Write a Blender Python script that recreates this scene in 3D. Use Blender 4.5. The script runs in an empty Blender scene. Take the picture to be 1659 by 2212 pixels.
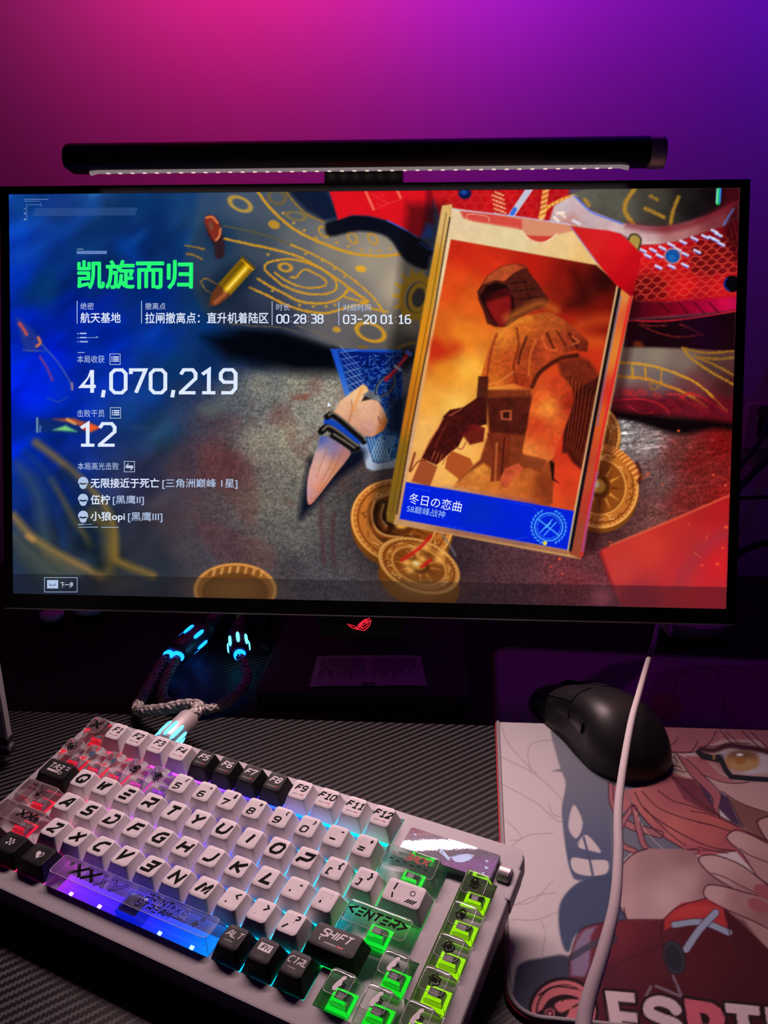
import bpy, bmesh, math, random
import numpy as np
from mathutils import Matrix, Vector

# ------------------------------------------------------------------ camera, world, lights
scene = bpy.context.scene
COL = scene.collection
W, H = 1659, 2212
FPX = 1720.4
CAM = np.array([0.058442, -0.610183, 0.361964])
A = np.array([[0.9981102, 0.0149474, -0.0596042],
              [0.061383, -0.287757, 0.9557343],
              [-0.0028658, -0.9575868, -0.2881307]])      # photo axes (right, down, forward) -> world

cd = bpy.data.cameras.new('camera')
cd.sensor_fit = 'VERTICAL'
cd.sensor_height = 24.0
cd.lens = 24.0 * FPX / H
cd.clip_start = 0.01
cam = bpy.data.objects.new('camera', cd)
M3 = np.stack([A[:, 0], -A[:, 1], -A[:, 2]], 1)
cam.matrix_world = Matrix([list(M3[i]) + [CAM[i]] for i in range(3)] + [[0, 0, 0, 1]])
COL.objects.link(cam)
scene.camera = cam

world = bpy.data.worlds.new('world')
scene.world = world
world.use_nodes = True
world.node_tree.nodes['Background'].inputs['Color'].default_value = (0.28, 0.05, 0.8, 1)
world.node_tree.nodes['Background'].inputs['Strength'].default_value = 0.015

vs = scene.view_settings
vs.view_transform = 'Standard'
vs.look = 'None'
vs.exposure = 0.0
vs.gamma = 1.0
vs.use_curve_mapping = False
try:
    scene.cycles.transparent_max_bounces = 24
    scene.cycles.sample_clamp_indirect = 4.0
    scene.cycles.caustics_reflective = False
    scene.cycles.caustics_refractive = False
except Exception:
    pass

WALL_Y = 0.36
# a run of coloured wall-washer lamps above the monitor, shining at the wall
AMB = 16.2
WASH = [(.00452, .0004, .00253), (.02714, .0004, .00826), (.01875, .00051, .00176), (.01133, .00032, .02588), (.00379, .00003, .00984), (.00129, .00001, .00001), (.00033, .00031, .03332)]
for i, rgb in enumerate(WASH):
    pw = max(rgb)
    l = bpy.data.lights.new('wall_washer', 'AREA')
    l.shape = 'DISK'
    l.size = 0.04
    l.color = [c / pw for c in rgb]
    l.energy = pw * AMB
    o = bpy.data.objects.new('wall_washer', l)
    o.location = (-0.35 + 0.15 * i, 0.15, 0.74)
    o.rotation_euler = (math.pi / 2, 0, 0)          # faces +y, the wall
    COL.objects.link(o)

# ------------------------------------------------------------------ helpers
def lin(c):
    c = np.asarray(c, float) / 255.0
    return np.where(c <= 0.04045, c / 12.92, ((c + 0.055) / 1.055) ** 2.4)

def obj(name, data, parent=None, mat=None):
    o = bpy.data.objects.new(name, data)
    COL.objects.link(o)
    if parent is not None:
        o.parent = parent
    if mat is not None and data is not None:
        data.materials.clear()
        data.materials.append(mat)
    return o

def thing(name, label, cat, loc=(0, 0, 0), group=None, rot=None):
    o = bpy.data.objects.new(name, None)
    COL.objects.link(o)
    o.empty_display_size = 0.02
    o.location = loc
    if rot is not None:
        o.rotation_euler = rot
    tag(o, label, cat, group)
    return o

def tag(o, label, cat, group=None):
    o['label'] = label
    o['category'] = cat
    if group:
        o['group'] = group
    return o

def mesh(name, verts, faces, smooth=False):
    me = bpy.data.meshes.new(name)
    me.from_pydata([tuple(map(float, v)) for v in verts], [], [tuple(f) for f in faces])
    me.update()
    if smooth:
        me.polygons.foreach_set('use_smooth', [True] * len(me.polygons))
    return me

def bm_mesh(name, bm, smooth=False):
    me = bpy.data.meshes.new(name)
    bm.normal_update()
    bm.to_mesh(me)
    bm.free()
    if smooth:
        me.polygons.foreach_set('use_smooth', [True] * len(me.polygons))
    return me

def rrect(hw, hd, r, n=4):
    """rounded rectangle outline, counter-clockwise"""
    pts = []
    for cx, cy, a0 in ((hw - r, hd - r, 0), (-hw + r, hd - r, 90), (-hw + r, -hd + r, 180), (hw - r, -hd + r, 270)):
        for k in range(n + 1):
            a = math.radians(a0 + 90.0 * k / n)
            pts.append((cx + r * math.cos(a), cy + r * math.sin(a)))
    return pts

def loft(rings, cap0=True, cap1=True):
    n = len(rings[0])
    V = [p for r in rings for p in r]
    F = []
    for i in range(len(rings) - 1):
        for j in range(n):
            k = (j + 1) % n
            F.append((i * n + j, i * n + k, (i + 1) * n + k, (i + 1) * n + j))
    if cap0:
        F.append(tuple(range(n - 1, -1, -1)))
    if cap1:
        F.append(tuple((len(rings) - 1) * n + j for j in range(n)))
    return V, F

def slab(name, hw, hd, z0, z1, r, bev=0.0005, n=5, parent=None, mat=None, off=(0, 0)):
    out = rrect(hw, hd, r, n)
    inn = rrect(hw - bev, hd - bev, max(r - bev, 1e-5), n)
    ox, oy = off
    rings = [[(x + ox, y + oy, z0) for x, y in inn], [(x + ox, y + oy, z0 + bev) for x, y in out],
             [(x + ox, y + oy, z1 - bev) for x, y in out], [(x + ox, y + oy, z1) for x, y in inn]]
    return obj(name, mesh(name, *loft(rings)), parent, mat)

def boxm(name, lo, hi, parent=None, mat=None, bev=0.0):
    bm = bmesh.new()
    bmesh.ops.create_cube(bm, size=1)
    for v in bm.verts:
        v.co = Vector([(lo[i] + hi[i]) / 2 + v.co[i] * (hi[i] - lo[i]) for i in range(3)])
    if bev > 0:
        bmesh.ops.bevel(bm, geom=bm.edges[:], offset=bev, segments=2, affect='EDGES', profile=0.6)
    return obj(name, bm_mesh(name, bm), parent, mat)

def catmull(pts, n=8, closed=False):
    P = [np.array(p, float) for p in pts]
    out = []
    m = len(P)
    rng = range(m if closed else m - 1)
    for i in rng:
        p0 = P[(i - 1) % m] if closed or i > 0 else 2 * P[0] - P[1]
        p1 = P[i]
        p2 = P[(i + 1) % m]
        p3 = P[(i + 2) % m] if closed or i + 2 < m else 2 * P[-1] - P[-2]
        for k in range(n):
            t = k / n
            out.append(0.5 * (2 * p1 + (p2 - p0) * t + (2 * p0 - 5 * p1 + 4 * p2 - p3) * t * t + (3 * p1 - p0 - 3 * p2 + p3) * t ** 3))
    if not closed:
        out.append(P[-1])
    return out

def frames(pts):
    P = np.array(pts, float)
    T = np.gradient(P, axis=0)
    T /= np.linalg.norm(T, axis=1)[:, None] + 1e-12
    N = []
    up = np.array([0, 0, 1.0]) if abs(T[0][2]) < 0.9 else np.array([1.0, 0, 0])
    n = np.cross(T[0], up); n /= np.linalg.norm(n)
    for t in T:
        n = n - t * (n @ t)
        n /= np.linalg.norm(n)
        N.append(n)
    N = np.array(N)
    return P, T, N, np.cross(T, N)

def tube_vf(pts, rad, seg=10, caps=True):
    P, T, N, B = frames(pts)
    rings = []
    for i in range(len(P)):
        r = rad[i] if hasattr(rad, '__len__') else rad
        rings.append([P[i] + r * (math.cos(2 * math.pi * k / seg) * N[i] + math.sin(2 * math.pi * k / seg) * B[i]) for k in range(seg)])
    return loft(rings, caps, caps)

def tube(name, pts, rad, seg=10, parent=None, mat=None, smooth=True):
    return obj(name, mesh(name, *tube_vf(pts, rad, seg), smooth=smooth), parent, mat)

def lathe(name, prof, seg=32, parent=None, mat=None, axis='z', smooth=True, loc=(0, 0, 0)):
    rings = []
    for r, z in prof:
        ring = []
        for k in range(seg):
            a = 2 * math.pi * k / seg
            p = (r * math.cos(a), r * math.sin(a), z)
            if axis == 'x':
                p = (p[2], p[0], p[1])
            elif axis == 'y':
                p = (p[1], p[2], p[0])
            ring.append((p[0] + loc[0], p[1] + loc[1], p[2] + loc[2]))
        rings.append(ring)
    return obj(name, mesh(name, *loft(rings), smooth=smooth), parent, mat)

def join_vf(parts):
    V, F = [], []
    for v, f in parts:
        o = len(V)
        V += list(v)
        F += [tuple(i + o for i in q) for q in f]
    return V, F

# ------------------------------------------------------------------ materials
def bsdf(name, color, rough=0.5, metal=0.0, spec=0.5, noise=None, bump=None, coat=0.0, sheen=0.0):
    m = bpy.data.materials.new(name)
    m.use_nodes = True
    nt = m.node_tree
    b = nt.nodes['Principled BSDF']
    b.inputs['Base Color'].default_value = (*color, 1)
    b.inputs['Roughness'].default_value = rough
    b.inputs['Metallic'].default_value = metal
    b.inputs['Specular IOR Level'].default_value = spec
    b.inputs['Coat Weight'].default_value = coat
    b.inputs['Sheen Weight'].default_value = sheen
    if noise or bump:
        tc = nt.nodes.new('ShaderNodeTexCoord')
        nz = nt.nodes.new('ShaderNodeTexNoise')
        nz.inputs['Detail'].default_value = 4
        nt.links.new(tc.outputs['Object'], nz.inputs['Vector'])
        nz.inputs['Scale'].default_value = (noise or bump)[0]
        if noise:
            rp = nt.nodes.new('ShaderNodeMix')
            rp.data_type = 'RGBA'
            k = noise[1]
            rp.inputs[6].default_value = (*[max(c * (1 - k), 0) for c in color], 1)
            rp.inputs[7].default_value = (*[min(c * (1 + k), 1) for c in color], 1)
            nt.links.new(nz.outputs['Fac'], rp.inputs[0])
            nt.links.new(rp.outputs[2], b.inputs['Base Color'])
        if bump:
            nz2 = nz
            if noise and bump[0] != noise[0]:
                nz2 = nt.nodes.new('ShaderNodeTexNoise')
                nz2.inputs['Scale'].default_value = bump[0]
                nt.links.new(tc.outputs['Object'], nz2.inputs['Vector'])
            bp = nt.nodes.new('ShaderNodeBump')
            bp.inputs['Strength'].default_value = bump[1]
            bp.inputs['Distance'].default_value = bump[2] if len(bump) > 2 else 0.001
            nt.links.new(nz2.outputs['Fac'], bp.inputs['Height'])
            nt.links.new(bp.outputs['Normal'], b.inputs['Normal'])
    return m

def emit(name, color, strength):
    m = bpy.data.materials.new(name)
    m.use_nodes = True
    nt = m.node_tree
    nt.nodes.clear()
    e = nt.nodes.new('ShaderNodeEmission')
    e.inputs['Color'].default_value = (*color, 1)
    e.inputs['Strength'].default_value = strength
    o = nt.nodes.new('ShaderNodeOutputMaterial')
    nt.links.new(e.outputs[0], o.inputs[0])
    return m

def emit_attr(name, strength):
    m = emit(name, (1, 1, 1), strength)
    nt = m.node_tree
    a = nt.nodes.new('ShaderNodeVertexColor')
    a.layer_name = 'Col'
    nt.links.new(a.outputs['Color'], [n for n in nt.nodes if n.type == 'EMISSION'][0].inputs['Color'])
    return m

def clear_plastic(name, tint=(0.93, 0.93, 0.94), haze=0.10, edge=0.35):
    """clear acrylic: see-through with a coat of reflections and milky rims"""
    m = bpy.data.materials.new(name)
    m.use_nodes = True
    nt = m.node_tree
    nt.nodes.clear()
    N = nt.nodes.new
    tr = N('ShaderNodeBsdfTransparent'); tr.inputs[0].default_value = (*tint, 1)
    tl = N('ShaderNodeBsdfTranslucent'); tl.inputs[0].default_value = (0.85, 0.85, 0.88, 1)
    df = N('ShaderNodeBsdfDiffuse'); df.inputs[0].default_value = (0.8, 0.8, 0.82, 1)
    gl = N('ShaderNodeBsdfGlossy'); gl.inputs['Roughness'].default_value = 0.06
    md = N('ShaderNodeMixShader'); md.inputs[0].default_value = 0.5
    nt.links.new(tl.outputs[0], md.inputs[1]); nt.links.new(df.outputs[0], md.inputs[2])
    lw = N('ShaderNodeLayerWeight'); lw.inputs['Blend'].default_value = 0.25
    mr = N('ShaderNodeMapRange')
    mr.inputs['To Min'].default_value = haze; mr.inputs['To Max'].default_value = edge
    nt.links.new(lw.outputs['Facing'], mr.inputs['Value'])
    m1 = N('ShaderNodeMixShader')
    nt.links.new(mr.outputs[0], m1.inputs[0]); nt.links.new(tr.outputs[0], m1.inputs[1]); nt.links.new(md.outputs[0], m1.inputs[2])
    fr = N('ShaderNodeFresnel'); fr.inputs['IOR'].default_value = 1.5
    m2 = N('ShaderNodeMixShader')
    nt.links.new(fr.outputs[0], m2.inputs[0]); nt.links.new(m1.outputs[0], m2.inputs[1]); nt.links.new(gl.outputs[0], m2.inputs[2])
    o = N('ShaderNodeOutputMaterial')
    nt.links.new(m2.outputs[0], o.inputs[0])
    return m

M_BLACK = bsdf('black_plastic', (0.006, 0.006, 0.007), 0.45)
M_BEZEL = bsdf('bezel_black', (0.003, 0.003, 0.0035), 0.4, spec=0.3)
M_RUBBER = bsdf('black_rubber', (0.008, 0.008, 0.009), 0.7)
M_STEEL = bsdf('brushed_steel', (0.62, 0.58, 0.58), 0.38, 0.6, bump=(900, 0.1, 0.0003))
M_WHITE = bsdf('white_plastic', (0.78, 0.76, 0.76), 0.5, noise=(60, 0.03))
M_CASE = bsdf('white_case', (0.33, 0.31, 0.325), 0.5, noise=(40, 0.05), bump=(2500, 0.06, 0.0002))
M_KEYW = bsdf('white_keycap', (0.64, 0.60, 0.61), 0.55, bump=(3000, 0.08, 0.0002))
M_KEYB = bsdf('black_keycap', (0.011, 0.010, 0.011), 0.5, spec=0.22, bump=(3000, 0.1, 0.0002))
M_INK = bsdf('black_ink', (0.005, 0.005, 0.006), 0.7, spec=0.06)
M_INKW = bsdf('white_ink', (0.62, 0.60, 0.60), 0.5)
M_INKR = bsdf('red_ink', (0.45, 0.04, 0.04), 0.5)
M_INKG = bsdf('grey_ink', (0.22, 0.22, 0.23), 0.5)
M_CLEAR = clear_plastic('clear_acrylic')
M_EDGE_GLINT = bsdf('acrylic_edge_glint', (0.62, 0.62, 0.64), 0.15, spec=0.9)

# ------------------------------------------------------------------ the room: wall, floor, desk
def wall_material():
    m = bsdf('painted_wall', (0.62, 0.60, 0.60), 0.85, spec=0.1, noise=(9, 0.03), bump=(420, 0.25, 0.0006))
    return m

def carbon_material():
    """black laminate with a raised grey twill: wavering diagonal bands"""
    m = bsdf('carbon_twill', (0.02, 0.02, 0.02), 0.45, spec=0.16)
    nt = m.node_tree
    b = nt.nodes['Principled BSDF']
    N = nt.nodes.new
    L = nt.links.new
    def mth(op, a, c=None, clamp=False):
        n = N('ShaderNodeMath'); n.operation = op; n.use_clamp = clamp
        for i, v in enumerate((a, c)):
            if v is None:
                continue
            if isinstance(v, (int, float)):
                n.inputs[i].default_value = v
            else:
                L(v, n.inputs[i])
        return n.outputs[0]
    tc = N('ShaderNodeTexCoord')
    sp = N('ShaderNodeSeparateXYZ'); L(tc.outputs['Object'], sp.inputs[0])
    a = math.radians(39)
    x, y = sp.outputs[0], sp.outputs[1]
    u = mth('ADD', mth('MULTIPLY', x, -math.sin(a)), mth('MULTIPLY', y, math.cos(a)))
    v = mth('ADD', mth('MULTIPLY', x, math.cos(a)), mth('MULTIPLY', y, math.sin(a)))
    zig = mth('PINGPONG', mth('MULTIPLY', v, 1 / 0.0024), 0.5)
    ph = mth('ADD', mth('MULTIPLY', u, 1 / 0.0053), mth('MULTIPLY', zig, 0.36))
    band = mth('SINE', mth('MULTIPLY', ph, 2 * math.pi))
    s = N('ShaderNodeMapRange'); s.interpolation_type = 'SMOOTHSTEP'
    s.inputs['From Min'].default_value = -0.1; s.inputs['From Max'].default_value = 0.4
    L(band, s.inputs['Value'])
    nz = N('ShaderNodeTexNoise'); nz.inputs['Scale'].default_value = 700
    L(tc.outputs['Object'], nz.inputs['Vector'])
    mv = N('ShaderNodeMapRange'); mv.inputs['To Min'].default_value = 0.75; mv.inputs['To Max'].default_value = 1.25
    L(nz.outputs['Fac'], mv.inputs['Value'])
    f = mth('MULTIPLY', s.outputs[0], mv.outputs[0], True)
    mx = N('ShaderNodeMix'); mx.data_type = 'RGBA'
    mx.inputs[6].default_value = (0.0006, 0.0006, 0.0007, 1)
    mx.inputs[7].default_value = (0.060, 0.056, 0.056, 1)
    L(f, mx.inputs[0]); L(mx.outputs[2], b.inputs['Base Color'])
    bp = N('ShaderNodeBump'); bp.inputs['Strength'].default_value = 0.35; bp.inputs['Distance'].default_value = 0.0006
    L(s.outputs[0], bp.inputs['Height']); L(bp.outputs['Normal'], b.inputs['Normal'])
    return m

M_WALL = wall_material()
M_CARBON = carbon_material()

w = boxm('wall_back', (-1.6, WALL_Y, -0.74), (1.6, WALL_Y + 0.08, 1.9), None, M_WALL)
w['kind'] = 'structure'
w['label'] = 'plain wall behind the desk lit pink and violet'
fl = boxm('floor', (-1.6, -1.6, -0.76), (1.6, WALL_Y, -0.74), None, bsdf('dark_floor', (0.05, 0.045, 0.045), 0.6, noise=(6, 0.2)))
fl['kind'] = 'structure'

desk = thing('desk', 'black desk with carbon fibre twill top under the monitor', 'desk', (0, -0.1, -0.74))
dt = boxm('desktop', (-0.8, -0.5, 0.715), (0.8, 0.44, 0.74), desk, M_CARBON, 0.003)
for sx in (-1, 1):
    for sy in (-0.4, 0.36):
        boxm('leg', (sx * 0.72 - 0.025, sy - 0.025, 0), (sx * 0.72 + 0.025, sy + 0.025, 0.715), desk, M_BLACK, 0.003)

# ------------------------------------------------------------------ flat artwork: a small vector painter
def photo_px(P):
    """image pixel coordinates of points of a flat surface, projected through the camera"""
    q = (np.asarray(P) - CAM) @ A
    return W / 2 + FPX * q[..., 0] / q[..., 2], H / 2 + FPX * q[..., 1] / q[..., 2]

class Painter:
    def __init__(s, PX, PY, seed=3):
        s.X, s.Y = PX, PY
        s.c = np.zeros(PX.shape + (3,))
        s.c0, s.c1 = PX.min(0), PX.max(0)
        s.r0, s.r1 = PY.min(1), PY.max(1)
        s.rng = np.random.default_rng(seed)

    def box(s, x0, y0, x1, y1):
        ci = np.where((s.c1 >= x0) & (s.c0 <= x1))[0]
        ri = np.where((s.r1 >= y0) & (s.r0 <= y1))[0]
        if len(ci) == 0 or len(ri) == 0:
            return None
        return (slice(ri[0], ri[-1] + 1), slice(ci[0], ci[-1] + 1))

    def noise(s, sl, scale, seed=0, octs=1, stretch=(1, 1), rot=0):
        X, Y = s.X[sl], s.Y[sl]
        if rot:
            a = math.radians(rot)
            X, Y = X * math.cos(a) + Y * math.sin(a), -X * math.sin(a) + Y * math.cos(a)
        out = np.zeros(X.shape)
        amp, tot = 1.0, 0.0
        for o in range(octs):
            g = np.random.default_rng(seed * 17 + o).random((256, 256))
            u, v = X / (scale * stretch[0]) + 500, Y / (scale * stretch[1]) + 500
            iu, iv = np.floor(u).astype(int), np.floor(v).astype(int)
            fu, fv = u - iu, v - iv
            fu, fv = fu * fu * (3 - 2 * fu), fv * fv * (3 - 2 * fv)
            a, b = g[iv % 256, iu % 256], g[iv % 256, (iu + 1) % 256]
            c, d = g[(iv + 1) % 256, iu % 256], g[(iv + 1) % 256, (iu + 1) % 256]
            out += amp * ((a * (1 - fu) + b * fu) * (1 - fv) + (c * (1 - fu) + d * fu) * fv)
            tot += amp
            amp *= 0.55
            scale /= 2.1
        return out / tot * 2 - 1

    def wash(s, samples, sl=(slice(None), slice(None)), power=2.6):
        """smooth colour field through (x, y, (r, g, b)) samples"""
        X, Y = s.X[sl], s.Y[sl]
        num = np.zeros(X.shape + (3,)); den = np.zeros(X.shape)
        for x, y, c in samples:
            d2 = (X - x) ** 2 + (Y - y) ** 2 + 300
            wt = d2 ** (-power / 2 * 1.15)
            num += wt[..., None] * np.array(c, float)
            den += wt
        return num / den[..., None]

    def blend(s, sl, m, col, mode='mix'):
        c = s.c[sl]
        col = np.asarray(col, float)
        if mode == 'mix':
            c += m[..., None] * (col - c)
        elif mode == 'mul':
            c *= 1 + m[..., None] * (col - 1)
        elif mode == 'add':
            c += m[..., None] * col
        s.c[sl] = c

    def segdist(s, sl, pts, closed, reach):
        X, Y = s.X[sl], s.Y[sl]
        D = np.full(X.shape, 1e9)
        n = len(pts)
        for i in range(n if closed else n - 1):
            (ax, ay), (bx, by) = pts[i], pts[(i + 1) % n]
            sub = s.box(min(ax, bx) - reach, min(ay, by) - reach, max(ax, bx) + reach, max(ay, by) + reach)
            if sub is None:
                continue
            r0, c0 = max(sub[0].start, sl[0].start), max(sub[1].start, sl[1].start)
            r1, c1 = min(sub[0].stop, sl[0].stop), min(sub[1].stop, sl[1].stop)
            if r1 <= r0 or c1 <= c0:
                continue
            q = (slice(r0 - sl[0].start, r1 - sl[0].start), slice(c0 - sl[1].start, c1 - sl[1].start))
            x, y = X[q], Y[q]
            dx, dy = bx - ax, by - ay
            L2 = dx * dx + dy * dy + 1e-9
            t = np.clip(((x - ax) * dx + (y - ay) * dy) / L2, 0, 1)
            d = np.hypot(x - ax - t * dx, y - ay - t * dy)
            D[q] = np.minimum(D[q], d)
        return D

    def poly_mask(s, pts, fe=1.6, smooth=0):
        pts = [tuple(p) for p in (catmull(pts, smooth, True) if smooth else pts)]
        xs, ys = [p[0] for p in pts], [p[1] for p in pts]
        sl = s.box(min(xs) - fe, min(ys) - fe, max(xs) + fe, max(ys) + fe)
        if sl is None:
            return None, None
        X, Y = s.X[sl], s.Y[sl]
        ins = np.zeros(X.shape, bool)
        n = len(pts)
        for i in range(n):
            (ax, ay), (bx, by) = pts[i], pts[(i + 1) % n]
            if ay == by:
                continue
            cr = ((ay > Y) != (by > Y)) & (X < (bx - ax) * (Y - ay) / (by - ay) + ax)
            ins ^= cr
        D = s.segdist(sl, pts, True, fe + 1)
        sd = np.where(ins, -D, D)
        return sl, np.clip(0.5 - sd / (2 * fe) * 1.0, 0, 1)

    def poly(s, pts, col, a=1.0, fe=1.6, smooth=0, mode='mix', tex=0, texscale=12, seed=1):
        sl, m = s.poly_mask(pts, fe, smooth)
        if sl is None:
            return
        if callable(col):
            col = col(s.X[sl], s.Y[sl])
        col = np.asarray(col, float)
        if tex:
            col = col * (1 + tex * s.noise(sl, texscale, seed, 3))[..., None]
        s.blend(sl, m * a, col, mode)

    def wpoly(s, pts, samples, a=1.0, fe=1.6, smooth=0, tex=0, texscale=12, seed=1):
        sl, m = s.poly_mask(pts, fe, smooth)
        if sl is None:
            return
        col = s.wash(samples, sl)
        if tex:
            col = col * (1 + tex * s.noise(sl, texscale, seed, 3))[..., None]
        s.blend(sl, m * a, col)

    def line(s, pts, w, col, a=1.0, fe=1.2, smooth=6, closed=False, mode='mix', rough=0, taper=False):
        if smooth and len(pts) > 2:
            pts = catmull(pts, smooth, closed)
        pts = [tuple(p) for p in pts]
        xs, ys = [p[0] for p in pts], [p[1] for p in pts]
        e = w / 2 + fe + 1
        sl = s.box(min(xs) - e, min(ys) - e, max(xs) + e, max(ys) + e)
        if sl is None:
            return
        D = s.segdist(sl, pts, closed, e)
        if rough:
            D = D + rough * s.noise(sl, 3.5, 9, 1)
        m = np.clip(0.5 - (D - w / 2) / (2 * fe), 0, 1)
        s.blend(sl, m * a, col, mode)

    def ell(s, cx, cy, rx, ry, rot, col, a=1.0, fe=1.5, ring=0, mode='mix', arc=None):
        R = max(rx, ry) + fe + ring + 2
        sl = s.box(cx - R, cy - R, cx + R, cy + R)
        if sl is None:
            return
        X, Y = s.X[sl] - cx, s.Y[sl] - cy
        t = math.radians(rot)
        u, v = X * math.cos(t) + Y * math.sin(t), -X * math.sin(t) + Y * math.cos(t)
        q = np.sqrt((u / rx) ** 2 + (v / ry) ** 2) + 1e-6
        d = (q - 1) * min(rx, ry)
        if ring:
            d = np.abs(d) - ring / 2
        m = np.clip(0.5 - d / (2 * fe), 0, 1)
        if arc:
            an = np.degrees(np.arctan2(v / ry, u / rx)) % 360
            a0, a1 = arc
            m = m * (((an - a0) % 360) <= ((a1 - a0) % 360))
        s.blend(sl, m * a, col, mode)

    def glow(s, cx, cy, rx, ry, rot, col, a=1.0, mode='mix'):
        R = max(rx, ry) * 2.6
        sl = s.box(cx - R, cy - R, cx + R, cy + R)
        if sl is None:
            return
        X, Y = s.X[sl] - cx, s.Y[sl] - cy
        t = math.radians(rot)
        u, v = X * math.cos(t) + Y * math.sin(t), -X * math.sin(t) + Y * math.cos(t)
        m = np.exp(-((u / rx) ** 2 + (v / ry) ** 2)) * a
        s.blend(sl, m, col, mode)

def crop(x0, y0, k):
    def f(*p):
        p = p[0] if len(p) == 1 else p
        if isinstance(p[0], (int, float)):
            return (x0 + p[0] / k, y0 + p[1] / k)
        return [(x0 + a / k, y0 + b / k) for a, b in p]
    return f

def grid_mesh(name, P, colors):
    """P: (ny, nx, 3) points, colors: (ny, nx, 3) in 0..255 display values -> mesh with a 'Col' attribute"""
    ny, nx = P.shape[:2]
    me = bpy.data.meshes.new(name)
    me.vertices.add(ny * nx)
    me.vertices.foreach_set('co', P.reshape(-1).astype(np.float32))
    i = np.arange((ny - 1) * (nx - 1))
    r, c = i // (nx - 1), i % (nx - 1)
    a = r * nx + c
    q = np.stack([a, a + 1, a + 1 + nx, a + nx], 1).astype(np.int32)
    me.loops.add(q.size)
    me.loops.foreach_set('vertex_index', q.reshape(-1))
    me.polygons.add(len(q))
    me.polygons.foreach_set('loop_start', np.arange(0, q.size, 4, dtype=np.int32))
    me.update(calc_edges=True)
    at = me.color_attributes.new('Col', 'FLOAT_COLOR', 'POINT')
    rgba = np.ones((ny * nx, 4), np.float32)
    rgba[:, :3] = colors.reshape(-1, 3)
    at.data.foreach_set('color', rgba.reshape(-1))
    return me

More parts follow.
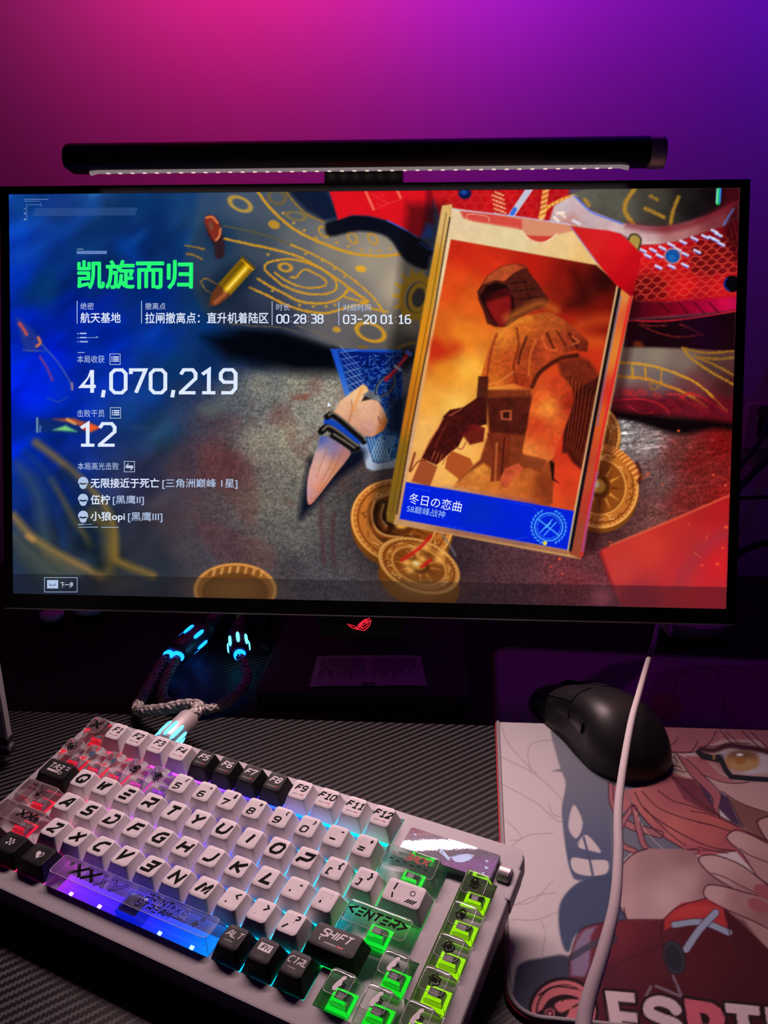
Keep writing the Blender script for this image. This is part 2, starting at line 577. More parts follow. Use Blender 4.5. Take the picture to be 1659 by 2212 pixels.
# ------------------------------------------------------------------ stroke lettering
SG = {
 'A': [[(0, 0), (.5, 1), (.8, 1), (1, 0)], [(.25, .36), (.95, .36)]], 'B': [[(.1, 1), (1, 1), (.88, .52), (.1, .52)], [(.88, .52), (.92, 0), (0, 0)]],
 'C': [[(1, 1), (.3, 1), (0, .7), (0, .2), (.2, 0), (.9, 0)]], 'D': [[(.1, 1), (.75, 1), (1, .7), (.95, .25), (.65, 0), (0, 0), (.05, .62)]],
 'E': [[(.05, 1), (1, 1)], [(.03, .5), (.92, .5)], [(0, 0), (.95, 0)]], 'F': [[(0, 0), (.1, 1), (1, 1)], [(.05, .52), (.85, .52)]],
 'G': [[(1, 1), (.3, 1), (0, .7), (0, .2), (.2, 0), (.9, 0), (.95, .48), (.5, .48)]], 'H': [[(0, 0), (.03, 1)], [(1, 1), (.97, 0)], [(0, .5), (1, .5)]],
 'I': [[(.5, 0), (.5, 1)]], 'J': [[(.8, 1), (.8, .3), (.6, 0), (0, 0)]], 'K': [[(0, 0), (0, 1)], [(1, 1), (.18, .5), (1, 0)]],
 'L': [[(.1, 1), (0, 0), (.9, 0)]], 'M': [[(0, 0), (.1, 1), (.5, .3), (.9, 1), (1, 0)]], 'N': [[(0, 0), (.05, 1), (.95, 0), (1, 1)]],
 'O': [[(.25, 0), (.75, 0), (1, .25), (1, .75), (.75, 1), (.25, 1), (0, .75), (0, .25), (.25, 0)]],
 'P': [[(0, 0), (.04, .4), (.8, .4), (1, .6), (1, 1), (.05, 1)]],
 'Q': [[(.25, 0), (.75, 0), (1, .25), (1, .75), (.75, 1), (.25, 1), (0, .75), (0, .25), (.25, 0)], [(.5, .42), (.72, .0)]],
 'R': [[(0, 0), (.04, .4), (.8, .4), (1, .6), (1, 1), (.05, 1)], [(.45, .4), (.95, 0)]],
 'S': [[(1, 1), (.2, 1), (.05, .78), (.15, .55), (.85, .48), (1, .25), (.85, 0), (0, 0)]], 'T': [[(0, 1), (1, 1)], [(.55, 1), (.45, 0)]],
 'U': [[(0, 1), (0, .25), (.2, 0), (.75, 0), (1, .25), (1, 1)]], 'V': [[(0, 1), (.35, 0), (1, 1)]],
 'W': [[(0, 1), (.2, 0), (.52, .75)], [(.6, 1), (.62, 0), (1, 1)]], 'X': [[(0, 1), (1, 0)], [(0, 0), (1, 1)]],
 'Y': [[(0, 1), (.5, .5), (1, 1)], [(.5, .5), (.4, 0)]], 'Z': [[(0, 1), (1, 1), (0, 0), (1, 0)]],
 '0': [[(.25, 0), (.75, 0), (1, .16), (1, .84), (.75, 1), (.25, 1), (0, .84), (0, .16), (.25, 0)]],
 '1': [[(.1, .8), (.55, 1), (.55, 0)], [(.1, 0), (1, 0)]], '2': [[(0, .8), (.2, 1), (.8, 1), (1, .84), (1, .62), (0, .02), (0, 0), (1, 0)]],
 '3': [[(0, 1), (.8, 1), (1, .85), (1, .65), (.8, .53), (.3, .53)], [(.8, .53), (1, .38), (1, .15), (.8, 0), (0, 0)]],
 '4': [[(.75, 0), (.75, 1), (0, .28), (1, .28)]], '5': [[(1, 1), (.05, 1), (.05, .56), (.8, .56), (1, .42), (1, .15), (.8, 0), (0, 0)]],
 '6': [[(.95, 1), (.25, 1), (0, .8), (0, .16), (.22, 0), (.78, 0), (1, .16), (1, .4), (.78, .54), (0, .54)]],
 '7': [[(0, .82), (0, 1), (1, 1), (.35, 0)]],
 '8': [[(.22, .53), (.03, .7), (.03, .86), (.25, 1), (.75, 1), (.97, .86), (.97, .7), (.78, .53), (.22, .53), (0, .38), (0, .15), (.22, 0), (.78, 0), (1, .15), (1, .38), (.78, .53)]],
 '9': [[(.05, 0), (.75, 0), (1, .2), (1, .84), (.78, 1), (.22, 1), (0, .84), (0, .6), (.22, .46), (1, .46)]],
 ',': [[(.6, .12), (.35, -.2)]], '.': [[(.4, 0), (.6, 0)]], '-': [[(0, .5), (1, .5)]], '=': [[(0, .65), (1, .65)], [(0, .25), (1, .25)]], '+': [[(0, .5), (1, .5)], [(.5, .05), (.5, .95)]],
 ':': [[(.4, .75), (.6, .75)], [(.4, .2), (.6, .2)]], ';': [[(.4, .75), (.6, .75)], [(.5, .2), (.4, -.1)]], "'": [[(.5, 1), (.4, .7)]], '"': [[(.3, 1), (.22, .7)], [(.7, 1), (.62, .7)]],
 '/': [[(0, 0), (1, 1)]], '?': [[(0, 1), (.85, 1), (1, .8), (.9, .5), (.35, .45), (.3, .3)], [(.25, 0), (.4, 0)]], '\\': [[(0, 1), (1, 0)]], '|': [[(.5, 1.1), (.5, -.1)]],
 '[': [[(1, 1), (.2, 1), (.2, 0), (1, 0)]], ']': [[(0, 1), (.8, 1), (.8, 0), (0, 0)]], '{': [[(1, 1), (.5, 1), (.4, .6), (.1, .5), (.4, .4), (.5, 0), (1, 0)]], '}': [[(0, 1), (.5, 1), (.6, .6), (.9, .5), (.6, .4), (.5, 0), (0, 0)]],
 '<': [[(1, 1), (0, .5), (1, 0)]], '>': [[(0, 1), (1, .5), (0, 0)]], '(': [[(.8, 1), (.3, .7), (.3, .3), (.8, 0)]], ')': [[(.2, 1), (.7, .7), (.7, .3), (.2, 0)]],
 '^': [[(.1, .6), (.5, 1), (.9, .6)]], '*': [[(.5, .2), (.5, 1)], [(.1, .4), (.9, .8)], [(.9, .4), (.1, .8)]], '_': [[(0, 0), (1, 0)]],
 '&': [[(1, 0), (.2, .7), (.35, 1), (.65, .9), (.1, .35), (.2, 0), (.6, 0), (.95, .4)]], '%': [[(0, 0), (1, 1)], [(.05, .95), (.2, .95)], [(.8, .05), (.95, .05)]],
}

def ribbon(pts, w):
    """flat ribbon along a 2D polyline with mitred joints -> (verts2d, faces)"""
    P = [np.array(p, float) for p in pts]
    n = len(P)
    closed = n > 2 and np.allclose(P[0], P[-1])
    L, R = [], []
    for i in range(n):
        if closed and i in (0, n - 1):
            d0, d1 = P[-1] - P[-2], P[1] - P[0]
        else:
            d0 = P[i] - P[i - 1] if i > 0 else P[1] - P[0]
            d1 = P[i + 1] - P[i] if i < n - 1 else P[-1] - P[-2]
        d0 = d0 / (np.linalg.norm(d0) + 1e-12); d1 = d1 / (np.linalg.norm(d1) + 1e-12)
        n0, n1 = np.array([-d0[1], d0[0]]), np.array([-d1[1], d1[0]])
        m = n0 + n1
        k = m @ m
        m = m / k * 2 if k > 0.5 else n0
        L.append(P[i] + m * w / 2); R.append(P[i] - m * w / 2)
    V = [p for ab in zip(L, R) for p in ab]
    F = [(2 * i, 2 * i + 1, 2 * i + 3, 2 * i + 2) for i in range(n - 1)]
    return V, F

def stroke_text(txt, h, wd=0.62, thick=0.16, shear=0.0, gap=0.22):
    """2D mesh (verts, faces) of stroke lettering, height h, origin at lower left; returns also the width"""
    V, F = [], []
    x = 0.0
    for ch in txt:
        if ch == ' ':
            x += h * wd * 0.7
            continue
        k = 0.35 if ch in ",.:;'I|" else 1.0
        for st in SG.get(ch, []):
            pts = [(x + (p[0] if k == 1.0 else (p[0] - .5) * 1 / k * .35 + .5) * h * wd * k + shear * p[1] * h, p[1] * h) for p in st]
            v, f = ribbon(pts, thick * h)
            o = len(V)
            V += [tuple(q) for q in v]
            F += [tuple(i + o for i in q) for q in f]
        x += h * wd * k + h * gap
    return V, F, x - h * gap

def font_mesh(txt, size, bold=0.0, shear=0.0):
    """text set in the built-in typeface, as a flat mesh (origin at the left end of the baseline)"""
    cu = bpy.data.curves.new('text', 'FONT')
    cu.body = txt
    cu.size = size
    cu.offset = bold * size
    cu.shear = shear
    cu.resolution_u = 3
    o = bpy.data.objects.new('text', cu)
    COL.objects.link(o)
    dg = bpy.context.evaluated_depsgraph_get()
    me = bpy.data.meshes.new_from_object(o.evaluated_get(dg))
    bpy.data.objects.remove(o)
    bpy.data.curves.remove(cu)
    return me

# ------------------------------------------------------------------ the picture on the monitor
TILT = math.radians(76.039)
MC = np.array([0.0, 0.043428, 0.262265])
RM = np.array([[1, 0, 0], [0, 0.241265, -0.970459], [0, 0.970459, 0.241265]])
SW, SH = 0.2985, 0.168

def panel_xy(px, py, dz=0.0):
    """image pixel coordinates -> position on the monitor panel plane, along the camera ray"""
    r = A @ np.array([(px - W / 2) / FPX, (py - H / 2) / FPX, 1.0])
    n = RM[:, 2]
    t = ((MC + n * dz - CAM) @ n) / (r @ n)
    q = RM.T @ (CAM + t * r - MC)
    return q[0], q[1]

def paint_screen():
    nx, ny = 800, 460
    xs, ys = np.linspace(-SW, SW, nx), np.linspace(-SH, SH, ny)
    G = np.zeros((ny, nx, 3))
    G[..., 0], G[..., 1] = np.meshgrid(xs, ys)
    PX, PY = photo_px(G @ RM.T + MC)
    p = Painter(PX, PY)
    K1, K2, K3 = crop(0, 400, 2.9625), crop(0, 740, 2.9625), crop(400, 400, 3.072)
    K4, K5, K6 = crop(540, 720, 3.6065), crop(820, 420, 2.765), crop(820, 820, 2.765)
    K7, K8 = crop(1180, 400, 3.4635), crop(1180, 860, 3.4635)
    full = (slice(None), slice(None))
    # table top and the blue haze on the left
    S = [(60, 440, (18, 70, 152)), (130, 450, (25, 62, 140)), (210, 440, (30, 72, 132)), (300, 440, (16, 60, 112)), (400, 440, (24, 66, 118)),
         (40, 520, (10, 52, 160)), (120, 540, (10, 45, 122)), (200, 520, (12, 44, 98)), (300, 520, (10, 42, 108)), (380, 520, (14, 52, 106)), (450, 470, (50, 78, 104)),
         (40, 600, (5, 44, 165)), (100, 625, (8, 52, 104)), (150, 660, (4, 36, 158)), (250, 540, (10, 46, 108)), (330, 640, (6, 44, 130)), (450, 640, (14, 48, 90)),
         (60, 700, (4, 34, 168)), (110, 760, (0, 32, 205)), (240, 730, (0, 38, 165)), (350, 745, (5, 44, 135)), (450, 720, (8, 50, 112)), (520, 740, (8, 36, 84)),
         (45, 850, (0, 36, 220)), (100, 830, (0, 36, 212)), (140, 890, (4, 40, 170)), (250, 800, (8, 46, 165)), (380, 790, (10, 56, 108)), (450, 780, (8, 36, 84)), (560, 770, (6, 20, 48)),
         (40, 980, (0, 34, 170)), (80, 960, (4, 36, 130)), (290, 900, (18, 56, 118)), (350, 930, (34, 66, 96)), (330, 860, (16, 52, 120)),
         (400, 850, (42, 54, 84)), (450, 900, (62, 58, 70)), (500, 860, (84, 88, 92)), (560, 830, (124, 122, 112)), (640, 830, (138, 136, 122)), (700, 860, (150, 144, 130)),
         (400, 1000, (68, 56, 68)), (450, 985, (92, 60, 62)), (500, 1010, (84, 56, 58)), (560, 960, (134, 126, 112)), (620, 940, (150, 144, 126)), (660, 1000, (132, 126, 112)),
         (300, 1040, (40, 42, 72)), (350, 1100, (66, 58, 68)), (450, 1100, (78, 64, 68)), (550, 1080, (112, 106, 96)), (620, 1080, (104, 100, 92)), (560, 1180, (92, 86, 82)), (650, 1160, (96, 92, 88)),
         (300, 1180, (48, 50, 64)), (400, 1180, (72, 64, 72)), (500, 1190, (66, 62, 72)), (700, 1200, (74, 70, 74)), (620, 1230, (64, 60, 66)), (760, 1040, (70, 64, 66)),
         (60, 1060, (14, 44, 120)), (150, 1040, (10, 36, 110)), (200, 1130, (22, 40, 60)), (100, 1200, (40, 52, 60)), (260, 1220, (40, 46, 50)), (350, 1230, (38, 44, 56)),
         (1000, 1210, (60, 42, 50)), (1100, 1230, (78, 48, 54)), (1250, 1250, (112, 48, 54)), (1000, 1270, (66, 44, 52)), (1300, 960, (150, 142, 140)),
         (1340, 930, (172, 166, 166)), (1400, 960, (140, 126, 124)), (1420, 1040, (104, 74, 72)), (1460, 980, (98, 46, 44)), (1400, 1120, (112, 66, 62)), (1500, 1000, (110, 26, 24)),
         (1560, 960, (116, 18, 18)), (1560, 1080, (136, 26, 26)), (1480, 1080, (116, 36, 34)), (1300, 1160, (92, 50, 52)), (1270, 1220, (100, 52, 58)), (1560, 900, (90, 14, 16))]
    p.c[:] = p.wash(S)
    # worn leather grain
    n1 = p.noise(full, 3.2, 4, 2); n2 = p.noise(full, 46, 7, 3); n3 = p.noise(full, 8, 12, 2, (2.2, .7))
    tab = np.clip((p.X - 330) / 160, 0, 1) * np.clip((p.Y - 760) / 60, 0, 1)
    fold = p.noise(full, 46, 41, 2, (2.0, .9), -38)
    left = np.clip((500 - p.X) / 160, 0, 1)
    p.c *= (1 + (0.34 * n1 + 0.10 * n3) * tab + 0.10 * n2 * (1 - tab) + 0.30 * fold * left * (1 - tab))[..., None]
    p.c += ((np.clip(fold, 0, 1) * left * (1 - tab) * np.clip((700 - p.Y) / 200, 0, 1)))[..., None] * np.array([6., 30, 20])
    # reddish scuffs on the table
    red = np.clip(p.noise(full, 60, 21, 4) * 1.6 - 0.1, 0, 1) * tab * np.clip((1100 - p.X) / 300, 0, 1)
    p.c += (red * 0.5)[..., None] * (np.array([104, 56, 54]) - p.c)
    for q in ([(470, 970), (520, 985), (545, 1020), (560, 1100), (520, 1120), (480, 1060), (420, 1030)], [(430, 1130), (520, 1150), (600, 1200), (560, 1235), (470, 1210)]):
        p.poly(q, (92, 52, 54), .45, 12, 4, tex=.4, texscale=9)
    for q in ([(695, 1070), (694, 1140), (700, 1215)], [(722, 1110), (718, 1160), (722, 1220)]):
        p.line(q, 9, (78, 42, 48), .55, 4)
    p.poly(K4([(330, 500), (430, 470), (480, 480), (440, 520), (340, 515)]), (122, 58, 50), .7, 5)
    p.poly(K2([(1290, 400), (1420, 370), (1440, 420), (1360, 480), (1270, 440)]), (98, 112, 110), .5, 10, 4)
    # blue haze streaks, dark blotches
    for q, c, a in (([(60, 640), (140, 560), (260, 470), (330, 440)], (8, 48, 104), .6), ([(40, 560), (130, 500), (200, 450)], (20, 74, 170), .5), ([(200, 640), (300, 560), (360, 450)], (8, 36, 92), .6),
                    ([(270, 530), (290, 560), (300, 590)], (10, 60, 150), .7), ([(80, 700), (160, 690), (240, 640)], (4, 30, 150), .5), ([(330, 470), (350, 520), (385, 540)], (10, 40, 92), .7)):
        p.line(q, 30, c, a, 16)
    p.poly([(300, 770), (420, 760), (520, 790), (450, 840), (360, 860), (280, 830)], (10, 44, 96), .4, 26)
    p.poly([(440, 728), (520, 712), (600, 716), (720, 752), (740, 806), (640, 806), (560, 786), (490, 776)], (3, 6, 14), 1, 17)
    # coloured cloth with gold embroidery
    cloth = [(445, 408), (620, 404), (700, 470), (780, 490), (870, 505), (925, 560), (912, 700), (893, 752), (820, 772), (740, 752), (640, 722), (560, 712), (470, 700), (425, 640), (400, 560), (430, 480)]
    p.wpoly(cloth, [(450, 430, (48, 72, 104)), (520, 430, (70, 84, 104)), (600, 450, (74, 84, 98)), (470, 520, (22, 48, 78)), (560, 520, (60, 72, 84)), (640, 520, (98, 100, 104)),
                    (720, 530, (132, 124, 114)), (800, 560, (156, 144, 128)), (860, 620, (176, 160, 138)), (890, 700, (148, 136, 120)), (760, 640, (120, 116, 116)), (660, 620, (96, 98, 106)),
                    (560, 620, (48, 58, 78)), (480, 620, (34, 48, 66)), (600, 690, (40, 46, 66)), (720, 700, (96, 92, 96)), (800, 730, (88, 84, 84)), (880, 745, (66, 60, 54)), (440, 560, (40, 62, 90)), (520, 670, (30, 40, 62))], 1, 9, 5)
    sl = p.box(540, 470, 930, 770)
    m = np.clip((p.X[sl] - 560) / 200, 0, 1) * np.clip((p.Y[sl] - 470) / 60, 0, 1)
    wv = np.sin((p.X[sl] * 0.82 - p.Y[sl] * 0.57) * 2 * math.pi / 5.6)
    p.c[sl] *= (1 + 0.10 * wv * m)[..., None]
    p.poly([(612, 404), (640, 404), (705, 404), (735, 470), (700, 478), (660, 455)], (14, 24, 46), .95, 7)
    G1, G2 = (206, 150, 40), (150, 112, 44)
    for q, w_, c in (([(480, 40), (530, 110), (600, 190), (680, 260), (760, 315), (850, 360), (950, 400), (1060, 440), (1170, 462), (1300, 470), (1460, 455)], 6, G1),
                     ([(670, 40), (720, 110), (790, 180), (850, 215), (920, 245)], 4, G2), ([(250, 270), (400, 300), (560, 340), (700, 395)], 3, (96, 84, 50)),
                     ([(700, 395), (830, 450), (960, 520), (1080, 600), (1180, 680), (1260, 760), (1320, 850)], 4, G1), ([(260, 355), (420, 390), (600, 430), (740, 470), (860, 530), (990, 610), (1100, 690), (1215, 775)], 5, G1),
                     ([(640, 660), (760, 710), (900, 725), (990, 700), (1000, 640), (930, 570), (820, 520), (700, 492), (600, 500), (540, 520), (530, 560), (580, 610), (640, 660)], 4.5, G1),
                     ([(595, 580), (680, 640), (800, 680), (920, 670), (930, 630), (850, 580), (800, 560), (760, 580), (740, 610), (700, 610)], 4, G1),
                     ([(480, 620), (560, 670), (660, 720), (760, 770), (900, 785), (1010, 760), (1080, 700)], 5, G1), ([(430, 680), (540, 730), (660, 790), (780, 830), (920, 850), (1030, 825), (1210, 775)], 5, G1),
                     ([(1080, 690), (1060, 740), (1215, 775), (1090, 690)], 4, G1), ([(100, 640), (140, 620), (210, 660)], 3, G2), ([(110, 650), (130, 690), (170, 715)], 3, G2), ([(0, 400), (60, 410), (125, 425)], 4, G2), ([(10, 455), (60, 465), (110, 490)], 4, G2),
                     ([(1340, 840), (1240, 820), (1200, 790)], 4, G1), ([(300, 920), (470, 935), (640, 945), (760, 980)], 2.5, (92, 84, 66)), ([(740, 930), (850, 970), (960, 1020), (1060, 1070)], 2.5, (110, 100, 84)),
                     ([(1355, 1140), (1400, 1090), (1460, 1060), (1520, 1045)], 6, (128, 96, 40))):
        p.line(K3(q), w_, c, .92, 1.3, 6, rough=.9)
    for (x, y), rx, ry, rot, c, ring in (((365, 125), 24, 13, 25, (186, 148, 66), 6), ((590, 262), 13, 9, 20, (190, 140, 44), 0), ((1165, 555), 12, 7, 10, (226, 170, 40), 0), ((665, 545), 13, 8, 10, G1, 5),
                                         ((1230, 975), 31, 18, 20, G1, 6), ((1005, 958), 9, 6, 10, (196, 150, 50), 0), ((1180, 1085), 12, 7, 10, (120, 92, 44), 0), ((735, 205), 20, 8, 10, (130, 112, 62), 4), ((610, 80), 18, 14, 20, (104, 92, 62), 7)):
        x, y = K3(x, y)
        p.ell(x, y, rx, ry, rot, c, .9, 1.6, ring)
    for x, y in ((790, 300), (870, 350), (1005, 380), (1085, 405), (1170, 430), (1230, 435), (1290, 435), (1360, 420), (800, 455), (910, 500), (990, 555), (1060, 605), (1130, 640), (550, 460), (650, 185), (720, 250), (760, 795), (850, 805), (935, 805), (995, 795), (580, 700)):
        x, y = K3(x, y); p.ell(x, y, 3.6, 3, 0, (190, 146, 60), .85, 1.2)
    for x, y in ((920, 310), (1110, 350), (1245, 355)):
        x, y = K3(x, y); p.ell(x, y, 13, 8, 50, (190, 142, 50), .9, 1.3, 3.5)
    fx, fy = K3(1530, 740)
    for a in range(0, 360, 26):
        t = math.radians(a); p.ell(fx + 38 * math.cos(t), fy + 48 * math.sin(t), 13, 4, a, (216, 160, 40), .9 if math.cos(t) < .75 else 0, 1.5)
    p.ell(fx, fy, 30, 42, 12, (212, 156, 38), .95, 2, 12); p.ell(fx + 4, fy + 2, 24, 34, 12, (70, 62, 52), .9, 2); p.ell(fx + 6, fy + 2, 18, 27, 12, (214, 160, 44), .95, 2, 8); p.ell(fx + 6, fy + 3, 10, 18, 10, (66, 66, 60), 1, 2)
    p.poly([(720, 752), (800, 772), (890, 750), (905, 770), (880, 800), (720, 790)], (8, 9, 16), .85, 8)
    p.poly([(520, 716), (600, 718), (660, 734), (735, 758), (735, 782), (640, 776), (560, 752)], (3, 5, 11), .95, 9)
    # red flap, its black shadow and blue rim
    p.poly(K3([(1000, 230), (1100, 200), (1220, 205), (1340, 235), (1440, 285), (1550, 350), (1640, 440), (1620, 480), (1600, 560), (1460, 500), (1340, 345), (1150, 305), (960, 340), (930, 260)]), (10, 11, 24), .97, 4, 4)
    p.poly(K3([(955, 35), (1659, 30), (1640, 110), (1610, 200), (1600, 330), (1540, 345), (1440, 280), (1340, 232), (1220, 202), (1110, 198), (1015, 232), (985, 130)]), (212, 22, 34), 1, 2.2, tex=.05)
    p.poly(K3([(1600, 30), (1659, 28), (1650, 260), (1560, 350), (1590, 180)]), (110, 12, 26), .8, 5)
    p.line(K3([(1340, 235), (1440, 285), (1545, 348)]), 2, (70, 110, 230), .9, 1)
    p.line(K3([(1560, 380), (1600, 415), (1650, 430)]), 3, (40, 80, 190), .8, 1.5)
    p.poly(K3([(1600, 250), (1640, 270), (1640, 350), (1565, 345)]), (40, 90, 200), .8, 6)
    for q in ([(1195, 35), (1250, 160)], [(1405, 30), (1430, 85)]):
        p.line(K3(q), 5, (236, 120, 92), .9, 1.4)
    p.line(K3([(1250, 165), (1330, 130), (1425, 95)]), 1.6, (240, 90, 80), .6, 1)
    for x, y in ((1240, 60), (1270, 75), (1300, 95), (1270, 120), (1300, 60), (1325, 105)):
        p.line(K3([(x, y), (x + 22, y + 14)]), 1.8, (236, 84, 78), .6, 1)
    # red scale strap at the upper right and what lies behind it
    p.poly([(930, 408), (1230, 405), (1225, 470), (1180, 480), (950, 470)], (184, 20, 28), 1, 4, tex=.14, texscale=22)
    for i in range(13):
        for j in range(4):
            cx, cy = 950 + i * 22 + (j % 2) * 11, 414 + j * 16
            p.ell(cx, cy, 11, 8, 20, (214, 70, 54), .35, 1, 1.6)
    p.ell(1004, 418, 14, 12, 0, (10, 24, 70), 1, 2); p.ell(1002, 415, 7, 5, 0, (40, 90, 190), .8, 3)
    for q in ([(1148, 408), (1105, 470)], [(1140, 408), (1100, 468)]):
        p.line(q, 8, (196, 206, 226), .9, 1.4)
    p.line([(1112, 452), (1102, 470)], 9, (30, 90, 210), .85, 1.6)
    for i in range(16):
        x = 1070 + 9 * math.sin(i * 2.1) + i * .5; p.line([(x, 415 + i * 3.2), (x + 9, 419 + i * 3.2)], 3.4, (242, 190, 132), .8, 1.4)
    for i in range(26):
        t = i / 25
        x, y = 1168 + 70 * t ** 1.2 + 50 * t * t, 472 - 62 * t ** .6
        p.line([(x - 5, y + 5), (x + 6, y - 2)], 5.5, (206, 122, 36) if i % 2 else (244, 188, 96), .95, 1.3)
    for i in range(12):
        t = i / 11
        p.line([(1166 + 8 * t, 470 - 60 * t), (1177 + 8 * t, 465 - 60 * t)], 4.5, (204, 128, 44) if i % 2 else (250, 200, 120), .9, 1.3)
    p.wpoly(K7([(200, 60), (330, 20), (1450, 15), (1450, 140), (1200, 230), (900, 310), (600, 295), (400, 220)]),
            [(1260, 430, (96, 94, 84)), (1340, 450, (88, 86, 76)), (1300, 480, (76, 72, 64)), (1420, 430, (66, 62, 54)), (1480, 430, (30, 27, 26)), (1540, 420, (12, 8, 10)), (1580, 420, (64, 10, 18)), (1440, 470, (52, 46, 40)), (1500, 450, (18, 14, 16))], 1, 3, tex=.08, texscale=5)
    for q, w_ in (([(660, 30), (600, 120), (590, 200), (650, 290)], 9), ([(740, 175), (800, 200), (880, 240)], 7), ([(990, 90), (950, 190), (930, 290)], 7), ([(780, 80), (830, 110)], 5), ([(290, 110), (320, 150)], 8)):
        p.line(K7(q), w_, (190, 136, 44), .85, 3, rough=1)
    p.line(K7([(1292, 30), (1285, 135)]), 8, (30, 190, 90), 1, 2); p.line(K7([(1304, 30), (1298, 125)]), 3, (60, 120, 255), 1, 1.4); p.line(K7([(1280, 30), (1274, 130)]), 3, (150, 240, 220), .9, 1.2)
    p.wpoly(K7([(60, 150), (205, 75), (330, 190), (560, 282), (800, 315), (1000, 300), (1200, 232), (1440, 110), (1440, 220), (1330, 300), (1000, 415), (850, 445), (700, 445), (560, 365), (150, 300), (20, 275)]),
            [(1220, 450, (206, 190, 196)), (1270, 470, (196, 172, 176)), (1340, 490, (206, 176, 176)), (1400, 510, (196, 160, 160)), (1460, 500, (176, 120, 120)), (1540, 465, (120, 50, 56)), (1590, 440, (96, 26, 34)), (1440, 485, (130, 46, 52)), (1400, 530, (216, 190, 190)), (1230, 480, (190, 130, 124))], 1, 2.4, tex=.06)
    p.line(K7([(210, 80), (330, 195), (460, 250), (570, 290)]), 3, (70, 110, 230), .9, 1.4)
    p.line(K7([(610, 300), (800, 330), (1000, 315), (1180, 250), (1380, 150)]), 12, (110, 24, 34), .7, 7)
    p.line(K7([(1400, 180), (1350, 260), (1330, 300)]), 5, (110, 150, 240), .85, 2)
    for q, c in (([(60, 240), (90, 270)], (255, 246, 230)), ([(110, 210), (140, 240)], (250, 220, 200)), ([(80, 210), (130, 205)], (255, 236, 214)), ([(200, 265), (250, 290)], (230, 236, 255))):
        p.line(K7(q), 6, c, .8, 2)
    scal = K7([(700, 450), (850, 442), (1000, 418), (1330, 305), (1440, 250), (1425, 860), (900, 875), (640, 880), (640, 800), (700, 540)])
    p.wpoly(scal, [(1390, 560, (214, 24, 30)), (1440, 560, (200, 22, 28)), (1480, 620, (216, 24, 30)), (1540, 540, (150, 18, 24)), (1580, 520, (92, 10, 18)), (1520, 570, (128, 18, 24)), (1400, 610, (120, 16, 20)), (1440, 600, (176, 22, 26)), (1560, 620, (196, 22, 32)), (1380, 640, (110, 12, 18)), (1500, 650, (150, 14, 30)), (1585, 600, (170, 20, 30))], 1, 2.5)
    slm, mm = p.poly_mask(scal, 2)
    for j in range(11):
        for i in range(12):
            cx = 1372 + i * 23.5 + (j % 2) * 11.7; cy = 531 + j * 11.2 - (i - 4) * 3.1
            if cx > 1594 or cy < 500 + max(0, 1530 - cx) * .12 or cy > 645:
                continue
            hx = [(cx - 11, cy), (cx - 4, cy - 7), (cx + 7, cy - 8), (cx + 12, cy - 1), (cx + 5, cy + 6), (cx - 6, cy + 7)]
            lo = (cx > 1500 and cy < 590) or (cx < 1440 and cy > 600)
            if lo:
                p.poly(hx, (84, 10, 14), .6, 1.5)
            p.line(hx, 1.5, (236, 92, 66), .5 if not lo else .65, .9, 0, True)
    for x, y in ((725, 488), (760, 528), (800, 485), (850, 528), (870, 470), (935, 445), (1025, 425), (1110, 400), (1190, 385), (1260, 345), (1290, 370), (1240, 395), (1310, 440), (985, 480), (1040, 515), (1130, 495), (940, 608), (1040, 598), (840, 612), (1270, 410)):
        p.line(K7([(x - 22, y - 10), (x + 20, y + 10)]), 5, (214, 226, 255), .95, 1.5, 0)
        p.line(K7([(x - 16, y + 4), (x + 18, y + 20)]), 2.2, (60, 110, 255), .7, 1.2, 0)
    x, y = K7(945, 530); p.ell(x, y, 17, 15.5, 0, (196, 150, 150), .9, 1.4, 3); p.ell(x, y, 15.5, 14.5, 0, (22, 78, 150), 1, 1.4); p.glow(x - 2, y + 4, 8, 7, 0, (40, 120, 196), .7)
    x, y = K7(1392, 738); p.ell(x, y, 19, 18, 0, (6, 5, 10), 1, 1.6); p.ell(x, y, 17, 16, 0, (30, 60, 190), .8, 1, 2.5, arc=(110, 230))
    p.poly(K7([(1345, 290), (1440, 150), (1440, 560), (1400, 500), (1360, 420)]), (40, 4, 10), .75, 8, 3)
    for q in ([(1380, 320), (1400, 420), (1430, 500)], [(1400, 260), (1425, 380)]):
        p.line(K7(q), 3, (124, 24, 30), .6, 2)
    p.poly(K7([(630, 870), (900, 875), (1425, 835), (1422, 935), (1000, 975), (610, 1000)]), lambda X, Y: np.stack([70 + 120 * np.clip((X - 1380) / 180, 0, 1), 8 + 8 * np.clip((X - 1480) / 100, 0, 1), 22 + 50 * np.clip((X - 1430) / 150, 0, 1)], -1), 1, 3, tex=.12)
    for x in (850, 990, 1110, 1220):
        p.line(K7([(x, 880), (x + 70, 955)]), 4, (60, 4, 24), .7, 2)
    p.poly(K7([(600, 1005), (1100, 985), (1422, 935), (1415, 1245), (1020, 1225), (580, 1220)]), (22, 4, 12), .98, 4, tex=.3, texscale=30)
    p.line(K7([(610, 1012), (880, 1016), (1150, 985), (1420, 940)]), 3.5, (206, 36, 52), .9, 1.6)
    for q in ([(690, 1040), (850, 1110), (1000, 1135), (1170, 1120)], [(1000, 1040), (1100, 1085), (1170, 1118)], [(690, 1010), (760, 1050), (900, 1050)]):
        p.line(K7(q), 3, (120, 32, 26), .8, 1.6, rough=1)
    x, y = K7(690, 1195); p.ell(x, y, 12, 8, 20, (110, 42, 20), .8, 3)
    p.poly(K7([(1030, 1000), (1280, 1000), (1280, 1230), (1100, 1200)]), (30, 4, 40), .5, 20)
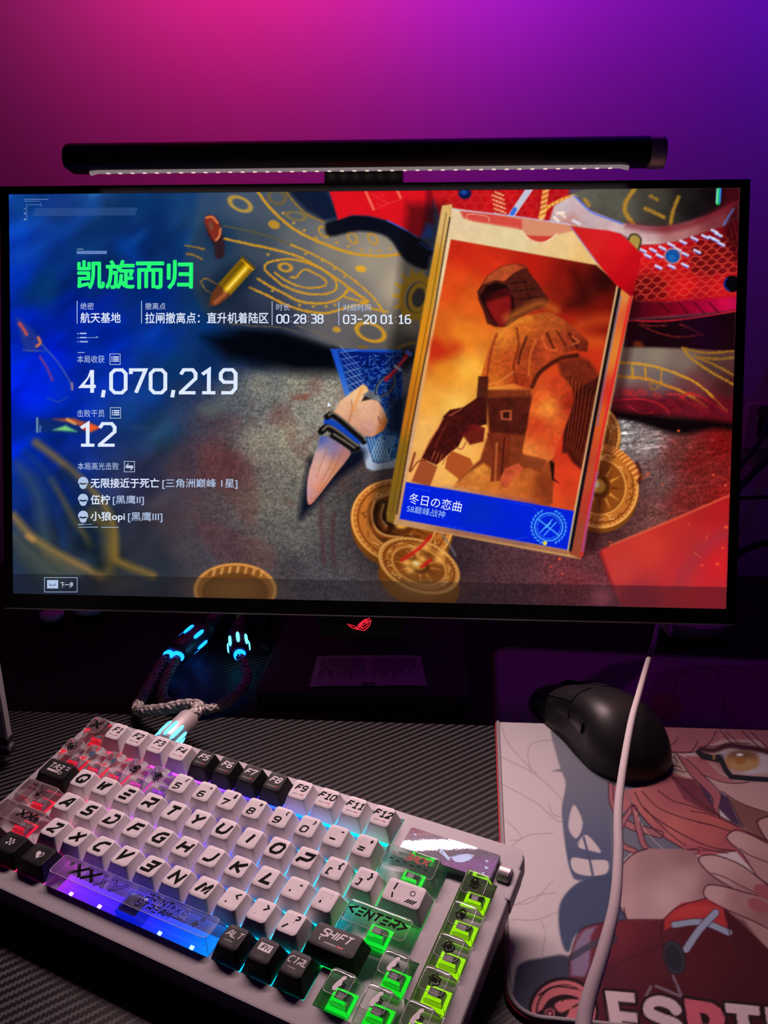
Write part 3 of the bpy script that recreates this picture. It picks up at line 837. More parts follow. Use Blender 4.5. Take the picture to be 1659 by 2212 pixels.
    # lower right cloth
    p.wpoly(K7([(560, 1215), (800, 1215), (1020, 1225), (1415, 1250), (1400, 1740), (470, 1740), (520, 1480)]),
            [(1370, 760, (124, 112, 100)), (1420, 770, (138, 124, 108)), (1480, 780, (122, 104, 92)), (1540, 790, (72, 50, 46)), (1570, 840, (62, 24, 26)), (1360, 810, (120, 110, 104)), (1430, 820, (104, 96, 96)), (1500, 830, (104, 50, 54)), (1360, 860, (116, 30, 44)), (1450, 870, (96, 24, 38)), (1540, 880, (110, 20, 34)), (1400, 890, (84, 14, 22))], 1, 4)
    sl = p.box(1330, 750, 1590, 850)
    p.c[sl] *= (1 + .09 * np.sin((p.X[sl] - .3 * p.Y[sl]) * 2 * math.pi / 5.5))[..., None]
    for q, w_, c in (([(550, 1325), (750, 1345), (950, 1400), (1150, 1500), (1350, 1690)], 5, (212, 150, 40)), ([(1020, 1215), (1080, 1290), (1220, 1390), (1400, 1490)], 5, (176, 122, 36)), ([(1030, 1220), (1200, 1255), (1400, 1240)], 5, (150, 104, 36)),
                     ([(540, 1430), (750, 1450), (900, 1500), (1050, 1560), (1200, 1660)], 6, (204, 130, 36)), ([(1110, 1280), (1270, 1350), (1400, 1420)], 5, (150, 104, 36)), ([(1130, 1290), (1300, 1300), (1400, 1290)], 6, (140, 96, 34)), ([(640, 1345), (650, 1435)], 4, (200, 140, 40)),
                     ([(740, 1350), (745, 1450)], 4, (200, 140, 40)), ([(860, 1375), (860, 1480)], 4, (190, 130, 40)), ([(770, 1480), (850, 1490), (800, 1530), (770, 1490)], 3, (160, 100, 40)), ([(1000, 1600), (1100, 1560), (1350, 1700)], 5, (190, 40, 44)),
                     ([(520, 1610), (700, 1600), (850, 1650), (930, 1732)], 2.5, (196, 40, 48)), ([(900, 1565), (1000, 1570), (1050, 1620), (1200, 1660)], 4, (196, 48, 44))):
        p.line(K7(q), w_, c, .85, 1.6, rough=1.2)
    for x, y in ((600, 1550), (650, 1560), (720, 1550), (830, 1575), (935, 1625), (980, 1675), (1090, 1640), (1140, 1660), (1180, 1690)):
        x, y = K7(x, y); p.ell(x, y, 7, 4, 20, (190, 46, 44), .8, 1.5, 2.5)
    p.poly(K8([(490, 0), (1400, 0), (1392, 185), (1100, 165), (900, 130), (480, 85)]), (92, 12, 26), .65, 6, tex=.2)
    for q in ([(500, 20), (700, 5), (850, 45), (925, 110)], [(620, 60), (700, 110), (800, 110)]):
        p.line(K8(q), 2.5, (190, 36, 46), .8, 1.4)
    p.poly(K8([(480, 85), (700, 115), (900, 135), (1392, 185), (1392, 240), (1250, 225), (1060, 270), (900, 255), (740, 205), (480, 140)]), (9, 3, 5), .97, 7, 3)
    # leather sheen
    sl = p.box(1310, 890, 1580, 1130)
    g1 = p.noise(sl, 7, 31, 3, (2.4, .8), -8)
    mk = np.clip(1 - np.hypot((p.X[sl] - 1350) / 120, (p.Y[sl] - 940) / 90), 0, 1) + .25
    inside = (p.Y[sl] > 905 + (p.X[sl] - 1320) * .12)
    p.c[sl] *= (1 + .55 * g1 * mk * inside)[..., None]
    p.c[sl] += ((np.clip(g1 - .35, 0, 1) * 190) * mk * inside)[..., None] * np.array([1, 1, 1.05])
    # right hand coin pair
    def coin(cx, cy, rx, ry, rot, seed, tilt_d=9, dark=1.0, blur=1.4, arc=None):
        t = math.radians(rot)
        p.glow(cx - 4, cy + 16, rx * .92, ry * .92, rot, (14, 8, 8), .85)
        p.ell(cx, cy + tilt_d, rx, ry, rot, np.array((120, 66, 22)) * dark, 1, blur)
        p.ell(cx, cy, rx, ry, rot, np.array((186, 108, 44)) * dark, 1, blur)
        p.ell(cx, cy, rx - 3, ry - 3, rot, np.array((240, 176, 96)) * dark, .9, 1.4, 3.5)
        p.ell(cx, cy, rx * .86, ry * .86, rot, np.array((120, 58, 18)) * dark, .9, 1.6, 3)
        p.ell(cx, cy, rx * .66, ry * .66, rot, np.array((136, 70, 24)) * dark, .95, 1.6)
        p.ell(cx, cy, rx * .66, ry * .66, rot, np.array((232, 160, 80)) * dark, .9, 1.4, 3)
        rg = np.random.default_rng(seed)
        for k in range(46):
            a = 2 * math.pi * k / 46
            u, v = rx * .92 * math.cos(a), ry * .92 * math.sin(a)
            x, y = cx + u * math.cos(t) - v * math.sin(t), cy + u * math.sin(t) + v * math.cos(t)
            p.ell(x, y, 2.6, 2.2, 0, np.array((236, 168, 92)) * dark, .7, 1)
        for k in range(30):
            a = rg.uniform(0, 6.28); r0 = rg.uniform(.7, .82)
            pts = []
            for b in (0, .09, .16):
                rr = r0 + rg.uniform(-.05, .05)
                u, v = rx * rr * math.cos(a + b), ry * rr * math.sin(a + b)
                pts.append((cx + u * math.cos(t) - v * math.sin(t), cy + u * math.sin(t) + v * math.cos(t)))
            p.line(pts, 2.2, np.array((248, 190, 112) if k % 2 else (96, 44, 14)) * dark, .8, 1, 3)
        for k in range(12):
            a = 2 * math.pi * k / 12 + .2
            q = []
            for rr, b in ((.3, -.12), (.6, 0), (.3, .12)):
                u, v = rx * rr * math.cos(a + b), ry * rr * math.sin(a + b)
                q.append((cx + u * math.cos(t) - v * math.sin(t), cy + u * math.sin(t) + v * math.cos(t)))
            p.poly(q, np.array((228, 150, 70) if k % 3 else (90, 42, 14)) * dark, .8, 1.6)
        p.ell(cx, cy, rx * .26, ry * .26, rot, np.array((92, 46, 16)) * dark, .95, 2)
        p.ell(cx - 3, cy - 2, rx * .17, ry * .17, rot, np.array((238, 176, 70)) * dark, .9, 3)
        p.ell(cx - 6, cy - 5, rx * .07, ry * .07, rot, np.array((255, 240, 190)) * dark, .9, 2)
    coin(1275, 940, 66, 70, 0, 5)
    coin(1296, 1052, 84, 90, -8, 6)
    for i in range(26):
        t = i / 25
        x, y = 1302 + 80 * t, 966 + 14 * t + 55 * t ** 2.4
        p.line([(x - 5, y + 3), (x + 5, y - 3)], 7, (176, 84, 30) if i % 2 else (236, 160, 84), .95, 1.6)
    p.line([(1376, 1000), (1384, 1024), (1380, 1042)], 7, (60, 16, 10), .8, 3)
    # red blurred card at the lower right corner
    p.wpoly(K8([(400, 1150), (425, 1125), (480, 1105), (1372, 728), (1345, 1585), (570, 1570), (490, 1400)]),
            [(1310, 1190, (196, 54, 46)), (1340, 1230, (196, 60, 54)), (1400, 1180, (206, 58, 46)), (1450, 1130, (190, 46, 40)), (1520, 1100, (170, 34, 34)), (1500, 1170, (176, 44, 44)), (1560, 1100, (176, 30, 34)), (1560, 1220, (206, 34, 40)), (1480, 1240, (190, 44, 50)), (1540, 1180, (200, 36, 44)), (1560, 1290, (186, 40, 54)), (1380, 1290, (150, 44, 56))], .93, 4)
    p.line(K8([(480, 1103), (900, 930), (1370, 728)]), 4, (226, 96, 66), .85, 2.6)
    p.line(K8([(405, 1160), (440, 1260), (500, 1420)]), 7, (120, 22, 32), .6, 4)
    p.line(K8([(1360, 1000), (1180, 1120), (1050, 1290), (1000, 1390)]), 26, (140, 50, 66), .5, 14)
    for x, y, r in ((1280, 1240, 4), (1165, 1250, 3), (1065, 945, 2), (1320, 1120, 2.4), (1345, 965, 4), (480, 1078, 2.4), (100, 1203, 3.4), (122, 1315, 2.4), (990, 245, 3), (1250, 575, 3), (1340, 655, 2.6), (35, 1262, 2), (870, 648, 2), (760, 570, 3)):
        x, y = K8(x, y); p.ell(x, y, r, r * .8, 0, (240, 84, 50), .9, 1.2)
    for q in ([(1195, 1070), (1205, 1020)], [(1110, 1155), (1150, 1190)], [(940, 315), (985, 345)], [(745, 580), (775, 562)]):
        p.line(K8(q), 1.6, (240, 96, 76), .7, .8)
    # bullets on the left
    def bullet(a, b, w_, case, tip, frac, al=1.0, blur=2):
        a, b = np.array(a, float), np.array(b, float)
        d = (b - a); L = np.linalg.norm(d); d /= L; n = np.array([-d[1], d[0]])
        P = lambda t, s_: tuple(a + d * L * t + n * w_ * s_)
        cs = np.array(case, float); tp = np.array(tip, float)
        p.poly([P(0, -.5), P(frac, -.5), P(frac, .5), P(0, .5)], cs * .7, al, blur)
        p.poly([P(frac, -.5), P(.8, -.42), P(.93, -.26), P(1, 0), P(.93, .26), P(.8, .42), P(frac, .5)], tp * .75, al, blur)
        p.line([P(.04, -.1), P(frac - .02, -.1)], w_ * .3, np.minimum(cs * 1.4, 255), .8 * al, w_ * .12)
        p.line([P(.1, -.12), P(frac - .06, -.12)], w_ * .1, (255, 232, 150), .8 * al, w_ * .06)
        p.line([P(.05, .3), P(frac, .3)], w_ * .2, cs * .42, .7 * al, w_ * .14)
        p.line([P(frac + .05, -.2), P(.9, -.1)], w_ * .16, np.minimum(tp * 1.7, 255), .7 * al, w_ * .12)
        p.line([P(-.02, -.5), P(-.02, .5)], w_ * .12, cs * .5, al, 1.6); p.line([P(.02, -.5), P(.02, .4)], 2, np.minimum(cs * 1.3, 255), .8 * al, 1.2)
    p.poly(K3([(130, 700), (260, 560), (380, 500), (470, 560), (440, 680), (300, 780), (200, 830)]), (10, 26, 44), .6, 16)
    bullet(K3(415, 520), K3(165, 800), 36, (196, 146, 26), (128, 70, 40), .62)
    p.poly(K3([(130, 230), (150, 200), (190, 205), (225, 240), (240, 300), (262, 400), (250, 480), (200, 480), (190, 400), (150, 330)]), (48, 26, 32), .95, 3, 3)
    p.poly(K3([(128, 235), (160, 200), (200, 215), (232, 270), (238, 330), (205, 372), (175, 350), (150, 290)]), (128, 44, 32), .95, 2.5, 3)
    p.line(K3([(140, 215), (180, 212), (215, 250)]), 4, (240, 140, 80), .9, 2); p.line(K3([(235, 290), (225, 340), (205, 365)]), 4, (236, 150, 90), .85, 2); p.line(K3([(165, 250), (175, 290)]), 5, (96, 110, 80), .6, 3)
    # blurred bullets in the haze
    p.poly(K1([(100, 850), (150, 870), (260, 980), (270, 1030), (200, 1060), (150, 1030), (120, 930)]), (44, 60, 130), .7, 5, 3)
    p.line(K1([(125, 885), (150, 920), (170, 955)]), 6, (236, 90, 60), .85, 3); p.line(K1([(245, 975), (258, 1010), (235, 1030)]), 5, (250, 130, 60), .9, 2.4); p.line(K1([(150, 1055), (220, 1060), (290, 1060)]), 3, (96, 110, 130), .7, 2)
    p.poly(K2([(270, 20), (330, 80), (460, 270), (455, 310), (380, 370), (330, 330), (260, 120)]), (10, 48, 196), .55, 6, 3)
    p.line(K2([(265, 10), (340, 90), (400, 170), (465, 280)]), 3, (96, 110, 150), .7, 1.8); p.line(K2([(255, 90), (300, 160), (335, 240)]), 4, (150, 64, 110), .8, 2.4); p.line(K2([(460, 260), (462, 300)]), 4, (190, 150, 120), .8, 2); p.line(K2([(300, 350), (370, 378), (430, 350)]), 2, (70, 90, 150), .7, 1.6)
    p.poly(K2([(230, 485), (470, 480), (560, 500), (640, 545), (560, 575), (470, 585), (240, 570)]), (20, 44, 92), .7, 4)
    p.poly(K2([(340, 490), (470, 485), (640, 545), (560, 560), (480, 520)]), (190, 84, 50), .85, 3); p.poly(K2([(560, 505), (640, 545), (580, 575), (520, 550)]), (240, 90, 40), .9, 3)
    p.poly(K2([(340, 560), (420, 530), (490, 570)]), (130, 220, 130), .9, 3); p.line(K2([(430, 490), (480, 520)]), 5, (250, 190, 90), .8, 2.5); p.line(K2([(238, 485), (238, 570)]), 4, (150, 180, 190), .8, 1.8); p.line(K2([(258, 535), (256, 570)]), 3, (120, 170, 220), .7, 1.5)
    p.line(K2([(850, 540), (1000, 550), (1150, 545)]), 10, (36, 60, 96), .7, 6)
    # draped cord at the lower left
    for q, w_, c, a, fe in (([(230, 640), (350, 730), (470, 830), (600, 960), (690, 1080), (730, 1200), (735, 1330), (760, 1400), (980, 1490)], 14, (148, 116, 50), .75, 8), ([(420, 840), (520, 950), (600, 1060)], 22, (24, 40, 66), .7, 12),
                            ([(120, 790), (210, 900), (250, 1010), (270, 1150), (290, 1250)], 24, (64, 84, 96), .6, 14), ([(330, 880), (400, 1000), (470, 1130), (540, 1230), (570, 1300)], 12, (92, 84, 56), .7, 7), ([(600, 1100), (690, 1200), (700, 1380), (680, 1480)], 26, (124, 100, 44), .6, 13),
                            ([(85, 1110), (200, 1240), (330, 1330), (480, 1410), (640, 1490)], 16, (156, 122, 66), .8, 8), ([(90, 1240), (180, 1330), (300, 1440), (360, 1490)], 40, (86, 92, 78), .6, 20), ([(180, 1240), (210, 1260)], 10, (214, 150, 80), .7, 6),
                            ([(250, 900), (340, 1010), (380, 1130), (410, 1300)], 14, (20, 50, 110), .6, 10), ([(300, 1350), (400, 1420), (500, 1480)], 18, (104, 96, 70), .6, 10), ([(160, 700), (260, 800), (350, 900)], 12, (30, 62, 110), .6, 9), ([(520, 1300), (600, 1330), (640, 1420)], 26, (12, 26, 34), .7, 14)):
        p.line(K2(q), w_, c, a, fe)
    # blue playing card under the tooth
    p.poly(K4([(625, 120), (1180, 130), (1210, 1030), (960, 1072), (910, 1050), (700, 350)]), lambda X, Y: np.stack([30 + 150 * np.clip((Y - 800) / 200, 0, 1), 80 + 110 * np.clip((Y - 780) / 220, 0, 1), 190 + 20 * np.clip((Y - 780) / 200, 0, 1)], -1), 1, 2)
    p.poly(K4([(690, 140), (1180, 150), (1190, 960), (1000, 1010), (960, 1000)]), lambda X, Y: np.stack([6 + 30 * np.clip((Y - 800) / 200, 0, 1), 24 + 70 * np.clip((Y - 790) / 220, 0, 1), 100 + 40 * np.clip((Y - 760) / 200, 0, 1)], -1), 1, 2)
    for k in range(11):
        for q in ([(700 + k * 12, 150 + k * 52), (830 + k * 12, 150 + k * 46 - 20)], [(705 + k * 12, 100 + k * 52), (850 + k * 12, 260 + k * 46)]):
            p.line(K4(q), 2, (120, 160, 230) if k < 3 else (150, 190, 220), .6, 1, 0)
    for k in range(7):
        for q in ([(900 + k * 22, 820), (960 + k * 22, 1000)], [(1010 + k * 20, 800), (930 + k * 24, 985)]):
            p.line(K4(q), 2.2, (190, 212, 230), .7, 1, 0)
    p.line(K4([(685, 140), (800, 520), (960, 1000), (1000, 1012), (1110, 990)]), 1.6, (14, 26, 80), .8, 1, 0); p.line(K4([(835, 150), (930, 460)]), 2, (16, 30, 90), .8, 1, 0)
    rg = np.random.default_rng(8)
    for k in range(46):
        x, y = rg.uniform(860, 1180), rg.uniform(180, 900)
        x, y = K4(x, y); p.ell(x, y, rg.uniform(4, 12), rg.uniform(3, 10), rg.uniform(0, 180), (70, 130, 190) if k % 2 else (10, 30, 96), .5, 1.2, 2, arc=(rg.uniform(0, 360), rg.uniform(0, 360)))
    slc, mc_ = p.poly_mask(K4([(850, 160), (1180, 160), (1180, 900), (1060, 930), (960, 560)]), 2)
    fl_ = p.noise(slc, 9, 77, 2)
    p.blend(slc, mc_ * (np.abs(fl_) < .10) * .55, (84, 140, 200))
    p.blend(slc, mc_ * (fl_ > .35) * .5, (8, 18, 60))
    p.poly(K4([(1100, 520), (1220, 480), (1190, 800), (1080, 760)]), (8, 12, 30), .8, 10)
    # shadow of the tooth
    p.poly(K4([(440, 1080), (480, 960), (700, 980), (780, 920), (890, 900), (880, 1000), (700, 1130), (540, 1300), (420, 1430), (385, 1440), (400, 1300)]), (6, 10, 26), .92, 9, 3)
    # tooth pendant
    p.wpoly(K4([(530, 870), (560, 800), (700, 850), (780, 920), (760, 980), (640, 1130), (540, 1260), (470, 1335), (445, 1290), (450, 1130), (490, 980)]),
            [(690, 950, (60, 90, 170)), (720, 975, (120, 116, 170)), (690, 985, (216, 170, 158)), (700, 1010, (226, 176, 156)), (680, 1040, (214, 170, 170)), (668, 1070, (190, 170, 210)), (720, 1010, (206, 130, 84)), (690, 1050, (226, 128, 74)), (672, 1080, (206, 110, 70)), (740, 985, (176, 112, 96))], 1, 1.8, 4, tex=.07, texscale=7)
    for q in ([(700, 960), (640, 1080), (580, 1180), (500, 1290)], [(600, 900), (560, 1000), (520, 1120)], [(660, 930), (620, 1040), (560, 1150)]):
        p.line(K4(q), 2, (150, 84, 60), .5, 1.4, rough=.8)
    p.wpoly(K4([(650, 620), (700, 530), (790, 460), (880, 395), (915, 420), (925, 450), (880, 520), (985, 505), (1045, 600), (1075, 680), (1040, 750), (950, 810), (870, 800), (760, 690)]),
            [(740, 870, (232, 180, 146)), (765, 855, (240, 200, 160)), (780, 840, (236, 186, 120)), (760, 895, (206, 146, 110)), (790, 890, (226, 180, 150)), (815, 900, (222, 168, 140)), (800, 920, (206, 160, 150)), (830, 915, (200, 120, 60)), (790, 935, (176, 124, 110)), (750, 890, (220, 170, 140))], 1, 1.8, 0, tex=.06, texscale=6)
    p.poly(K4([(870, 530), (890, 490), (940, 470), (975, 505)]), (36, 20, 18), .95, 2); p.line(K4([(790, 520), (795, 600), (770, 690)]), 2.4, (170, 96, 56), .7, 1.5); p.line(K4([(870, 430), (830, 520), (800, 600)]), 5, (232, 140, 60), .6, 3)
    p.line(K4([(1000, 650), (1020, 700), (1060, 690)]), 3, (120, 60, 40), .7, 1.6); p.poly(K4([(1040, 650), (1075, 680), (1040, 760), (960, 800), (1000, 740)]), (214, 120, 56), .8, 3)
    p.line(K4([(610, 690), (680, 730), (790, 800), (830, 830)]), 20, (22, 66, 170), 1, 3)
    for q, w_ in (([(600, 650), (640, 635), (720, 690), (800, 760), (870, 820), (885, 845)], 13), ([(555, 765), (600, 735), (680, 780), (760, 840), (830, 890)], 15), ([(640, 800), (720, 850), (800, 905)], 10)):
        p.line(K4(q), w_, (16, 14, 16), 1, 1.8); p.line(K4([(x + 14, y - 14) for x, y in q]), 3.5, (150, 138, 116), .85, 2)
    p.poly(K4([(880, 480), (940, 440), (1010, 490), (1030, 540), (960, 520)]), (110, 110, 116), .95, 2, tex=.2)
    for dx, c, w_ in ((0, (14, 14, 18), 5), (5, (160, 160, 160), 1.6)):
        p.line(K4([(980 + dx, 470), (990 + dx, 410), (1050 + dx, 340), (1110 + dx, 330), (1125 + dx, 380), (1080 + dx, 460), (1020 + dx, 490)]), w_, c, .95, 1.2)
    p.line(K4([(1060, 360), (1130, 290), (1240, 150)]), 8, (172, 14, 36), 1, 1.6); p.line(K4([(1070, 345), (1130, 280), (1210, 190)]), 2, (240, 110, 110), .7, 1); p.line(K4([(1130, 255), (1170, 285)]), 6, (170, 176, 190), 1, 1.4); p.line(K4([(1225, 145), (1250, 165)]), 8, (60, 110, 220), .9, 1.8)
    # gold coins under the card, lower middle
    coin(868, 1128, 112, 92, 18, 11, 14)
    p.poly([(800, 1090), (850, 1080), (862, 1120), (850, 1150), (905, 1160), (880, 1180), (830, 1170), (800, 1140)], (40, 16, 8), .85, 6, 3)
    for q in ([(806, 1086), (800, 1110), (806, 1140), (826, 1158), (866, 1164)], [(826, 1092), (820, 1120), (832, 1140)]):
        p.line(q, 9, (150, 74, 26), .9, 4); p.line([(x + 3, y - 3) for x, y in q], 3, (250, 190, 110), .9, 2)
    coin(905, 1222, 92, 56, 22, 13, 34, .85, 2)
    for x, y in ((920, 1180), (898, 1190), (880, 1215), (912, 1208), (948, 1210), (955, 1195), (886, 1232)):
        p.glow(x, y, 11, 8, 20, (246, 180, 90), .8)
    for q in ([(930, 1158), (905, 1185), (868, 1210)], [(930, 1210), (910, 1225)]):
        p.line(q, 7, (190, 24, 24), .85, 2.4)
    p.line([(955, 1155), (972, 1178), (984, 1200)], 4, (110, 116, 120), .7, 2)
    p.ell(508, 1275, 88, 58, 0, (150, 92, 40), 1, 2); p.ell(508, 1275, 86, 56, 0, (226, 156, 80), .9, 1.6, 5); p.ell(508, 1280, 72, 44, 0, (96, 52, 20), 1, 2)
    for k in range(14):
        p.line([(452 + k * 8.6, 1244 - 7 * math.sin(k / 13 * 3.14)), (455 + k * 8.6, 1234 - 9 * math.sin(k / 13 * 3.14))], 4, (232, 170, 100) if k % 2 else (110, 60, 24), .85, 1.4)
    # the framed portrait card
    p.poly([(880, 440), (960, 440), (845, 1140), (800, 1130)], (8, 6, 8), .55, 12)
    p.poly([(1255, 1205), (1362, 640), (1384, 640), (1288, 1190)], (30, 4, 6), .5, 8)
    p.wpoly([(955, 444), (976, 441), (980, 460), (856, 1133), (836, 1126), (834, 1110)], [(960, 460, (214, 176, 110)), (940, 600, (196, 140, 40)), (920, 740, (214, 134, 30)), (890, 880, (190, 112, 30)), (870, 1000, (130, 96, 26)), (846, 1100, (120, 92, 30))], 1, 1.8)
    p.poly([(974, 449), (1238, 487), (1290, 500), (1350, 590), (1366, 640), (1254, 1208), (850, 1132), (858, 1100)], (196, 150, 96), 1, 2)
    p.wpoly([(976, 450), (1238, 487), (1340, 600), (1290, 572), (974, 517), (880, 1040), (864, 1122), (1228, 1190), (1226, 1198), (852, 1131)], [(1000, 480, (226, 200, 160)), (1100, 510, (226, 204, 160)), (1220, 530, (232, 196, 140)), (985, 560, (236, 206, 160)), (950, 740, (220, 160, 100)), (890, 1000, (206, 160, 120)), (870, 1120, (186, 140, 100)), (1000, 1155, (160, 106, 76)), (1150, 1182, (160, 106, 76)), (1260, 560, (232, 190, 120))], 1, 1.4, tex=.04)
    p.line([(972, 470), (940, 660), (890, 920), (857, 1110)], 3, (40, 24, 14), .9, 1.3, 0); p.line([(964, 460), (930, 660), (880, 920), (846, 1110)], 2, (90, 60, 20), .7, 1.2, 0)
    p.poly(K5([(480, 95), (640, 110), (1140, 180), (1165, 215), (1060, 240), (960, 290), (900, 275), (850, 215), (820, 190), (560, 160), (500, 140)]), (206, 120, 96), .75, 2.4); p.poly(K5([(480, 95), (640, 110), (850, 150), (850, 210), (560, 160), (500, 140)]), (206, 60, 54), .8, 3); p.poly(K5([(870, 245), (1040, 250), (970, 292), (910, 278)]), (196, 52, 40), .85, 2)
    p.line(K5([(520, 150), (530, 118), (640, 130), (655, 165)]), 1.6, (238, 180, 160), .8, 1); p.line(K5([(850, 215), (880, 255), (940, 285), (1000, 280), (1060, 235)]), 2.6, (246, 220, 190), .9, 1.2)
    p.line(K5([(440, 90), (800, 130), (1140, 180)]), 2.4, (190, 210, 250), .8, 1.2)
    # portrait background
    pic = [(974, 517), (1288, 573), (1342, 620), (1242, 1104), (877, 1041)]
    p.wpoly(pic, [(1000, 540, (196, 40, 24)), (1060, 560, (196, 44, 24)), (1150, 570, (176, 30, 20)), (1230, 590, (130, 22, 16)), (1300, 610, (40, 8, 8)), (1270, 640, (80, 18, 14)), (1230, 690, (150, 30, 18)), (1300, 690, (130, 22, 14)),
                  (980, 620, (214, 74, 28)), (1020, 650, (216, 92, 30)), (950, 720, (206, 96, 30)), (1000, 720, (222, 124, 38)), (940, 760, (186, 40, 22)), (960, 800, (226, 140, 40)), (1010, 800, (240, 176, 66)), (930, 860, (232, 160, 66)), (980, 880, (240, 186, 90)),
                  (910, 940, (236, 176, 96)), (960, 960, (244, 196, 110)), (890, 1010, (236, 170, 96)), (1000, 1010, (240, 180, 90)), (1060, 1040, (226, 130, 56)), (1200, 760, (206, 70, 30)), (1290, 760, (186, 48, 24)), (1270, 860, (190, 44, 24)), (1240, 960, (200, 50, 30)),
                  (1220, 1040, (206, 60, 32)), (1180, 1080, (206, 76, 36)), (1310, 660, (110, 18, 12))], 1, 1.6, tex=.10, texscale=30)
    for q, c, a in (([(1230, 720), (1260, 700), (1310, 690)], (214, 96, 34), .5), ([(1180, 700), (1230, 730), (1300, 740)], (220, 110, 40), .5), ([(1240, 590), (1260, 640), (1230, 660)], (40, 8, 8), .6), ([(940, 745), (960, 760), (985, 750)], (180, 34, 18), .6)):
        p.line(q, 22, c, a, 14)
    sl, m = p.poly_mask(pic, 1.5)
    p.c[sl] *= (1 + .05 * np.sin(p.X[sl] * 2 * math.pi / 4.2) * np.sin(p.Y[sl] * 2 * math.pi / 4.2) * m)[..., None]
    # a plain hooded figure in silhouette, carrying a rifle
    DK, MD, OR = (52, 16, 14), (128, 46, 24), (196, 88, 36)
    p.poly(K5([(1060, 1000), (1180, 960), (1250, 990), (1315, 1080), (1310, 1217), (1120, 1217)]), (96, 34, 20), .85, 5, tex=.3, texscale=8)
    p.poly(K6([(1100, 260), (1180, 60), (1310, -20), (1290, 200), (1230, 420), (1205, 540), (1150, 490), (1120, 440), (1090, 440)]), (58, 18, 14), .9, 3, tex=.35, texscale=8)
    for k in range(14):
        p.line(K6([(1140 + k * 11, -20 + k * 8), (1130 + k * 8, 180 + k * 14), (1110 + k * 7, 380 + k * 8)]), 2, (150, 54, 28) if k % 2 else (30, 8, 8), .55, 1.2)
    p.poly(K6([(640, 60), (900, 60), (960, 240), (900, 460), (1040, 480), (1030, 740), (760, 660), (600, 640), (450, 640), (480, 580), (600, 480), (650, 320)]), (120, 50, 26), 1, 3, tex=.18, texscale=10)
    p.wpoly(K6([(440, 640), (520, 560), (620, 500), (700, 560), (800, 560), (1010, 480), (1040, 600), (1020, 760), (600, 680)]), [(1000, 1040, (206, 120, 56)), (1060, 1030, (196, 110, 46)), (1120, 1040, (190, 96, 40)), (1180, 1050, (130, 52, 26)), (1040, 1010, (216, 140, 60)), (1100, 1060, (206, 110, 50))], .95, 4, tex=.15)
    p.poly(K6([(640, 110), (900, 100), (920, 220), (860, 330), (660, 320)]), (72, 24, 18), .95, 3, tex=.3); p.poly(K6([(720, 185), (790, 180), (790, 245), (725, 240)]), (170, 80, 50), .9, 1.5); p.poly(K6([(735, 195), (775, 192), (775, 232), (738, 230)]), (40, 14, 12), .9, 1.3)
    p.poly(K6([(640, 320), (780, 320), (770, 600), (660, 610), (680, 440)]), (112, 40, 24), .9, 2, tex=.25); p.line(K6([(700, 380), (690, 600)]), 5, (200, 110, 56), .7, 2); p.line(K6([(745, 350), (725, 600)]), 3, (40, 14, 10), .8, 1.6)
    p.wpoly(K5([(690, 800), (820, 735), (1000, 700), (1090, 740), (1200, 830), (1248, 880), (1240, 940), (1160, 930), (1100, 960), (930, 1090), (890, 1160), (800, 1130), (620, 1160), (605, 1090), (640, 960)]),
            [(1090, 730, (214, 120, 44)), (1130, 710, (200, 100, 36)), (1190, 690, (170, 80, 34)), (1240, 730, (150, 54, 28)), (1060, 800, (190, 88, 34)), (1100, 780, (176, 70, 30)), (1150, 760, (130, 46, 26)), (1180, 760, (190, 70, 34)), (1120, 830, (150, 46, 24)), (1070, 830, (206, 110, 40)), (1260, 750, (96, 28, 18))], 1, 2, tex=.2, texscale=6)
    for q, c, w_ in (([(820, 800), (830, 900), (800, 1030), (820, 1120)], (96, 30, 18), 4), ([(880, 850), (840, 950), (830, 1010)], (60, 18, 14), 5), ([(930, 870), (900, 960), (890, 1080)], (214, 110, 44), 4), ([(1000, 830), (1040, 920)], (50, 14, 12), 5), ([(1060, 820), (1110, 900)], (60, 18, 14), 4), ([(1130, 830), (1180, 910)], (46, 14, 12), 5), ([(700, 830), (660, 960), (640, 1090)], (120, 36, 22), 4),
                     ([(910, 1150), (960, 1060), (1080, 980), (1180, 960)], (40, 12, 12), 9), ([(620, 1150), (720, 1110), (800, 1060)], (226, 130, 60), 3), ([(970, 850), (1000, 920), (1060, 930)], (220, 110, 60), 3), ([(1150, 850), (1190, 880), (1150, 895)], (222, 110, 64), 3)):
        p.line(K5(q), w_, c, .75, 2)
    p.wpoly(K6([(900, 160), (930, 80), (1000, 20), (1080, -20), (1150, 60), (1150, 160), (1110, 280), (1060, 400), (1010, 490), (860, 460), (880, 300)]), [(1160, 860, (214, 84, 36)), (1200, 830, (190, 60, 30)), (1230, 870, (150, 36, 22)), (1160, 920, (196, 60, 32)), (1200, 960, (206, 70, 36)), (1140, 980, (226, 130, 60)), (1180, 990, (214, 110, 50)), (1180, 880, (240, 150, 60))], 1, 2.2, 4, tex=.14, texscale=8)
    p.poly(K6([(840, 440), (1000, 480), (960, 560), (840, 500)]), (128, 56, 30), .9, 2); p.poly(K6([(720, 590), (750, 530), (830, 500), (870, 540), (800, 580), (760, 650), (725, 640)]), (190, 80, 48), .95, 2, tex=.2)
    p.poly(K6([(380, 220), (420, 180), (500, 165), (580, 110), (630, 100), (640, 260), (560, 300), (500, 340), (470, 400), (430, 430), (340, 510), (250, 470), (300, 360), (350, 290)]), (64, 18, 16), 1, 1.8, tex=.35, texscale=7)
    p.poly(K6([(250, 470), (345, 520), (300, 640), (190, 608)]), (150, 70, 40), .95, 2); p.poly(K6([(430, 425), (540, 470), (560, 510), (480, 600), (390, 530), (400, 470)]), (166, 74, 34), .95, 2)
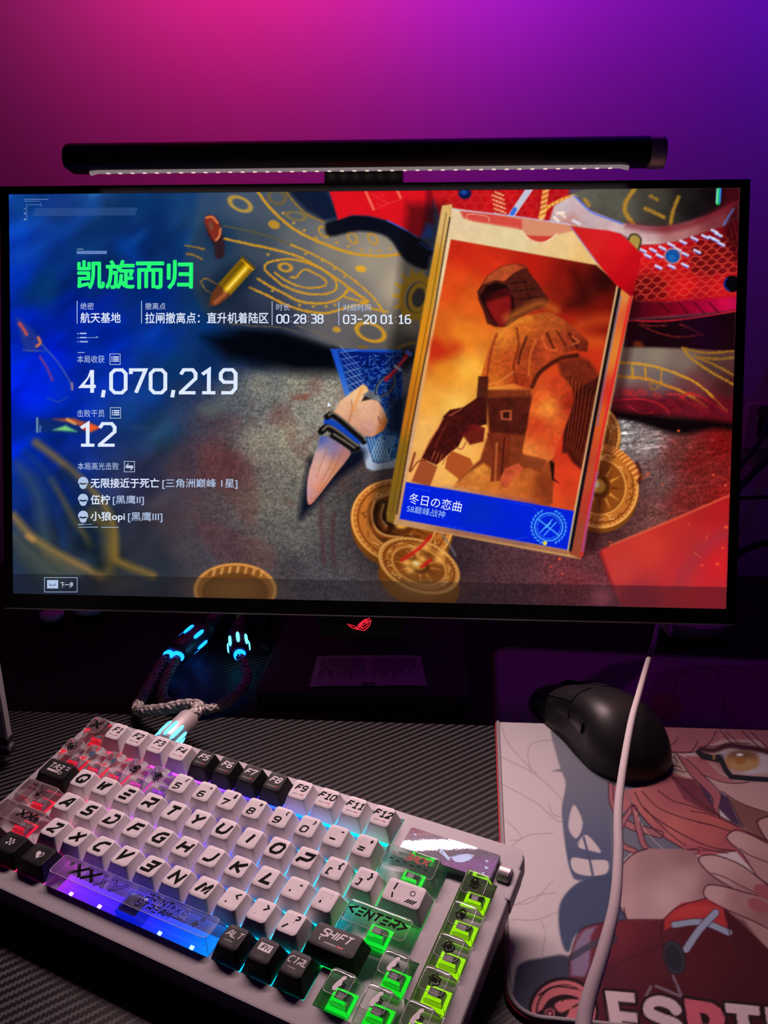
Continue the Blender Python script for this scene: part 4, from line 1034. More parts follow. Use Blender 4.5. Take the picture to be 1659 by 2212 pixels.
    for q, c, w_ in (([(380, 230), (300, 370), (255, 450)], (214, 130, 70), 3), ([(400, 260), (330, 400)], (120, 44, 30), 2.5), ([(180, 545), (210, 440)], (110, 40, 26), 5), ([(185, 550), (230, 490), (280, 480)], (120, 44, 28), 3), ([(450, 400), (490, 415), (515, 375)], (150, 60, 40), 2.5), ([(420, 215), (490, 175)], (160, 80, 60), 3)):
        p.line(K6(q), w_, c, .85, 1.4)
    for k in range(5):
        p.line(K6([(330 + k * 22, 430 + k * 8), (310 + k * 22, 480 + k * 8)]), 2.4, (170, 76, 40), .8, 1)
    p.poly(K6([(590, -20), (650, -20), (640, 270), (590, 265), (575, 160)]), (60, 18, 16), .9, 2, tex=.3); p.poly(K6([(490, 325), (560, 260), (630, 290), (620, 370), (540, 390)]), (96, 22, 20), .95, 2, tex=.2)
    p.poly(K6([(1015, 480), (1045, 500), (1040, 590), (1075, 620), (1030, 600)]), (24, 8, 8), .9, 1.6)
    p.poly(K5([(583, 580), (640, 490), (720, 432), (800, 412), (872, 425), (905, 480), (955, 545), (1012, 630), (1000, 665), (900, 700), (830, 740), (760, 792), (690, 792), (642, 770), (620, 700), (590, 630)]), (74, 26, 20), 1, 1.8, tex=.2, texscale=7)
    p.wpoly(K5([(605, 545), (650, 485), (720, 434), (800, 414), (880, 432), (800, 470), (745, 520), (690, 512), (640, 530)]), [(1060, 600, (176, 80, 44)), (1100, 580, (190, 84, 44)), (1130, 575, (150, 56, 34)), (1050, 620, (130, 50, 30))], 1, 2, tex=.15)
    p.poly(K5([(598, 610), (640, 545), (700, 525), (760, 545), (800, 620), (808, 690), (745, 792), (695, 780), (640, 700)]), (24, 7, 8), .95, 2)
    p.poly(K5([(636, 640), (690, 590), (765, 570), (785, 640), (780, 715), (742, 790), (700, 772), (652, 690)]), (132, 24, 24), .95, 4, 3, tex=.1)
    p.poly(K5([(625, 600), (700, 580), (770, 565), (775, 605), (700, 625), (640, 645)]), (48, 10, 12), .8, 4)
    for q in ([(780, 530), (880, 520)], [(800, 580), (930, 560)], [(820, 630), (960, 610)], [(860, 500), (900, 650)]):
        p.line(K5(q), 3, (34, 12, 12), .8, 1.6)
    p.line(K5([(760, 740), (860, 690), (960, 650), (1050, 690)]), 16, (196, 110, 40), .6, 8); p.line(K5([(720, 830), (800, 770), (900, 740)]), 10, (226, 140, 50), .6, 5)
    # blue caption strip and its crest
    p.poly([(877, 1041), (1242, 1104), (1230, 1189), (863, 1121)], (8, 36, 208), 1, 1.4, tex=.06, texscale=24)
    p.wpoly([(960, 1060), (1150, 1092), (1130, 1165), (980, 1135)], [(1040, 1110, (10, 46, 170)), (980, 1080, (8, 36, 206)), (1130, 1090, (8, 36, 206)), (1080, 1150, (8, 34, 196))], .6, 16)
    for q in ([(1100, 1085), (1150, 1093), (1165, 1110)], [(880, 1052), (930, 1060)], [(960, 1135), (1000, 1142), (1010, 1150)], [(1110, 1165), (1140, 1160)]):
        p.line(q, 1.2, (40, 90, 240), .7, .8, 0)
    cx, cy = K6(1010, 880)
    CY = (90, 190, 250)
    p.ell(cx, cy, 30, 30, 0, CY, .95, .9, 2.4); p.ell(cx, cy, 25, 25, 0, CY, .7, .8, 1.2)
    for q in ([(-18, 12), (8, -16)], [(-10, 18), (16, -10)], [(-6, 2), (4, -8)], [(-22, -16), (22, 18)]):
        p.line([(cx + a, cy + b) for a, b in q], 2.2, CY, .95, .9, 0)
    for a in list(range(115, 246, 13)) + list(range(-65, 66, 13)):
        t = math.radians(a); p.ell(cx + 37 * math.cos(t), cy + 37 * math.sin(t), 4, 1.8, a + 60, CY, .8, .8)
    p.ell(cx - 8, cy + 35, 4.5, 4.5, 0, (240, 220, 70), .95, 1)
    # right rails of the card, ribbon
    p.wpoly([(1334, 612), (1352, 602), (1367, 640), (1328, 820), (1306, 928), (1260, 1198), (1254, 1208), (1228, 1196), (1232, 1180)], [(1350, 640, (216, 140, 70)), (1330, 760, (214, 124, 50)), (1310, 900, (206, 90, 40)), (1280, 1040, (180, 80, 48)), (1250, 1180, (150, 70, 50)), (1375, 660, (206, 60, 40)), (1340, 860, (200, 40, 36)), (1300, 1060, (176, 40, 40))], 1, 1.8)
    p.line([(1340, 615), (1310, 770), (1280, 930), (1250, 1090), (1232, 1188)], 7, (10, 12, 22), .97, 1.6, 0); p.line([(1334, 615), (1304, 770), (1274, 930), (1244, 1090), (1227, 1188)], 3.4, (206, 176, 130), .95, 1.2, 0); p.line([(1341, 640), (1312, 790), (1290, 920)], 2, (60, 110, 190), .8, 1, 0)
    p.line([(1362, 645), (1325, 820), (1302, 930), (1272, 1100), (1256, 1200)], 5, (214, 36, 44), .9, 2, 0); p.line([(1290, 1020), (1270, 1120), (1258, 1190)], 4, (150, 90, 180), .7, 1.8, 0)
    p.poly(K7([(605, 415), (630, 365), (680, 365), (712, 410), (695, 490), (660, 470)]), (170, 140, 70), 1, 1.8); p.line(K7([(612, 415), (635, 372), (680, 372), (708, 410), (692, 480)]), 4, (50, 44, 34), .9, 1.4)
    rib = K7([(178, 305), (300, 322), (470, 340), (560, 365), (640, 440), (708, 510), (700, 600), (640, 840), (520, 745), (380, 580), (270, 430)])
    p.wpoly(rib, [(1240, 495, (196, 34, 34)), (1300, 510, (206, 34, 40)), (1340, 530, (214, 26, 36)), (1300, 560, (196, 22, 28)), (1370, 560, (186, 16, 26)), (1340, 610, (186, 14, 24)), (1365, 635, (150, 10, 20)), (1280, 540, (206, 40, 36))], 1, 1.8)
    sl, m = p.poly_mask(rib, 1.6)
    p.c[sl] *= (1 + .16 * np.sin((p.X[sl] * .30 + p.Y[sl] * .95) * 2 * math.pi / 4.6) * m)[..., None]
    p.line(K7([(185, 312), (280, 445), (385, 590)]), 2.4, (120, 130, 220), .7, 1.2, 0)
    # interface bar at the bottom, hatched strip and small frames
    sl = p.box(0, 1225, 1600, 1330)
    edge = 1239 + (p.X[sl] - 30) * (1268 - 1239) / 1540
    m = np.clip(p.Y[sl] - edge, 0, 1)
    blurred = p.c[sl]
    p.c[sl] = blurred * (1 - m[..., None]) + m[..., None] * (blurred * .62 + np.array([6, 5, 8]))
    for x, y, rx, ry, c in ((508, 1275, 90, 40, (110, 84, 50)), (905, 1270, 80, 30, (106, 78, 48)), (250, 1262, 60, 22, (50, 46, 40)), (1300, 1290, 26, 24, (150, 76, 92))):
        p.glow(x, y, rx, ry, 0, c, .55)
    p.c[:] = np.clip(p.c, 0, 255)
    return G, p

G, P_ = paint_screen()
C_ = P_.c
# the panel's own colours are a little more saturated and contrasty than the painted picture
lum = C_.mean(-1, keepdims=True)
C_ = np.clip(lum + (C_ - lum) * 1.06, 0, 255)
SCREEN_GRID = G
SCREEN_COL = lin(C_)

# ------------------------------------------------------------------ monitor
monitor = thing('monitor', 'wide black gaming monitor showing a game result screen', 'monitor', (0, 0.12, 0))
MLOC = (0, MC[1] - 0.12, MC[2])
def on_panel(o):
    o.location = MLOC
    o.rotation_euler = (TILT, 0, 0)
    return o

def frame_ring(name, out, inn, z0, z1, parent, mat, bev=0.0006):
    """rectangular frame: out / inn = (x0, y0, x1, y1)"""
    def rect(r, z, d=0):
        x0, y0, x1, y1 = r
        return [(x0 + d, y0 + d, z), (x1 - d, y0 + d, z), (x1 - d, y1 - d, z), (x0 + d, y1 - d, z)]
    rings = [rect(inn, z0), rect(out, z0), rect(out, z1 - bev), rect(out, z1, bev), rect(inn, z1), rect(inn, z0)]
    return obj(name, mesh(name, *loft(rings, False, False)), parent, mat)

on_panel(frame_ring('bezel', (-0.3063, -0.1806, 0.3063, 0.1746), (-SW, -SH, SW, SH), -0.014, 0.0009, monitor, M_BEZEL))
bk = [[(x * s, y * s - 0.003, z) for x, y in rrect(0.3055, 0.177, 0.006, 3)] for s, z in ((1, -0.004), (1, -0.014), (0.93, -0.03), (0.8, -0.046))]
on_panel(obj('back_cover', mesh('back_cover', *loft(bk)), monitor, M_BLACK))
on_panel(boxm('chin_trim', (-0.3055, -0.18125, -0.004), (0.3055, -0.1803, 0.0011), monitor, bsdf('trim_metal', (0.42, 0.40, 0.40), 0.35, 0.8), 0.0002))

M_SCREEN = emit_attr('screen_light', 1.0)
scr = on_panel(obj('screen', grid_mesh('screen', SCREEN_GRID, SCREEN_COL), monitor, M_SCREEN))
scr['label'] = 'lit display with game results, coins and a framed portrait card'

TXW = emit('screen_text_white', lin((222, 234, 255)), 1.0)
TXS = emit('screen_text_pale', lin((176, 196, 230)), 1.0)
TXD = emit('screen_text_dim', lin((96, 128, 190)), 1.0)
TXG = emit('screen_text_green', lin((38, 250, 118)), 1.0)
TXK = emit('screen_key_dark', lin((40, 60, 110)), 1.0)

def map_flat(V2, bl, br, tl, z, fit=None):
    """2D points -> the parallelogram bl, br, tl (image pixel coordinates) on the panel"""
    V2 = np.asarray(V2, float)[:, :2]
    lo, hi = (V2.min(0), V2.max(0)) if fit is None else (np.array(fit[0]), np.array(fit[1]))
    uv = (V2 - lo) / np.maximum(hi - lo, 1e-9)
    o, x, y = (np.array(panel_xy(*q)) for q in (bl, br, tl))
    P = o + uv[:, :1] * (x - o) + uv[:, 1:] * (y - o)
    return [(a, b, z) for a, b in P]

def screen_part(name, V, F, mat):
    o = obj(name, mesh(name, V, F), scr, mat)
    return o

def cjk(txt, x0, y0, x1, y1, mat, bold=0.0, name='screen_text', skew=None):
    me = font_mesh(txt, 1.0, 0.0)
    co = np.zeros(len(me.vertices) * 3, np.float32)
    me.vertices.foreach_get('co', co)
    co = co.reshape(-1, 3)[:, :2]
    F0 = [tuple(q.vertices) for q in me.polygons]
    bpy.data.meshes.remove(me)
    V, F = [], []
    sh = [(0, 0)] if bold == 0 else [(bold * math.cos(a), bold * math.sin(a)) for a in np.arange(8) * math.pi / 4] + [(0, 0)]
    for dx, dy in sh:
        o_ = len(V)
        V += [(a + dx, b + dy) for a, b in co]
        F += [tuple(i + o_ for i in q) for q in F0]
    bl, br, tl = (x0, y1), (x1, y1), (x0, y0)
    if skew:
        bl, br, tl = skew
    return screen_part(name, map_flat(V, bl, br, tl, 0.0004), F, mat)

def digits(txt, x0, y0, x1, y1, mat, thick=.15, wd=.52, gap=.2, name='screen_number'):
    V, F, wdt = stroke_text(txt, 1.0, wd, thick, 0, gap)
    xs = [v[0] for v in V]
    return screen_part(name, map_flat(V, (x0, y1), (x1, y1), (x0, y0), 0.0004, ((min(xs), -thick / 2), (max(xs), 1 + thick / 2))), F, mat)

def rect_part(name, x0, y0, x1, y1, mat, line=None, z=0.0003):
    if line is None:
        return screen_part(name, map_flat([(0, 0), (1, 0), (1, 1), (0, 1)], (x0, y1), (x1, y1), (x0, y0), z), [(0, 1, 2, 3)], mat)
    a = line
    V = [(x0, y1), (x1, y1), (x1, y0), (x0, y0), (x0 + a, y1 - a), (x1 - a, y1 - a), (x1 - a, y0 + a), (x0 + a, y0 + a)]
    Q = [(*panel_xy(*q), z) for q in V]
    return screen_part(name, Q, [(0, 1, 5, 4), (1, 2, 6, 5), (2, 3, 7, 6), (3, 0, 4, 7)], mat)

cjk('凯旋而归', 167, 562, 417, 625, TXG, 0.026, 'headline_text')
cjk('绝密', 174, 654, 203, 669, TXS)
cjk('航天基地', 174, 675, 261, 698, TXW, 0.010)
cjk('撤离点', 314, 654, 358, 669, TXS)
cjk('拉闸撤离点：直升机着陆区', 314, 675, 580, 699, TXW, 0.010)
cjk('时长', 597, 656, 626, 671, TXS)
digits('00:28:38', 597, 679, 699, 699, TXW)
cjk('对局时间', 741, 657, 801, 672, TXS)
digits('03-20 01:16', 741, 680, 888, 700, TXW)
cjk('本局收获', 167, 768, 226, 784, TXS)
digits('4,070,219', 169, 796, 513, 852, TXW, .14, .54, .19)
cjk('击败干员', 167, 885, 226, 901, TXS)
digits('12', 173, 912, 252, 965, TXW, .14, .56, .2)
cjk('本局高光击败', 168, 999, 257, 1015, TXS)
cjk('无限接近于死亡', 196, 1033, 344, 1054, TXW, 0.014)
cjk('[三角洲巅峰 1星]', 351, 1034, 513, 1056, TXS, 0.006)
cjk('伍柠', 196, 1069, 238, 1090, TXW, 0.014)
cjk('[黑鹰II]', 244, 1070, 311, 1091, TXS, 0.006)
cjk('小狼opi', 196, 1105, 270, 1128, TXW, 0.014)
cjk('[黑鹰III]', 277, 1106, 351, 1128, TXS, 0.006)
cjk('下一步', 131, 1257, 159, 1269, TXW, 0.004)
cjk('冬日の恋曲', 0, 0, 0, 0, emit('card_text', lin((236, 242, 255)), 1.0), 0.0, 'card_text', ((882, 1087), (995, 1107), (886, 1064)))
cjk('S8巅峰战神', 0, 0, 0, 0, emit('card_text_small', lin((150, 186, 240)), 1.0), 0.0, 'card_text', ((878, 1106), (960, 1120), (881, 1090)))
for x, ya, yb in ((167, 650, 699), (306, 650, 699), (588, 651, 703), (732, 652, 703)):
    rect_part('divider_line', x - .8, ya, x + .8, yb, TXS)
rect_part('tag_bar', 166, 542, 231, 549, TXD)
for x, y in ((237, 764), (238, 880), (268, 996)):
    rect_part('icon_frame', x, y, x + 23.5, y + 24, TXS, 1.3)
    if y < 990:
        for k in range(3):
            rect_part('icon_bar', x + 4, y + 6 + k * 4.4, x + 6.4, y + 8.4 + k * 4.4, TXW)
            rect_part('icon_bar', x + 8, y + 6 + k * 4.4, x + 20, y + 8.4 + k * 4.4, TXW)
    else:
        for q in ([(x + 20, y + 11), (x + 4, y + 11), (x + 10, y + 6)], [(x + 4, y + 14), (x + 20, y + 14), (x + 14, y + 19)]):
            V, F = ribbon(q, 2.2)
            screen_part('icon_arrow', [(*panel_xy(*v), 0.0004) for v in V], [f[::-1] for f in F], TXW)
for y in (1030, 1066.5, 1103):
    top = [(169 + 11 + 11 * math.cos(a), y + 11 - 11 * math.sin(a)) for a in np.linspace(0.05, math.pi - .05, 9)] + [(169.5, y + 15), (175, y + 12.5), (180, y + 14), (185, y + 12.5), (190.5, y + 15)]
    jaw = [(171, y + 15), (176, y + 16.5), (180, y + 17.5), (184, y + 16.5), (189, y + 15), (187, y + 22), (183.5, y + 26), (176.5, y + 26), (173, y + 22)]
    for q in (top, jaw):
        screen_part('head_icon', [(*panel_xy(*v), 0.0004) for v in q], [tuple(range(len(q)))], TXS)
rect_part('button_frame', 96, 1247, 167.5, 1279, TXS, 1.0)
rect_part('button_key', 102, 1253, 126, 1271, TXS)
V, F = ribbon([(108, 1260), (108, 1264), (120, 1264), (120, 1260)], 1.4)
screen_part('button_mark', [(*panel_xy(*v), 0.0006) for v in V], F, TXK)
for x0, y0, x1, y1 in ((52, 430, 105, 431.6), (52, 434.5, 86, 435.6), (57.4, 440, 58.6, 476), (60, 442, 88, 443), (88, 438, 89, 446), (52, 450, 56, 452), (52, 459, 56, 464), (52, 473, 56, 475),
                       (167, 720, 171, 721.4), (173, 719, 187, 721.8), (167, 729, 171, 730.2), (173, 728, 187, 730.6), (188, 729, 206, 729.8), (207, 727.5, 212, 729.5), (167, 738, 171, 739.2), (173, 737, 190, 739.6),
                       (169, 1132, 182, 1133.6), (183, 1132.4, 199, 1133.2), (170, 1138, 212, 1139.2), (219, 1138.4, 257, 1139.6), (167, 538, 180, 539), (168, 761, 183, 762.4)):
    rect_part('small_print', x0, y0, x1, y1, TXS if y0 > 460 else TXD)
hv, hf = [], []
for k in range(75):
    V, F = ribbon([(72 + k * 2.95, 467 - k * .02), (79 + k * 2.95, 450 - k * .02)], .9)
    o_ = len(hv); hv += [(*panel_xy(*v), .0003) for v in V]; hf += [tuple(i + o_ for i in f) for f in F]
screen_part('hatched_strip', hv, hf, emit('screen_hatch', lin((62, 100, 158)), 1.0))
V, F = [(708, 868), (708, 880), (711, 877.4), (716, 876.5)], [(0, 1, 2, 3)]
screen_part('mouse_pointer', [(*panel_xy(*v), 0.0005) for v in V], F, TXW)

# logo housing under the chin with the glowing emblem
hz = [[(x, y, z) for x, y in q] for q, z in (([(-.042, -.1790), (-.033, -.2010), (.033, -.2010), (.042, -.1790)], -0.034), ([(-.042, -.1790), (-.033, -.2010), (.033, -.2010), (.042, -.1790)], -0.0112), ([(-.041, -.1790), (-.0325, -.2003), (.0325, -.2003), (.041, -.1790)], -0.0105))]
hs = on_panel(obj('emblem_housing', mesh('emblem_housing', *loft(hz)), monitor, M_BEZEL))
KL = crop(560, 1280, 2.676)
logo_v, logo_f = [], []
for q, w_ in (([(548, 192), (560, 206), (575, 184), (605, 158), (640, 149), (612, 162), (585, 186), (565, 214), (553, 205)], 3.4), ([(575, 206), (600, 174), (646, 161), (636, 194), (608, 219), (562, 211)], 4.2), ([(588, 204), (603, 186), (632, 171), (624, 190), (604, 206), (588, 204)], 4.0),
              ([(510, 181), (530, 199), (550, 210)], 4.0), ([(524, 186), (545, 191)], 3.4), ([(566, 196), (586, 178), (622, 163)], 3.0)):
    V, F = ribbon([panel_xy(*k, dz=-.0102) for k in KL(q)], w_ * 0.00015)
    o_ = len(logo_v)
    logo_v += [(v[0], v[1], -0.0102) for v in V]; logo_f += [tuple(i + o_ for i in f) for f in F]
lg = obj('glowing_emblem', mesh('glowing_emblem', logo_v, logo_f), hs, emit('emblem_red', lin((255, 40, 58)), 1.6))

# stand
slab('stand_base', 0.094, 0.095, -0.0, 0.012, 0.012, 0.0015, 5, monitor, bsdf('stand_black', (0.02, 0.018, 0.019), 0.6, noise=(30, .15)), (0, -0.025))
cl = [[(x * 0.026, y * 0.018 + yo, z) for x, y in rrect(1, 1, .4, 4)] for z, yo in ((0.012, 0.035), (0.1, 0.035), (0.2, 0.035), (0.3, 0.03))]
obj('stand_column', mesh('stand_column', *loft(cl)), monitor, M_BLACK)
boxm('stand_mount', (-0.035, -0.036, 0.24), (0.035, 0.03, 0.31), monitor, M_BLACK, 0.004)

# ------------------------------------------------------------------ light bar clipped to the monitor's top edge
bar = thing('light_bar', 'slim black lamp bar with silver end clipped on monitor top', 'lamp', MC)
bar.rotation_euler = (TILT, 0, 0)
BY, BZ, BR_ = 0.1945, 0.004, 0.0122
def dprof(r, a0, a1, n=20):
    return [(r * math.cos(math.radians(a)), r * math.sin(math.radians(a))) for a in np.linspace(a0, a1, n)]
# cross section in (y, z): rounded, with a flat slot cut at the lower front for the diffuser
sec = dprof(BR_, -52, 228, 34)
rings = []
for x, s in ((-0.2468, .55), (-0.2462, .86), (-0.2445, .97), (-0.242, 1.0), (0.2248, 1.0)):
    rings.append([(x, BY + a * s, BZ + b * s) for a, b in [(q[1] * 1.0, q[0]) for q in sec]])
obj('tube', mesh('tube', *loft(rings), smooth=True), bar, bsdf('bar_black', (0.006, 0.006, 0.007), 0.5))
rings = [[(x, BY + math.cos(t) * BR_ * s, BZ + math.sin(t) * BR_ * s) for t in np.linspace(0, 2 * math.pi, 40)[:-1]] for x, s in ((0.225, .97), (0.2252, 1.0), (0.2365, 1.0), (0.2372, .97), (0.2373, .9))]
obj('end_knob', mesh('end_knob', *loft(rings), smooth=False), bar, M_STEEL)
dif = tube('diffuser', [(-0.2275, BY - 0.0108, BZ - 0.0022), (-0.221, BY - 0.0098, BZ - 0.0006), (0, BY - 0.0098, BZ - 0.0006), (0.2035, BY - 0.0098, BZ - 0.0006), (0.2105, BY - 0.0108, BZ - 0.0022)], 0.0019, 10, bar, emit('bar_diffuser', lin((128, 114, 118)), 1.0))
parts_ = []
for k in range(41):
    x = -0.212 + k * (0.408 / 40)
    c = (x, BY - 0.0099, BZ - 0.0008)
    rr = [[(c[0] + t, c[1] + .0020 * s * math.cos(a), c[2] + .0020 * s * math.sin(a)) for a in np.linspace(0, 2 * math.pi, 11)[:-1]] for t, s in ((-.0028, .2), (-.0014, 1.0), (.0014, 1.0), (.0028, .2))]
    parts_.append(loft(rr))
lr = obj('led_row', mesh('led_row', *join_vf(parts_), smooth=True), dif, emit('bar_led', lin((244, 214, 200)), 1.0))
lr['kind'] = 'stuff'
cb = [[(x, y, z) for x, y in ((-0.0335, 0.1752), (0.0305, 0.1752), (0.0305, 0.190), (-0.0335, 0.190))] for z in (-0.03, -0.004)]
obj('clamp', mesh('clamp', *loft(cb)), bar, M_BLACK)
boxm('clamp_foot', (-0.03, 0.12, -0.06), (0.027, 0.178, -0.047), bar, M_BLACK, 0.003)
boxm('clamp_neck', (-0.03, 0.1752, -0.052), (0.027, 0.1865, -0.028), bar, M_BLACK, 0.002)
la = bpy.data.lights.new('light_bar_beam', 'AREA')
la.shape = 'RECTANGLE'
la.size = 0.43
la.size_y = 0.0035
la.energy = 1.06
la.color = (1.0, 0.68, 0.70)
la.spread = math.radians(88)
lo = bpy.data.objects.new('light_bar_beam', la)
COL.objects.link(lo)
lo.parent = bar
lo.matrix_parent_inverse = Matrix.Identity(4)
lo.location = (-0.005, BY - 0.0128, 0.0055)
# aim: mostly down the panel, a little towards the sitter
d_world = Vector((0, -0.574, -0.819)).normalized()
d_loc = Vector(RM.T @ np.array(d_world))
zx = -d_loc
yx = zx.cross(Vector((1, 0, 0)))
lo.rotation_mode = 'QUATERNION'
lo.rotation_quaternion = Matrix(((1, yx.x, zx.x), (0, yx.y, zx.y), (0, yx.z, zx.z))).to_quaternion()

# ------------------------------------------------------------------ keyboard
U = 0.01905
RK = Matrix(((0.923564, 0.377257, -0.068601), (-0.383444, 0.908663, -0.165232), (0.0, 0.178907, 0.983866)))
TK = Vector((-0.184094, -0.108032, 0.044256))
GAPF = 0.234
ROWS = [0.5, 1.5 + GAPF, 2.5 + GAPF, 3.5 + GAPF, 4.5 + GAPF, 5.5 + GAPF]
keyboard = thing('keyboard', 'white mechanical keyboard with white, black and clear keycaps glowing in rainbow colours', 'keyboard', TK)
keyboard.rotation_euler = RK.to_euler()
kx = lambda c: c * U
ky = lambda r: -r * U

PLATE, BEZ = -0.0068, 0.0008
C0, C1, R0, R1 = -0.27, 16.86, -0.24, 6.84
# wells in the bezel: main block, navigation column, arrow block (joined outline as boxes)
WELLS = [(-0.02, -0.02, 13.02, 1.02), (-0.02, 1.0, 15.03, 5.24), (-0.02, 5.2, 13.03, 6.25), (15.5, 1.21, 16.5, 5.3), (14.3, 5.2, 15.36, 6.27), (13.28, 5.21, 16.5, 6.27), (12.2, 4.2, 14.03, 5.26), (14.33, 4.21, 15.36, 5.3)]
def build_case():
    # top frame cut from a grid of cells: a cell is solid unless it lies in a well
    xs = sorted({C0, C1} | {w[0] for w in WELLS} | {w[2] for w in WELLS})
    ys = sorted({R0, R1} | {w[1] for w in WELLS} | {w[3] for w in WELLS})
    V, F, idx = [], [], {}
    def vid(x, y, z):
        k = (round(x, 4), round(y, 4), z)
        if k not in idx:
            idx[k] = len(V); V.append((kx(x), ky(y), z))
        return idx[k]
    solid = {}
    for i in range(len(xs) - 1):
        for j in range(len(ys) - 1):
            mx, my = (xs[i] + xs[i + 1]) / 2, (ys[j] + ys[j + 1]) / 2
            solid[i, j] = not any(a < mx < c and b < my < d for a, b, c, d in WELLS)
    for (i, j), s in solid.items():
        if not s:
            continue
        x0, x1, y0, y1 = xs[i], xs[i + 1], ys[j], ys[j + 1]
        F.append((vid(x0, y1, BEZ), vid(x1, y1, BEZ), vid(x1, y0, BEZ), vid(x0, y0, BEZ)))
        for di, dj, a, b in ((-1, 0, (x0, y0), (x0, y1)), (1, 0, (x1, y1), (x1, y0)), (0, -1, (x1, y0), (x0, y0)), (0, 1, (x0, y1), (x1, y1))):
            if not solid.get((i + di, j + dj), True):
                F.append((vid(*a, PLATE), vid(*b, PLATE), vid(*b, BEZ), vid(*a, BEZ)))
    return V, F
V, F = build_case()
case = obj('case', mesh('case', V, F), keyboard, M_CASE)
# outer shell: rounded rim, wall, undercut base
cxm, cym = (C0 + C1) / 2, (R0 + R1) / 2
hw, hd = (C1 - C0) / 2 * U, (R1 - R0) / 2 * U
def ring(d, z, r=0.007, dy=0.0):
    return [(kx(cxm) + x, ky(cym) + y + dy, z) for x, y in rrect(hw + d, hd + d, r, 6)]
shell = [ring(-.0006, BEZ - .00005, .0064), ring(0.0006, BEZ - .0001), ring(0.0013, BEZ - .0008, .0078), ring(0.0016, BEZ - .0020, .008), ring(0.0016, -.0105, .008), ring(0.0008, -.0112, .008), ring(-.0004, -.0116, .007), ring(-.0035, -.0118, .006), ring(-.006, -.0205, .006), ring(-.009, -.0218, .006)]
obj('case_shell', mesh('case_shell', *loft(shell, False, True)), case, M_CASE)
plate = boxm('switch_plate', (kx(-0.1), ky(6.4), PLATE - .0015), (kx(16.6), ky(-0.1), PLATE), keyboard, bsdf('white_plate', (0.66, 0.66, 0.68), 0.6))
foot_m = M_RUBBER
for c in (1.2, 15.4):
    # flip-out feet under the rear edge
    o = boxm('rear_foot', (kx(c) - .011, ky(0.2) - .006, -.0452), (kx(c) + .011, ky(0.2) + .004, -.0205), keyboard, foot_m, .001)

def rgb_at(c, r=3):
    stops = [(0, (255, 20, 44)), (2.2, (255, 24, 60)), (3.6, (226, 50, 210)), (5.0, (120, 40, 255)), (7.5, (40, 30, 255)), (9.2, (0, 90, 255)), (10.6, (0, 170, 255)), (12.2, (0, 200, 235)), (13.2, (0, 255, 60)), (15.0, (16, 255, 30)), (15.5, (150, 255, 0)), (16.6, (196, 255, 0))]
    c = c + (r - 3) * 0.12 if c < 12 else c
    for (a, ca), (b, cb_) in zip(stops, stops[1:]):
        if c <= b:
            t = max(0, (c - a) / (b - a))
            return lin([x * (1 - t) + y * t for x, y in zip(ca, cb_)])
    return lin(stops[-1][1])

HT = [.0094, .0094, .0079, .0073, .0079, .0081]     # height of the cap tops
TILTS = [.0011, .0011, .0006, .0001, -.0004, -.0004]
def cap_geom(w_u, row, tall=False, clear=False):
    """sculpted keycap: returns verts, faces and the function of its dished top"""
    bw, bd = w_u * U / 2 - .00045, U / 2 - .00045
    tw, td = bw - .0031, bd - .0024
    zb, zt, tl = -.0007, HT[row], TILTS[row]
    off = .0009
    if clear:
        tw, td = bw - .0028, bd - .0026
    dish = .0006
    lim = min(tw, .0075)
    def top(x, y):
        e = max(abs(x) - (tw - lim), 0) / lim
        return zt + tl * (y - off) / td * .8 - dish * (1 - min(e, 1.0) ** 2) + dish * .35
    n = 4
    base = rrect(bw, bd, .0009, n)
    rings = [[(x, y, zb) for x, y in base]]
    for t in (.35, .75, .93):
        k = t
        rr = rrect(bw + (tw - bw) * k, bd + (td - bd) * k, .0009 + .0011 * k, n)
        rings.append([(x, y + off * k, zb + (top(x, y + off) - zb) * (t * .985)) for x, y in rr])
    rr = rrect(tw, td, .0021, n)
    rings.append([(x, y + off, top(x, y + off) - .00018) for x, y in rr])
    for s in (.955, .66, .33):
        rings.append([(x * (1 - (1 - s) * 1.0), y * s + off, top(x * s, y * s + off)) for x, y in rr])
    V, F = loft(rings, False, True)
    return V, F, top, tw, td, off

def thick_ring(pts, r, seg=5):
    P = [np.array(q, float) for q in pts]
    n = len(P)
    rings = []
    for i in range(n):
        t = P[(i + 1) % n] - P[i - 1]; t /= np.linalg.norm(t)
        a_ = np.cross(t, (0, 0, 1.0)); a_ /= np.linalg.norm(a_); b_ = np.cross(t, a_)
        rings.append([tuple(P[i] + r * (math.cos(k) * a_ + math.sin(k) * b_)) for k in np.linspace(0, 2 * math.pi, seg + 1)[:-1]])
    return loft(rings + [rings[0]], False, False)

CAPS = {}
def cap_mesh(w_u, row, clear):
    k = (w_u, row, clear)
    if k not in CAPS:
        V, F, top, tw, td, off = cap_geom(w_u, row, clear=clear)
        nf = len(F)
        if clear:
            n_ = 20
            edge = [V[4 * n_ + j] for j in range(n_)]
            parts = [(V, F), thick_ring(edge, .00016)]  # pale tubes along the cap edges stand in for their bright highlights
            for j in (2, 7, 12, 17):
                parts.append(tube_vf([V[i * n_ + j] for i in (0, 1, 2, 3, 4)], .00013, 5))
            parts.append(thick_ring([V[j] for j in range(n_)], .00014))
            V, F = join_vf(parts)
        me = mesh('keycap', V, F, smooth=True)
        if clear:
            me.materials.append(M_CLEAR); me.materials.append(M_EDGE_GLINT)
            me.polygons.foreach_set('material_index', [0] * nf + [1] * (len(F) - nf))
        try:
            me.set_sharp_from_angle(angle=math.radians(32))
        except Exception:
            pass
        CAPS[k] = (me, top, tw, td, off)
    return CAPS[k]

